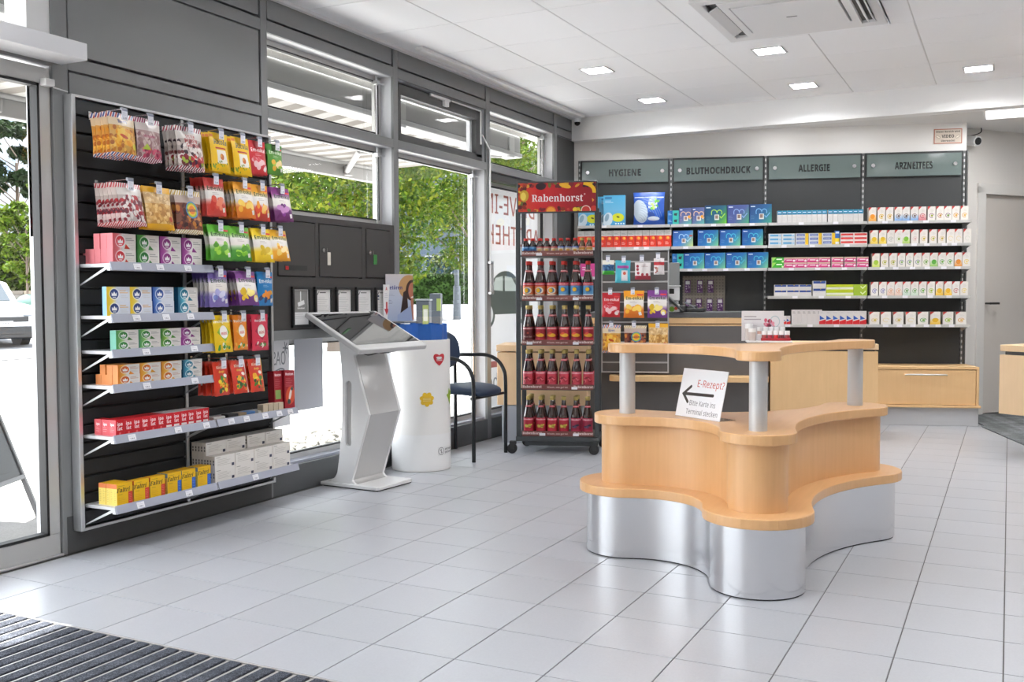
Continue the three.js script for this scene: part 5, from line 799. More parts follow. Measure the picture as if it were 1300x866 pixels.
  [[-1.672, wb, 0.105, 0.049, 'white and blue', 'first'], [-1.566, wb, 0.105, 0.049, 'white and blue', 'second'], [-1.46, wb, 0.105, 0.049, 'white and blue', 'third'], [-1.343, wb, 0.111, 0.065, 'taller white and blue', 'only'], [-1.23, yg, 0.114, 0.049, 'yellow green and white', 'first'], [-1.115, yg, 0.114, 0.049, 'yellow green and white', 'second'], [-0.999, lm, 0.114, 0.049, 'lime tick', 'only']].forEach(([s, d, w, h, wd, o]) => { for (let l = 0; l < 2; l++) onWall('tablet_carton', `${wd} carton, ${o} such stack on the fourth allergy shelf, ${l ? 'upper' : 'lower'} layer`, 'box', d, w, h, 0.07, s, LEVELS[1][3] + 0.001 + l * (h + 0.0003), 'cartons on the fourth allergy shelf'); });
  const rbx = (big) => mk(44, 90, (g, w, h) => { bg(g, w, h, '#d8d6d6'); tri(g, [[0, h], [0, h * 0.78], [w, h * 0.62], [w, h]], '#cc2228'); tri(g, [[4, h * 0.34], [4, h * 0.66], [w * 0.8, h * 0.58]], '#2456b0'); lines(g, 6, 8, 30, 2, 7, '#a8a6a8'); });
  const rS = rbx(0); for (let i = 0; i < 5; i++) onWall('small_drops_carton', `small red, white and blue carton, ${ORD[i]} from left on the fifth allergy shelf`, 'box', rS, 0.033, 0.074, 0.03, -1.705 + i * 0.0345, LEVELS[1][4] + 0.001, 'small drops cartons');
  for (let i = 0; i < 7; i++) onWall('drops_carton', `red, white and blue carton, ${ORD[i]} of seven on the fifth allergy shelf`, 'box', rS, 0.056, 0.116, 0.05, -1.287 + i * 0.0572, LEVELS[1][4] + 0.001, 'drops cartons');
  const wC = mk(44, 90, (g, w, h) => { bg(g, w, h, '#d4d0d0'); lines(g, 8, 12, 28, 2, 8, '#8a888a', 3); }); for (let i = 0; i < 6; i++) onWall('plain_carton', `plain white carton, ${ORD[i]} from left behind the tester display`, 'box', wC, 0.0425, 0.128, 0.05, -1.492 + i * 0.0432 - 0.03, LEVELS[1][4] + 0.001, 'plain white cartons', 0.2615);
}
// ---- blood pressure monitors
{
  const mon = (c1, c2, c3, heart, w, h, acc) => design(w, h, (g, W, H) => { const k = g.createLinearGradient(0, 0, W, H); k.addColorStop(0, c1); k.addColorStop(0.55, c2); k.addColorStop(1, c3); g.fillStyle = k; g.fillRect(0, 0, W, H); const x = W * 0.55, y = H * 0.52, q = H * 0.17; g.strokeStyle = heart; g.lineWidth = H * 0.045; g.beginPath(); g.moveTo(x - q * 1.7, y); g.bezierCurveTo(x - q * 2.2, y - q * 2, x - q * 0.3, y - q * 2, x, y - q * 0.8); g.bezierCurveTo(x + q * 0.3, y - q * 2, x + q * 2, y - q * 1.6, x + q * 1.5, y - q * 0.2); g.moveTo(x + q * 0.9, y + q * 0.4); g.lineTo(x + q * 1.4, y + q * 1.0); g.lineTo(x + q * 2.6, y - q * 0.4); g.stroke(); g.fillStyle = '#e2ded8'; g.fillRect(x - q * 0.8, y - q * 0.1, q * 1.5, q * 1.7); g.fillStyle = '#8a7068'; g.fillRect(x - q * 0.55, y + q * 0.1, q * 0.9, q * 1.1); g.fillStyle = '#dfe8ee'; g.fillRect(W * 0.06, H * 0.1, W * 0.2, H * 0.05); lines(g, W * 0.06, H * 0.6, W * 0.2, 3, H * 0.08, '#ffffff88'); acc?.(g, W, H); }, c1, c1);
  const mBlue = mon('#1c4a96', '#2070b0', '#7ac48a', '#48b8d0', 130, 100), mTeal = mon('#14406e', '#1a5f78', '#6ec02e', '#b0dc3a', 140, 116), mVio = mon('#3a4a86', '#4a5a94', '#4aa878', '#8aa8dc', 140, 116), mNavy = mon('#163a70', '#1f5f92', '#4aa888', '#7ab0e0', 140, 116), mPort = mon('#3a5088', '#5a6494', '#5ab8a8', '#e2b890', 74, 100, (g, W, H) => disc(g, W * 0.8, H * 0.55, H * 0.09, '#e89a2c')), mFirst = mon('#2a52a0', '#3a7ac0', '#c8d878', '#a8d0ec', 130, 100, (g, W, H) => { g.fillStyle = '#d8442c'; g.fillRect(W * 0.82, H * 0.3, W * 0.14, H * 0.08); });
  const mPad = design(68, 86, (g, w, h) => { bg(g, w, h, '#1f6fb4'); grad(g, w * 0.42, h, [[0, '#2a7ac0'], [1, '#1a5a9c']], true); g.fillStyle = '#35b0a4'; g.fillRect(w * 0.45, 0, w * 0.55, h); for (const y of [0.28, 0.74]) { tri(g, [[w * 0.6, h * y], [w * 0.86, h * (y - 0.12)], [w * 0.8, h * (y + 0.12)]], '#1c2a30'); disc(g, w * 0.68, h * y, 8, '#26343a'); } lines(g, 5, h * 0.2, 22, 2, 8, '#cfe2f2', 2); lines(g, 5, h * 0.68, 22, 2, 8, '#cfe2f2', 2); }, '#1a5a9c', '#1f6fb4');
  const set = (l) => l.forEach(([d, s, y, w, h, words]) => onWall('blood_pressure_monitor_box', words, 'box', d, w, h, 0.12, s, y + 0.001, 'boxes of blood pressure monitors'));
  const [y1, y2, y3] = LEVELS[2];
  set([[mPad, -2.612, y1, 0.099, 0.124, 'small blue and teal double carton left on the top blood pressure shelf'], [mPort, -2.509, y1, 0.109, 0.146, 'upright slate box with orange heart, left one'], [mPort, -2.394, y1, 0.108, 0.148, 'upright slate box with orange heart, right one'], [mTeal, -2.281, y1, 0.19, 0.163, 'wide box with a lime green heart on the top shelf'], [mVio, -2.085, y1, 0.188, 0.165, 'wide slate violet heart box on the top shelf'], [mNavy, -1.893, y1, 0.192, 0.167, 'wide navy heart box at the right end of the top shelf'],
    [mFirst, -2.566, y2, 0.18, 0.142, 'blue monitor box with a red flash on the middle blood pressure shelf'], ...[[-2.343, 'second'], [-2.15, 'third'], [-1.955, 'fourth']].map(([s, o]) => [mBlue, s, y2, 0.18, 0.143, `blue heart box, ${o} on the middle blood pressure shelf`]),
    [mPad, -2.57, y3, 0.099, 0.135, 'teal carton half hidden behind the till screen'], ...[[-2.466, 'first'], [-2.281, 'second'], [-2.094, 'third'], [-1.908, 'fourth']].map(([s, o]) => [mBlue, s, y3, 0.18, 0.14, `blue heart box, ${o} of four on the lower blood pressure shelf`])]);
}
// ---- hygiene shelves
{
  const cpap = design(110, 154, (g, w, h) => { grad(g, w, h, [[0, '#4aa8d4'], [0.5, '#6ab4da'], [1, '#3a94c8']]); g.fillStyle = '#2a6aa4'; g.fillRect(8, 10, 34, 8); lines(g, 8, 28, 46, 2, 8, '#dbeef6', 2); oval(g, w * 0.66, h * 0.74, 30, 22, 0, '#d4d82a'); oval(g, w * 0.66, h * 0.72, 8, 4, 0.3, '#5a5a2a'); oval(g, w * 0.2, h * 0.8, 24, 36, 0.2, '#c8d8e2'); oval(g, w * 0.16, h * 0.74, 10, 20, 0.3, '#8aa8bc'); for (let i = 0; i < 4; i++) disc(g, 62 + i * 13, h - 9, 4, '#e8f0f4'); }, '#8a9aa2', '#8abcd4');
  [[-3.43, 'leftmost blue inhaler box, seen through the rack header gap'], [-3.23, 'middle blue inhaler box beside the rack'], [-3.189, 'frontmost blue inhaler box beside the pouch']].forEach(([s, l], i) => onWall('inhaler_box', l, 'box', cpap, 0.198, 0.272, 0.09, s, LEVELS[3][0] + 0.001, 'blue inhaler boxes', i === 2 ? 0.262 : 0.16 - (i ? 0 : 0)));
  const bag = cell(190, 186, (g, w, h) => { bg(g, w, h, '#1d56b8'); g.fillStyle = '#e2eaf4'; g.fillRect(6, 26, w - 12, 6); oval(g, 42, 108, 44, 66, -0.3, '#c4d2de'); for (let i = 0; i < 10; i++) { g.strokeStyle = '#8aa0b8'; g.lineWidth = 2; g.beginPath(); g.arc(30, 170, 30 + i * 13, -1.4, -0.2); g.stroke(); } g.fillStyle = '#e8edf4'; g.fillRect(92, 56, 54, 16); g.fillRect(92, 78, 52, 14); txt(g, 'Einmal', 118, 64, 12, '#1d56b8'); txt(g, 'Masken', 118, 85, 11, '#1d56b8'); blobs(g, ['#6ab83a', '#c4dc6a'], 8, 90, 40, 180, 96, 9); oval(g, 110, 128, 24, 14, 0.3, '#173f8a'); oval(g, 124, 150, 36, 12, 0, '#dfe8f2'); });
  const o = solo('wipes_pouch', 'large blue stand-up pouch under the HYGIENE sign', 'pouch', pouchGeo(bag, 0.285, 0.298, 0.12, 2), M.film, atB(-2.78, LEVELS[3][0] + 0.299, 0.19), TH);
  const red = design(54, 126, (g, w, h) => { bg(g, w, h, '#d63420'); g.fillStyle = '#dcdad8'; g.fillRect(0, 0, w, 42); lines(g, 8, 22, 36, 2, 7, '#9a9894', 2); oval(g, w * 0.5, 60, 14, 12, 0.4, '#f0882a'); oval(g, w * 0.54, 58, 8, 7, 0.4, '#f6c04a'); lines(g, 8, 88, 30, 3, 8, '#f2c8c0', 3); }, '#b8b4b0', '#c8c6c4');
  for (let i = 0; i < 13; i++) onWall('wound_gel_box', `red and white box, ${ORD[i]} from the left on the hygiene shelf`, 'box', red, 0.0632, 0.151, 0.045, -3.428 + i * 0.0655, LEVELS[3][1] + 0.001, 'red and white boxes', 0.25);
  const pinkBlue = design(120, 60, (g, w, h) => { bg(g, w, h, '#3a86d0'); g.fillStyle = '#d84a98'; g.fillRect(0, 0, 60, h); lines(g, 8, 16, 44, 2, 10, '#f4dfea', 4); lines(g, 70, 16, 40, 3, 10, '#d8e8f4', 4); });
  onWall('mask_box', 'pink and blue box low behind the juice rack', 'box', pinkBlue, 0.26, 0.12, 0.12, -3.40, LEVELS[3][2] + 0.001);
}
// ---- small board with purple packs
{
  const T = data(32, 32, (u, v, x, y) => (x % 8 < 3 && y % 8 < 3 ? [108, 100, 92] : [142, 134, 124])); T.repeat.set(9, 9);
  const bd = thing('pegboard', 'small grey pegboard behind the till', 'pegboard', atB(-2.284, 0.93, 0.022), TH); part('board', metricUV(bare(new THREE.BoxGeometry(0.384, 0.376, 0.012).translate(0, 0.188, 0))), mat('#ffffff', 0.7, { map: T }), bd);
  const pr = cell(40, 84, (g, w, h) => { bg(g, w, h, '#6a4478'); g.fillStyle = '#e6e2e6'; g.fillRect(6, 6, 28, 22); blobs(g, ['#8a6a98', '#4a2458', '#c8b0cc', '#5a3068'], 20, 4, 34, 36, 80, 5); disc(g, 30, 46, 5, '#ddc8d8'); });
  [[0, -2.43, 1.19], [0, -2.319, 1.19], [0, -2.224, 1.19], [1, -2.422, 1.02], [1, -2.329, 1.02], [1, -2.231, 1.02], [1, -2.137, 1.02]].forEach(([row, s, y], i) => { const p = thing('purple_pack', `slim purple pack, ${row ? ORD[i - 3] + ' of the lower four' : ORD[i] + ' of the upper three'} on the pegboard`, 'pack', atB(s, y - 0.04, 0.05), TH, 'purple packs on the pegboard'); part('blister', packGeo({ id: 'purp', f: pr, s: plain('#5a3068'), t: plain('#d8d4d8') }, 0.052, 0.115, 0.014), M.gloss, p); part('hook', rod(V(0, 0.108, -0.03), V(0, 0.112, 0.012), 0.002, 6), M.chrome, p); });
}
// ================================================================ COUNTERS
{
  const c = thing('checkout_counter', 'dark grey checkout counter with maple trim and bag ledge', 'counter', [OB[0], 0, OB[1]], TH);
  part('front_panel', rb(-3.22, -1.815, 0.02, 0.883, 1.345, 1.395, 0.003), M.counterGrey, c);
  part('carcass', merge([rb(-3.22, -1.82, 0.0, 0.88, 0.86, 0.88, 0.003), rb(-3.22, -3.19, 0, 0.88, 0.87, 1.35, 0.003), rb(-1.85, -1.818, 0, 0.88, 0.87, 1.35, 0.003)]), M.counterGrey, c);
  part('trim', rb(-3.22, -1.812, 0.903, 0.948, 0.84, 1.402, 0.003), M.oak, c); part('lower_trim', rb(-3.22, -1.818, 0.884, 0.897, 0.85, 1.396, 0.002, 1), M.oak, c);
  part('worktop', rb(-3.22, -1.808, 0.949, 0.994, 0.83, 1.404, 0.005), mat([0.10, 0.102, 0.105], 0.35), c);
  const lg = new THREE.Shape(); lg.moveTo(-3.0, 0); lg.lineTo(-1.90, 0); lg.absarc(-1.90, 0.08, 0.08, -Math.PI / 2, Math.PI / 2, false); lg.lineTo(-2.98, 0.16); lg.absarc(-2.98, 0.09, 0.07, Math.PI / 2, Math.PI, false); lg.lineTo(-3.05, 0.0);
  part('bag_ledge', metricUV(extr(lg, 0.045, 0.004).rotateX(Math.PI / 2).translate(0, 0.497, 1.393)), M.oak, c);
  part('kick_panel', rb(-3.2, -1.83, 0, 0.44, 1.30, 1.347, 0.003), M.frameDark, c);
  const w = thing('wood_counter', 'pale maple counter standing behind the island', 'counter', [OB[0], 0, OB[1]], TH);
  part('body', rb(-1.802, -1.0, 0.08, 0.69, 0.84, 1.40, 0.003), M.oak, w); part('top', rb(-1.802, -0.997, 0.702, 0.746, 0.83, 1.405, 0.004), M.pale, w); part('gap', bb(-1.79, -1.02, 0.69, 0.703, 0.86, 1.38), M.frameDark, w); part('plinth', rb(-1.79, -1.03, 0, 0.08, 0.88, 1.36, 0.003), M.rail, w);
  // till gear on the counter
  const mo = thing('till_monitor', 'grey till monitor at the left end of the worktop', 'monitor', atB(-2.56, 0.994, 1.12), TH + 0.5); part('stand', merge([rb(-0.08, 0.08, 0, 0.012, -0.08, 0.08, 0.004), rod(V(0, 0.01, 0), V(0, 0.2, 0), 0.02)]), M.alu, mo); part('housing', rb(-0.17, 0.06, 0.12, 0.40, -0.02, 0.012, 0.006), mat([0.28, 0.29, 0.29], 0.4, { metalness: 0.4 }), mo); part('screen', bb(-0.16, 0.05, 0.14, 0.385, -0.0215, -0.0195), mat([0.02, 0.02, 0.025], 0.1), mo);
  const pr = thing('receipt_printer', 'small white receipt printer beside the till monitor', 'printer', atB(-2.555, 0.994, 1.27), TH + 0.2); part('body', rb(-0.06, 0.045, 0.09, 0.20, -0.05, 0.05, 0.006), M.white, pr); part('slot', rb(-0.04, 0.0, 0.145, 0.185, 0.046, 0.052, 0.002, 1), M.black, pr); part('stand', rb(-0.055, 0.04, 0, 0.09, -0.045, 0.03, 0.004), M.alu, pr); part('paper_tray', rb(-0.06, 0.05, 0.203, 0.212, -0.05, 0.07, 0.003), M.white, pr);
  const tb = thing('touch_panel', 'slanted dark touch panel on the checkout worktop', 'touch panel', atB(-2.50, 0.996, 1.355), TH - 0.1); const sl = part('panel', rb(-0.09, 0.09, -0.008, 0.008, -0.09, 0.09, 0.004), M.black, tb); sl.position.set(-0.03, 0.06, 0); sl.rotation.z = -0.75; part('glass', bb(-0.08, 0.08, 0.0075, 0.0095, -0.08, 0.08), mat([0.08, 0.09, 0.09], 0.06), sl); part('foot', rb(-0.06, 0.05, 0, 0.05, -0.05, 0.04, 0.01), M.black, tb);
  const ct = thing('card_terminal', 'black card terminal lying on the checkout worktop', 'card terminal', atB(-2.385, 0.995, 1.345), TH - 0.2); part('body', rb(-0.095, 0.085, 0, 0.03, -0.045, 0.045, 0.008), M.black, ct); const dsp = part('display', rb(-0.055, 0.045, -0.004, 0.004, -0.035, 0.035, 0.002, 1), mat([0.2, 0.21, 0.22], 0.15), ct); dsp.position.set(-0.03, 0.052, 0); dsp.rotation.z = -0.5; part('display_neck', rb(-0.06, 0.02, 0.015, 0.045, -0.03, 0.03, 0.006), M.black, ct); part('keypad', rb(0.035, 0.07, 0.029, 0.033, -0.03, 0.03, 0.002, 1), mat([0.3, 0.2, 0.08], 0.5), ct);
  const lb = design(60, 44, (g, w2, h) => { bg(g, w2, h, '#dde0dc'); disc(g, 18, 28, 14, '#8ac03a'); disc(g, 40, 24, 9, '#d8583a'); lines(g, 8, 6, 40, 2, 6, '#a8acaa'); }, '#c8c8c4', '#d0d0cc');
  solo('sample_box', 'little white box with green and red dots on the checkout worktop', 'box', packGeo(lb, 0.085, 0.062, 0.03), M.print, atB(-2.545, 0.995, 1.395), TH);
  // right-hand counter at the picture edge
  const rc = thing('service_counter', 'pale maple counter cut off by the right picture edge', 'counter', [-0.055, 0, -7.75], -32 * Math.PI / 180);
  part('body', rb(0.0, 2.2, 0.285, 0.70, -0.6, 0, 0.003), M.pale, rc); part('top', rb(0.005, 2.2, 0.725, 0.77, -0.6, 0.004, 0.004), M.pale, rc); part('gap', bb(0.03, 2.18, 0.70, 0.726, -0.58, -0.02), M.frameDark, rc); part('plinth', rb(0.7, 2.1, 0, 0.29, -0.5, -0.12, 0.003), M.rail, rc);
}
// ---- slatwall standing before the checkout counter
{
  const S0 = -3.118, S1 = -2.584, Y0 = 0.513, Y1 = 1.49, t = thing('counter_slatwall', 'dark slatwall panel with light rails on the checkout front', 'slatwall', [OB[0], 0, OB[1]], TH);
  part('backing', bb(S0 + 0.005, S1 - 0.005, Y0 + 0.005, Y1 - 0.005, 1.412, 1.428), M.counterGrey, t);
  const n = 12, p = (Y1 - Y0 - 0.02) / n;
  for (let i = 0; i < n; i++) { part('slat', rb(S0 + 0.01, S1 - 0.01, Y0 + 0.01 + i * p, Y0 + 0.01 + (i + 1) * p - 0.012, 1.426, 1.442, 0.003, 1), M.counterGrey, t); if (i) part('slat_rail', rb(S0 + 0.008, S1 - 0.008, Y0 + 0.01 + i * p - 0.0125, Y0 + 0.01 + i * p - 0.001, 1.424, 1.445, 0.001, 1), mat([0.52, 0.5, 0.5], 0.4), t); }
  part('trim', merge([rb(S0, S0 + 0.011, Y0, Y1, 1.41, 1.45, 0.002, 1), rb(S1 - 0.011, S1, Y0, Y1, 1.41, 1.45, 0.002, 1), rb(S0, S1, Y0, Y0 + 0.012, 1.41, 1.45, 0.002, 1), rb(S0, S1, Y1 - 0.012, Y1, 1.41, 1.45, 0.002, 1)]), M.alu, t);
  part('bracket', merge([bb(S0 + 0.1, S0 + 0.14, 0.6, 0.9, 1.39, 1.414), bb(S1 - 0.14, S1 - 0.1, 0.6, 0.9, 1.39, 1.414)]), M.frameDark, t);
  const sx = (x) => -3.119 + (755 + x / 4.557 - 763.5) * 0.00621, yy = (y) => 1.584 - (290 + y / 4.557 - 302.5) * 0.0063;
  const art = (w, h, f) => cell(w, h, f);
  const pks = [
    [85, 178, 50, 120, 188, 270, art(70, 82, (g, w, h) => { bg(g, w, h, '#2a5a8a'); g.fillStyle = '#e4e0d4'; g.fillRect(0, 0, w, 26); g.fillStyle = '#3aa83a'; g.fillRect(0, h - 22, w, 22); blobs(g, ['#5a8ab0', '#1c3f6a'], 8, 8, 28, w - 8, 56, 7); }), 'small blue and green care pack'], [175, 182, 126, 214, 190, 318, art(88, 124, (g, w, h) => { bg(g, w, h, '#4ab4c8'); g.fillStyle = '#b84aa0'; g.fillRect(10, 30, w - 20, 14); g.fillStyle = '#e8e4e6'; g.fillRect(36, 56, 36, 56); disc(g, 54, 72, 9, '#d8604a'); }), 'turquoise care pouch'], [278, 178, 237, 328, 203, 300, art(94, 96, (g, w, h) => { bg(g, w, h, '#e2dcdc'); g.fillStyle = '#9c2438'; g.fillRect(0, h - 22, w, 22); for (const [x, y] of [[16, 22], [16, 40], [20, 60], [46, 68], [74, 68]]) disc(g, x, y, 8, '#9c2438'); lines(g, 40, 14, 42, 2, 8, '#a88', 2); }), 'white and crimson tea pack'], [370, 166, 344, 405, 180, 272, art(62, 92, (g, w, h) => { bg(g, w, h, '#e0dada'); g.fillStyle = '#b8242e'; g.fillRect(0, 22, w, 18); blobs(g, ['#b88a78', '#a0504a'], 6, 6, 52, w * 0.5, 86, 6); }), 'small white and red pack'],
    [98, 362, 50, 155, 374, 512, D.eRed, 'red cough drop pouch'], [227, 362, 173, 291, 362, 516, D.eOrange, 'orange cough drop pouch'], [363, 362, 308, 422, 360, 516, D.eWild, 'purple and yellow cough drop pouch'],
    [104, 550, 50, 158, 556, 716, D.gold, 'striped clear bag of brown sweets'], [233, 550, 175, 305, 560, 700, D.rainbow, 'clear bag with a rainbow disc'], [368, 550, 315, 428, 548, 700, D.nut, 'clear bag of ginger pieces with yellow header']];
  pks.forEach(([hx, hy, x0, x1, y0, y1, print, words]) => {
    const ya = yy(y0), q = sx((x0 + x1) / 2), w = sx(x1) - sx(x0), h = ya - yy(y1);
    hook(atB(sx(hx), yy(hy), 1.445), TH, 0.10, `chrome peg hook above the ${words} at the checkout`, 'peg hooks on the checkout slatwall');
    const o = solo('hanging_pack', `${words} hanging on the checkout slatwall`, 'sweets', pouchGeo(print, w, h, 0.026, 2), M.film, atB(q, ya + 0.002, 1.515), 0, 'packs on the checkout slatwall'); o.rotation.set(-0.05, TH + rr(-0.03, 0.03), rr(-0.015, 0.015), 'YXZ');
  });
}
// ================================================================ CEILING FITTINGS, CAMERAS, NOTICE
{
  const lensM = mat([0.9, 0.9, 0.9], 0.5, { emissive: lin(1, 0.97, 0.93), emissiveIntensity: 0.8 });
  const frameM = mat([0.6, 0.6, 0.6], 0.4), wellM = mat([0.8, 0.8, 0.8], 0.35);
  const spots = SPOTS;
  const rear = [[-1.62, 0.36], [-1.0, 0.40], [-0.35, 0.55], [1.1, 0.2]].map(([s, c], i) => { const p = bw(s, 0, c); return [p[0], p[2], `unseen in the lower rear ceiling, ${ORD[i]} from the window side`, 2.638]; });  // unseen lamps brightening the back wall; the last is added for the door corner
  for (const [x, z, w, y = HC - 0.004] of [...spots, ...rear]) {
    const t = thing('ceiling_light', `square recessed ceiling light ${w}`, 'ceiling light', [x, y, z], 0, 'recessed ceiling lights');
    part('frame', merge([rb(-0.105, 0.105, -0.006, 0.001, -0.10, -0.085, 0.002, 1), rb(-0.105, 0.105, -0.006, 0.0, 0.085, 0.10, 0.002, 1), rb(-0.105, -0.09, -0.006, 0.0, -0.09, 0.09, 0.002, 1), rb(0.09, 0.105, -0.006, 0.0, -0.09, 0.09, 0.002, 1)]), frameM, t);
    const low = y < 2.7, up = low ? -0.004 : 0.055;
    if (!low) part('well', merge([bb(-0.093, -0.090, -0.004, 0.062, -0.09, 0.09), bb(0.090, 0.093, -0.004, 0.062, -0.09, 0.09), bb(-0.09, 0.09, -0.004, 0.062, -0.093, -0.09), bb(-0.09, 0.09, -0.004, 0.062, 0.09, 0.093), bb(-0.093, 0.093, 0.06, 0.064, -0.093, 0.093)]), wellM, t);
    part('light_lens', bb(-0.089, 0.089, up, up + 0.002, -0.089, 0.089), lensM, t);
    const L = new THREE.RectAreaLight(DOWN_COLOR, low ? DOWNLIGHT * 0.11 : DOWNLIGHT, 0.17, 0.17); L.position.set(0, up - 0.004, 0); L.rotation.x = -Math.PI / 2; L.name = 'downlight'; L.castShadow = true; t.add(L);
  }
  const bl = thing('ceiling_light', 'flat ceiling light panel in the lower rear ceiling', 'ceiling light', [0.1, 2.638, -9.2], 0, 'recessed ceiling lights');
  part('frame', rb(-0.32, 0.32, -0.012, 0.0, -0.32, 0.32, 0.003, 1), M.white, bl); part('light_lens', bb(-0.3, 0.3, -0.014, -0.011, -0.3, 0.3), mat([0.9, 0.9, 0.9], 0.5, { emissive: lin(1, 1, 1), emissiveIntensity: 0.9 }), bl);
  const L2 = new THREE.RectAreaLight(DOWN_COLOR, 6, 0.6, 0.6); L2.position.set(0, -0.02, 0); L2.rotation.x = -Math.PI / 2; bl.add(L2);
  // cassette air conditioner
  const ac = thing('air_conditioner', 'square white ceiling cassette air conditioner with open flap', 'air conditioner', [-1.155, HC, -5.93]);
  const f = 0.475, wm = mat([0.80, 0.80, 0.81], 0.5);
  part('housing', bb(-0.40, 0.40, -0.012, 0.02, -0.40, 0.40), M.frameDark, ac);
  part('frame', merge([rb(-f, f, -0.032, -0.006, 0.40, f, 0.006), rb(-f, f, -0.032, -0.006, -f, -0.40, 0.006), rb(-f, -0.42, -0.032, -0.006, -0.42, 0.42, 0.006), rb(0.42, f, -0.032, -0.006, -0.42, 0.42, 0.006)]), wm, ac);
  part('grille_panel', rb(-0.285, 0.285, -0.042, -0.012, -0.285, 0.285, 0.005), wm, ac); part('latch', merge([bb(-0.03, 0.03, -0.044, -0.041, -0.01, -0.004)]), M.frameDark, ac);
  part('inner_border', merge([rb(-0.34, -0.295, -0.036, -0.012, -0.4, 0.4, 0.004), rb(0.295, 0.34, -0.036, -0.012, -0.4, 0.4, 0.004), rb(-0.3, 0.3, -0.036, -0.012, -0.4, -0.295, 0.004), rb(-0.3, 0.3, -0.036, -0.012, 0.295, 0.4, 0.004)]), wm, ac);
  const flap = (x, a) => { const q = part('louvre_flap', rb(-0.03, 0.03, -0.004, 0.004, -0.29, 0.29, 0.003, 1), wm, ac); q.position.set(x, -0.03, 0); q.rotation.z = a; }; flap(-0.385, 0.5); flap(0.375, -1.0); flap(0.41, -1.1);
  // dome camera and bullet camera
  const dc = thing('dome_camera', 'small dome security camera where window front meets beam', 'security camera', [-3.585, HC - 0.022, -8.50]); part('base', rod(V(0, -0.035, 0), V(0, 0, 0), 0.034, 24), M.white, dc); part('dome', bare(new THREE.SphereGeometry(0.028, 20, 12).scale(1, 1, 1).translate(0, -0.04, 0)), mat([0.02, 0.02, 0.02], 0.1), dc);
  const bc = thing('bullet_camera', 'white security camera with a cable above the beige door', 'security camera', [-0.36, 2.53, -9.98], 0.6);
  part('mount', merge([rod(V(-0.02, 0.02, -0.03), V(0, 0.0, 0.05), 0.024, 16)]), M.white, bc); const hd = part('housing', rod(V(0, -0.01, 0.02), V(0.02, -0.03, 0.12), 0.046, 24), M.white, bc); part('lens', rod(V(0.02, -0.03, 0.12), V(0.021, -0.031, 0.126), 0.033, 24), M.black, hd); part('cable', tube([[-0.02, 0.03, 0], [0.08, 0.05, 0.0], [0.13, 0.08, 0.0], [0.11, 0.14, 0.0], [0.05, 0.15, 0.0]], 0.005, 30, 6), M.black, bc);
  const vs = cell(150, 86, (g, w, h) => { bg(g, w, h, '#d8cbbd'); g.strokeStyle = '#b4624a'; g.lineWidth = 4; g.strokeRect(3, 3, w - 6, h - 6); txt(g, 'Dieser Bereich wird', w / 2, 17, 14, '#3a342e', 'bold {}px sans-serif', 'center', 126); txt(g, 'VIDEO', w / 2, 43, 25, '#2c2824', 'bold {}px sans-serif', 'center', 66); txt(g, 'überwacht!', w / 2, 69, 14, '#3a342e', 'bold {}px sans-serif', 'center', 74); for (const q of [1, -1]) { g.save(); g.translate(w / 2, 44); g.scale(q, 1); g.fillStyle = '#efe4d6'; g.strokeStyle = '#6a5a4a'; g.lineWidth = 1.2; g.beginPath(); g.moveTo(40, 4); g.lineTo(58, -8); g.lineTo(64, 0); g.lineTo(46, 12); g.closePath(); g.fill(); g.stroke(); g.restore(); } });
  solo('notice_sign', 'small beige notice with red border reading VIDEO on the wall', 'sign', signGeo(vs, 0.236, 0.13, 0.004, plain('#c8bcae')), M.print, atB(-0.17, 2.458, -0.006), TH);
}
// ---- entrance mat with carpet strips
{
  const m = thing('entrance_mat', 'ribbed entrance mat of dark carpet strips set in the floor', 'mat', [-3.5, 0, -2.30]);
  const T = speckle([58, 62, 72], 100, 256, 3); T.repeat.set(1.8, 1.8); const cm = mat('#ffffff', 1, { map: T }), am = mat([0.55, 0.53, 0.52], 0.4, { metalness: 0.5 });
  part('tray', bb(0, 2.46, -0.02, -0.008, 0, 1.9), M.rubber, m); part('edge_frame', merge([bb(-0.006, 2.466, -0.02, 0.002, -0.008, 0), bb(2.46, 2.467, -0.02, 0.002, 0, 1.9)]), am, m);
  const sg = metricUV(bare(new RoundedBoxGeometry(0.047, 0.014, 1.89, 1, 0.005).translate(0, -0.003, 0.947)), 1), ag = bb(-0.006, 0.006, -0.01, -0.001, 0.002, 1.89);
  for (let i = 0; i < 38; i++) { const x = 0.033 + i * 0.0648; const a = part('carpet_strip', sg, cm, m); a.position.x = x; if (i < 37) part('metal_strip', ag, am, m).position.x = x + 0.0324; }
}
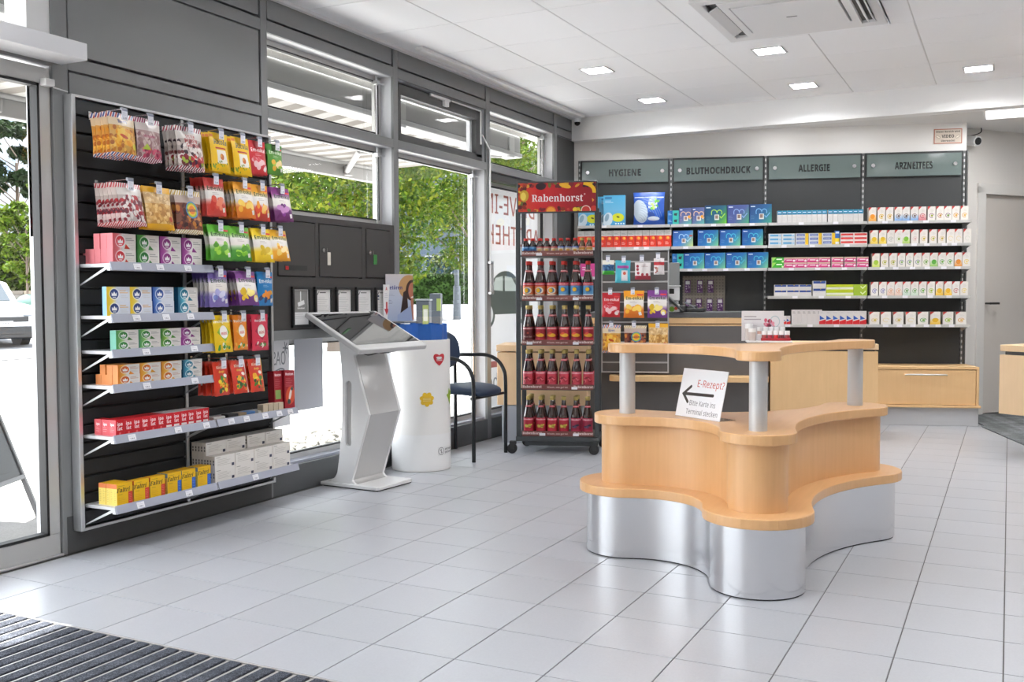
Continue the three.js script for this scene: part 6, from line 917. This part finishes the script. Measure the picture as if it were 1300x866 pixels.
// ================================================================ OUTSIDE
const gh = (x, z) => -0.05 + Math.max(0, Math.hypot(x + 2, z + 4) - 20) * 0.042;
{
  const g = new THREE.PlaneGeometry(150, 150, 100, 100).rotateX(-Math.PI / 2).translate(-79, 0, -50), p = g.attributes.position;
  for (let i = 0; i < p.count; i++) p.setY(i, gh(p.getX(i), p.getZ(i)) - 0.004); g.computeVertexNormals(); metricUV(g, 0.5);
  const T = speckle([196, 194, 192], 20, 256, 21);
  const gr = struct('ground', 'pale sunlit paving and street outside', 'ground'); part('paving', g, mat('#ffffff', 0.95, { map: T }), gr);
  const joint = []; for (let k = 0; k < 26; k++) joint.push(bb(-13, -5.5, -0.0545, -0.0525, -22 + k * 1.0, -21.988 + k * 1.0)); for (const x of [-5.35, -6.6, -7.9, -9.2, -10.5]) joint.push(bb(x, x + 0.012, -0.0545, -0.0525, -22, 4));
  part('paving_joint', merge(joint), mat([0.3, 0.29, 0.28], 0.9), gr);
  part('shade_toned_paving', bb(-5.5, -3.83, -0.3, -0.049, -14, 6), mat('#ffffff', 0.9, { map: speckle([138, 136, 134], 22, 256, 25) }), gr);  // darker strip of paving; the awning shade is put into its colour
  const rd = new THREE.PlaneGeometry(1, 1, 40, 60), q = rd.attributes.position; for (let i = 0; i < q.count; i++) { const u = q.getX(i) + 0.5, v = q.getY(i) + 0.5, x = -17 - u * 13, z = 12 - v * 62; q.setXYZ(i, x, gh(x, z) + 0.012, z); } rd.computeVertexNormals(); metricUV(rd, 0.4);
  part('street', rd, mat('#ffffff', 0.95, { map: speckle([108, 108, 111], 22, 256, 33) }), gr);
}
// pebble strip along the glass
{
  const g = new THREE.IcosahedronGeometry(1, 1), n = 1500, im = new THREE.InstancedMesh(g, mat([0.30, 0.29, 0.275], 0.9), n), m = new THREE.Matrix4(), e = new THREE.Euler(), Q = new THREE.Quaternion();
  for (let i = 0; i < n; i++) { const s = rr(0.025, 0.05); e.set(rr(0, 3), rr(0, 3), rr(0, 3)); m.compose(V(rr(-5.2, -4.75), -0.04 + rr(0, 0.02), rr(-9.5, -4.4)), Q.setFromEuler(e), V(s, s * 0.6, s * rr(0.7, 1))); im.setMatrixAt(i, m); const k = rr(0.65, 1.1); im.setColorAt(i, lin(k, k, k * 0.97)); }
  im.name = 'pebbles'; im.userData = { kind: 'stuff', label: 'strip of pale round pebbles outside the windows', category: 'pebbles' }; im.castShadow = im.receiveShadow = true; scene.add(im);
}
// lintel and awning
{
  const w = struct('wall_outside', 'rough white plaster lintel above the windows outside', 'wall');
  part('lintel', bb(-4.0, FX - 0.156, 2.57, 3.4, -9.2, 3.2), mat('#ffffff', 0.95, { map: speckle([205, 203, 198], 40, 256, 41) }), w);
  part('side_wall', merge([bb(-4.0, -3.79, -0.05, 3.4, -12.5, -8.82), bb(-4.0, -3.79, -0.05, 3.4, 3.0, 3.2)]), mat('#ffffff', 0.95, { map: speckle([196, 194, 190], 40, 256, 43) }), w);
  part('threshold_slab', bb(-3.95, FX - 0.156, -0.06, -0.002, -9, 3.1), mat([0.5, 0.5, 0.49], 0.8), w);
  const a = thing('awning', 'striped white and beige awning over the windows outside', 'awning');
  const Z0 = -8.15, Z1 = -2.2, N = 25, st = data(2 * N, 2, (u, v, x) => (x % 2 ? [148, 146, 143] : [101, 96, 90])); st.magFilter = THREE.NearestFilter; st.minFilter = THREE.NearestFilter; st.generateMipmaps = false;
  const f = new THREE.PlaneGeometry(1, 1, 12, 1), p = f.attributes.position, uv = f.attributes.uv;
  for (let i = 0; i < p.count; i++) { const u = p.getX(i) + 0.5, v = p.getY(i) + 0.5; uv.setXY(i, v, 0.5); p.setXYZ(i, -4.10 - u * 1.45, 2.475 - u * 0.10 - 0.035 * Math.sin(u * Math.PI), Z0 + v * (Z1 - Z0)); } f.computeVertexNormals();
  part('fabric', f, new THREE.MeshPhysicalMaterial({ map: st, roughness: 1, transmission: 0.06, thickness: 0, side: THREE.DoubleSide }), a);
  part('cassette', rb(-4.16, -4.02, 2.42, 2.585, Z0 - 0.05, Z1, 0.02), mat([0.20, 0.20, 0.20], 0.4), a);
  part('cassette_lip', rb(-4.18, -4.00, 2.385, 2.425, Z0 - 0.05, Z1, 0.01), mat([0.3, 0.3, 0.3], 0.5), a);
  for (const z of [-8.0, -6.2, -4.4]) part('wall_bracket', rb(-4.035, -4.005, 2.37, 2.55, z - 0.05, z + 0.05, 0.006), mat([0.36, 0.36, 0.36], 0.5), a);
  part('front_bar', merge([rb(-5.60, -5.53, 2.235, 2.35, Z0 - 0.03, Z1, 0.01), rod(V(-5.52, 2.37, Z0), V(-5.52, 2.37, Z1), 0.025)]), mat([0.26, 0.255, 0.25], 0.5), a);
  for (const z of [-7.6, -4.0]) part('folding_arm', merge([rod(V(-4.12, 2.40, z - 0.4), V(-4.85, 2.34, z + 0.75), 0.03), rod(V(-4.85, 2.34, z + 0.75), V(-5.53, 2.29, z), 0.026), rb(-5.56, -5.48, 2.25, 2.34, z - 0.04, z + 0.04, 0.01)]), mat([0.27, 0.265, 0.26], 0.5), a);
}
// ---- plants
function leafCloud(n, place, size, cols) {
  const pos = [], nor = [], col = [], q = new THREE.Quaternion(), e = new THREE.Euler(), v = V(0, 0, 0), c = new THREE.Color();
  for (let i = 0; i < n; i++) {
    const p = place(); e.set(rr(-1.1, 1.1), rr(0, 6.3), rr(-1.1, 1.1)); q.setFromEuler(e); const s = size * rr(0.6, 1.3), nn = V(0, 1, 0).applyQuaternion(q);
    c.setRGB(...cols[Math.floor(rnd() * cols.length)]).multiplyScalar(rr(0.75, 1.25));
    for (const [a, b] of [[-1, 0], [0, 0.55], [0, -0.55], [1, 0], [0, -0.55], [0, 0.55]]) { v.set(a * s, 0.1 * s * (1 - a * a), b * s).applyQuaternion(q); pos.push(p.x + v.x, p.y + v.y, p.z + v.z); nor.push(nn.x, nn.y, nn.z); col.push(c.r, c.g, c.b); }
  }
  const g = new THREE.BufferGeometry(); g.setAttribute('position', new THREE.Float32BufferAttribute(pos, 3)); g.setAttribute('normal', new THREE.Float32BufferAttribute(nor, 3)); g.setAttribute('color', new THREE.Float32BufferAttribute(col, 3)); return g;
}
const leafM = new THREE.MeshPhysicalMaterial({ vertexColors: true, roughness: 0.9, side: THREE.DoubleSide, transmission: 0.3, thickness: 0, specularIntensity: 0.2 });
const bark = mat([0.12, 0.09, 0.07], 0.9);
const GREEN = [[0.045, 0.085, 0.004], [0.075, 0.115, 0.005], [0.028, 0.06, 0.003], [0.11, 0.13, 0.009]], LIGHT = [[0.075, 0.125, 0.008], [0.10, 0.135, 0.014], [0.055, 0.10, 0.006]], DARK = [[0.015, 0.03, 0.009], [0.0225, 0.0375, 0.015], [0.0125, 0.0225, 0.009]], HEDGE = [[0.02, 0.045, 0.008], [0.0275, 0.06, 0.01], [0.014, 0.0325, 0.006]], MIX = [[0.0425, 0.065, 0.015], [0.06, 0.075, 0.025], [0.03, 0.05, 0.015], [0.075, 0.085, 0.035]];
function tree(name, label, x, z, cy, rx, ry, n, size, cols, clumps = 26, trunkR = 0.16) {
  const y0 = gh(x, z), t = thing(name, label, 'tree', [x, y0, z], 0, 'trees outside');
  const cs = []; for (let i = 0; i < clumps; i++) { const a = rr(0, 6.3), h = rr(-1, 1), k = Math.sqrt(1 - h * h) * rr(0.35, 0.95); cs.push([V(Math.cos(a) * k * rx, cy - y0 + h * ry, Math.sin(a) * k * rx), rr(0.22, 0.42) * rx]); }
  part('foliage', leafCloud(n, () => { const [c, r] = cs[Math.floor(rnd() * cs.length)]; const d = V(rr(-1, 1), rr(-1, 1), rr(-1, 1)).normalize().multiplyScalar(r * Math.cbrt(rnd())); d.y *= 0.55; return d.add(c); }, size, cols), leafM, t);
  part('trunk', merge([rod(V(0, -0.2, 0), V(0, cy - y0, 0), trunkR, 10, trunkR * 0.55), ...cs.slice(0, 10).map(([c]) => rod(V(0, Math.max(0.6, c.y - 0.35 * ry - 0.3), 0), c, trunkR * 0.3, 6, 0.02))]), bark, t);
}
tree('linden_tree', 'large leafy tree seen above the key lockers', -13.2, -17.6, 3.9, 3.4, 2.6, 30000, 0.065, GREEN, 46); 
tree('linden_tree', 'leafy tree at the left edge of the window above the lockers', -21.4, -25.4, 5.4, 4.2, 3.4, 26000, 0.09, GREEN, 46);
tree('maple_tree', 'bright green tree filling the tall window behind the chair', -13.0, -23.9, 4.6, 2.7, 2.5, 26000, 0.06, [...GREEN, ...LIGHT], 34, 0.15);
tree('roadside_tree', 'tree crown glimpsed above the banner window', -18.4, -36.5, 6.4, 3.4, 3.0, 4500, 0.2, GREEN, 24);
tree('young_tree', 'slender light green young tree across the street', -33.4, -25.45, 3.75, 0.95, 1.9, 2600, 0.13, LIGHT, 22, 0.05);
tree('pine_tree', 'dark pine behind the stone wall', -46.4, -34.9, 8.2, 2.3, 2.4, 2600, 0.22, DARK, 12, 0.13);
tree('broadleaf_tree', 'tree behind the car park on the far left', -41, -22.5, 5.2, 3.5, 2.6, 3500, 0.2, GREEN, 20);
function shrub(name, label, x, z, h, w, n, size, cols) { const t = thing(name, label, 'shrub', [x, gh(x, z), z], 0, 'shrubs outside'); part('foliage', leafCloud(n, () => { const d = V(rr(-1, 1), rr(-1, 1), rr(-1, 1)).normalize().multiplyScalar(Math.cbrt(rr(0.35, 1))); return V(d.x * w, h * 0.5 + d.y * h * 0.5, d.z * w); }, size, cols), leafM, t); part('stem', rod(V(0, -0.1, 0), V(0, h * 0.5, 0), 0.06), bark, t); }
[[-38.6, -28.2, 2.9, 1.25, 'leftmost wild shrub above the stone wall'], [-39.4, -30.9, 3.1, 1.25, 'wild shrub right of the young tree'], [-43.4, -32.7, 4.6, 2.0, 'tall wild shrub behind the young tree']].forEach(([x, z, h, w, l], i) => shrub('wild_shrub', l, x, z, h, w, 2300, 0.2, i % 2 ? MIX : [...MIX, ...LIGHT]));
shrub('round_shrub', 'pale round shrub behind the clipped hedge', -24.0, -41.6, 2.6, 1.3, 1500, 0.12, MIX);
{
  const h = thing('clipped_hedge', 'clipped green hedge across the street', 'hedge', [-22.85, gh(-22.85, -38.77), -38.77], 0.55);
  part('core', rb(-3.2, 5.0, -0.2, 1.2, -0.45, 0.45, 0.1), mat([0.045, 0.095, 0.017], 1), h);
  part('foliage', leafCloud(6000, () => { const f = rnd(); return f < 0.35 ? V(rr(-3.3, 5.1), rr(1.2, 1.32), rr(-0.5, 0.5)) : V(rr(-3.3, 5.1), rr(-0.1, 1.3), (f < 0.8 ? 1 : -1) * rr(0.42, 0.56)); }, 0.09, HEDGE), leafM, h);
}
// ---- street furniture
for (const [x, z, l] of [[-16.91, -29.49, 'tall street lamp post in front of the bright green tree'], [-15.13, -21.14, 'thin lamp post seen above the key lockers']]) { const t = thing('lamp_post', l, 'lamp post', [x, gh(x, z), z]); const m = mat([0.055, 0.065, 0.078], 0.6); part('pole', rod(V(0, 0, 0), V(0, 7.5, 0), 0.085, 16, 0.06), m, t); part('sleeve', rod(V(0, 0, 0), V(0, 1.15, 0), 0.14, 16, 0.12), m, t); part('arm', rod(V(0, 7.4, 0), V(0.9, 7.6, 0), 0.04), m, t); part('lamp_head', rb(0.7, 1.4, 7.55, 7.68, -0.12, 0.12, 0.03), m, t); }
{
  const t = thing('ticket_machine', 'grey parking ticket machine with a yellow green panel', 'ticket machine', [-13.15, gh(-13.15, -21.26), -21.26], 0.35); part('cabinet', rb(-0.17, 0.17, 0, 1.06, -0.15, 0.15, 0.02), mat([0.014, 0.019, 0.028], 0.7), t); part('cap', rb(-0.19, 0.19, 1.06, 1.10, -0.17, 0.17, 0.01), mat([0.08, 0.09, 0.1], 0.6), t); part('panel', rb(0.0, 0.15, 0.12, 0.95, 0.145, 0.156, 0.003), mat([0.09, 0.11, 0.02], 0.6), t); part('label', rb(0.02, 0.13, 0.55, 0.85, 0.156, 0.16, 0.001, 1), mat([0.2, 0.2, 0.18], 0.6), t);
  const b = thing('waste_bin', 'small grey post box behind the ticket machine', 'bin', [-14.8, gh(-14.8, -24.6), -24.6], 0.3); part('body', rb(-0.16, 0.16, 0.2, 1.1, -0.14, 0.14, 0.03), mat([0.018, 0.024, 0.034], 0.7), b); part('foot', rod(V(0, 0, 0), V(0, 0.25, 0), 0.05), M.alu, b); part('notice', rb(0.05, 0.17, 0.6, 0.95, 0.1, 0.15, 0.002, 1), mat([0.1, 0.13, 0.02], 0.6), b);
}
// stone wall: single rough blocks
{
  const w = thing('stone_wall', 'low dry stone wall across the street', 'stone wall', [-36.05, gh(-36.05, -26.93) - 0.05, -26.93], 1.05); const cols = [[0.15, 0.125, 0.095], [0.12, 0.105, 0.09], [0.18, 0.155, 0.12], [0.13, 0.12, 0.11]].map((c) => mat(c, 0.95));
  const gs = [0, 1, 2].map((k) => { const g = new THREE.BoxGeometry(1, 1, 1, 2, 1, 2), p = g.attributes.position; for (let i = 0; i < p.count; i++) p.setXYZ(i, p.getX(i) + 0.06 * noise.noise(p.getX(i) * 3 + k, p.getY(i) * 3, p.getZ(i) * 3), p.getY(i) + 0.06 * noise.noise(p.getX(i) * 3, p.getY(i) * 3 + k, 5), p.getZ(i) + 0.12 * noise.noise(k * 3, p.getX(i) * 2, p.getY(i) * 2)); g.computeVertexNormals(); return bare(g); });
  part('fill', bb(-5, 5, 0, 0.62, -0.28, 0.05), mat([0.1, 0.09, 0.08], 1), w);
  for (let r = 0; r < 4; r++) for (let x = -5 + (r % 2) * 0.22; x < 4.9;) { const L = rr(0.32, 0.62), s = part('stone', gs[Math.floor(rnd() * 3)], cols[Math.floor(rnd() * 4)], w); s.position.set(x + L / 2, 0.085 + r * 0.17, 0); s.scale.set(L - 0.025, 0.15, 0.28); x += L; }
  const sk = solo('planter_sack', 'dark green watering sack at the foot of the young tree', 'sack', (() => { const g = new THREE.SphereGeometry(0.45, 18, 12), p = g.attributes.position; for (let i = 0; i < p.count; i++) p.setXYZ(i, p.getX(i) * (1.1 - 0.5 * p.getY(i)), Math.max(-0.3, p.getY(i)) * 0.85 + 0.255, p.getZ(i)); g.computeVertexNormals(); return bare(g); })(), mat([0.06, 0.12, 0.10], 0.7), [-32.5, gh(-32.5, -24.8), -24.8]);
}
// car parked across the street, nose towards the shop
{
  const t = thing('parked_car', 'white car parked across the street, cut by the left edge', 'car', [-20.22, gh(-20.22, -14.7), -14.70], 1.33);   // +z is its nose
  const wm = mat([0.80, 0.81, 0.83], 0.25, { clearcoat: 0.8, clearcoatRoughness: 0.05 }), dk = mat([0.02, 0.02, 0.022], 0.4);
  const side = new THREE.Shape(); side.moveTo(0.0, 0.32); side.lineTo(0.02, 0.72); side.quadraticCurveTo(0.08, 0.92, 0.35, 0.97); side.lineTo(1.15, 1.05); side.lineTo(1.75, 1.52); side.quadraticCurveTo(2.6, 1.66, 3.6, 1.5); side.lineTo(4.15, 1.05); side.lineTo(4.2, 0.35); side.lineTo(3.75, 0.3); side.absarc(3.35, 0.34, 0.38, 0, Math.PI, false); side.lineTo(1.25, 0.28); side.absarc(0.85, 0.34, 0.38, 0, Math.PI, false); side.lineTo(0.0, 0.32);
  part('body', extr(side, 1.78, 0.05, 10).translate(0, 0, -0.89).rotateY(Math.PI / 2), wm, t);
  part('bumper', merge([rb(-0.88, 0.88, 0.22, 0.5, -0.1, 0.05, 0.04), rb(-0.62, 0.62, 0.60, 0.72, -0.06, 0.035, 0.02)]), dk, t);
  for (const s of [-1, 1]) { part('headlight', rb(s * 0.86, s * 0.5, 0.72, 0.85, -0.25, 0.01, 0.04), mat([0.25, 0.27, 0.3], 0.1, { clearcoat: 1 }), t); for (const z of [-0.85, -3.35]) { const w = part('wheel', rod(V(s * 0.70, 0.33, z), V(s * 0.90, 0.33, z), 0.335, 24), dk, t); part('hub', rod(V(s * 0.895, 0.33, z), V(s * 0.91, 0.33, z), 0.21, 20), M.alu, w); } }
  const pl = cell(90, 22, (g, w, h) => { bg(g, w, h, '#e6e6ea'); txt(g, 'AB 777', w / 2, 12, 18, '#222'); }); part('number_plate', signGeo(pl, 0.5, 0.12, 0.01, plain('#ddd')).clone().translate(0, 0.5, 0.066), M.print, t);
  part('glazing', merge([rb(-0.895, 0.895, 1.10, 1.42, -3.4, -1.75, 0.03)]), mat([0.03, 0.04, 0.05], 0.08), t);
  const ws = part('windscreen', rb(-0.72, 0.72, -0.36, 0.36, -0.008, 0.008, 0.006), mat([0.03, 0.04, 0.05], 0.08), t); ws.position.set(0, 1.30, -1.44); ws.rotation.x = -0.91;
  part('grille', rb(-0.5, 0.5, 0.32, 0.44, 0.03, 0.06, 0.01), dk, t);
}
// sandwich board
{
  const t = thing('sandwich_board', 'dark pavement sign outside the glass entrance door', 'sandwich board', [-4.50, -0.05, -3.30], 2.04);
  const bd = cell(150, 220, (g, w, h) => { bg(g, w, h, '#24282c'); txt(g, 'Apotheke', w / 2, 40, 26, '#596066'); lines(g, 36, 70, 80, 3, 12, '#7a8288', 2); oval(g, w * 0.6, 130, 12, 18, 0, '#8a9298'); lines(g, 36, 164, 80, 3, 14, '#7a8288', 3); });
  for (const s of [1, -1]) { const p = part('panel', rb(-0.3, 0.3, 0.24, 1.05, -0.012, 0.0, 0.003), mat([0.02, 0.022, 0.025], 0.5), t); p.rotation.x = -s * 0.36; p.position.z = s > 0 ? 0 : -0.76; part('panel_frame', merge([rb(-0.32, -0.295, 0, 1.07, -0.016, 0.008, 0.004), rb(0.295, 0.32, 0, 1.07, -0.016, 0.008, 0.004), rb(-0.3, 0.3, 0.22, 0.245, -0.016, 0.008, 0.004), rb(-0.3, 0.3, 1.045, 1.07, -0.016, 0.008, 0.004)]), mat([0.13, 0.13, 0.135], 0.4), p); part('print', signGeo(bd, 0.56, 0.78, 0.001, plain('#24282c')).clone().translate(0, 0.255, 0.0015), M.print, p); }
}
// ---- buildings across the street
function building(label, x, z, turn, w, h, d, wall, roof, rows, cols, glassC) {
  const t = thing('apartment_building', label, 'building', [x, gh(x, z) - 0.5, z], turn, 'buildings across the street'); part('wall', bb(-w / 2, w / 2, 0, h, -d, 0), mat(wall, 0.9), t); part('roof', rb(-w / 2 - 0.3, w / 2 + 0.3, h, h + 0.35, -d - 0.3, 0.4, 0.05), mat(roof, 0.8), t);
  for (let r = 0; r < rows; r++) for (let c = 0; c < cols; c++) { const cw = w / cols, xx = -w / 2 + (c + 0.5) * cw, y0 = 1.1 + r * (h - 1) / rows, f = part('window', merge([rb(xx - cw * 0.36, xx + cw * 0.36, y0 - 0.08, y0, 0, 0.12, 0.01), rb(xx - cw * 0.36, xx + cw * 0.36, y0 + 1.5, y0 + 1.58, 0, 0.08, 0.01), rb(xx - cw * 0.36, xx - cw * 0.32, y0, y0 + 1.5, 0, 0.08, 0.01), rb(xx + cw * 0.32, xx + cw * 0.36, y0, y0 + 1.5, 0, 0.08, 0.01)]), mat([0.2, 0.21, 0.22], 0.6), t); part('window_pane', bb(xx - cw * 0.32, xx + cw * 0.32, y0, y0 + 1.5, 0.0, 0.03), mat(glassC, 0.1), f); }
}
building('grey blue office building behind the bright green tree', -31.5, -50.5, 0.55, 9, 10.5, 8, [0.05, 0.066, 0.085], [0.06, 0.06, 0.066], 3, 4, [0.02, 0.034, 0.045]);
building('pale house right of the grey blue office building', -22.8, -53.5, 0.55, 8, 8.5, 7, [0.13, 0.137, 0.155], [0.08, 0.075, 0.07], 2, 3, [0.12, 0.16, 0.2]);
building('white apartment block behind the pine on the far left', -61, -46.5, 0.95, 18, 14, 9, [0.24, 0.26, 0.29], [0.12, 0.1, 0.08], 4, 6, [0.16, 0.22, 0.3]);
printTex.needsUpdate = true;
renderer.render(scene, camera);
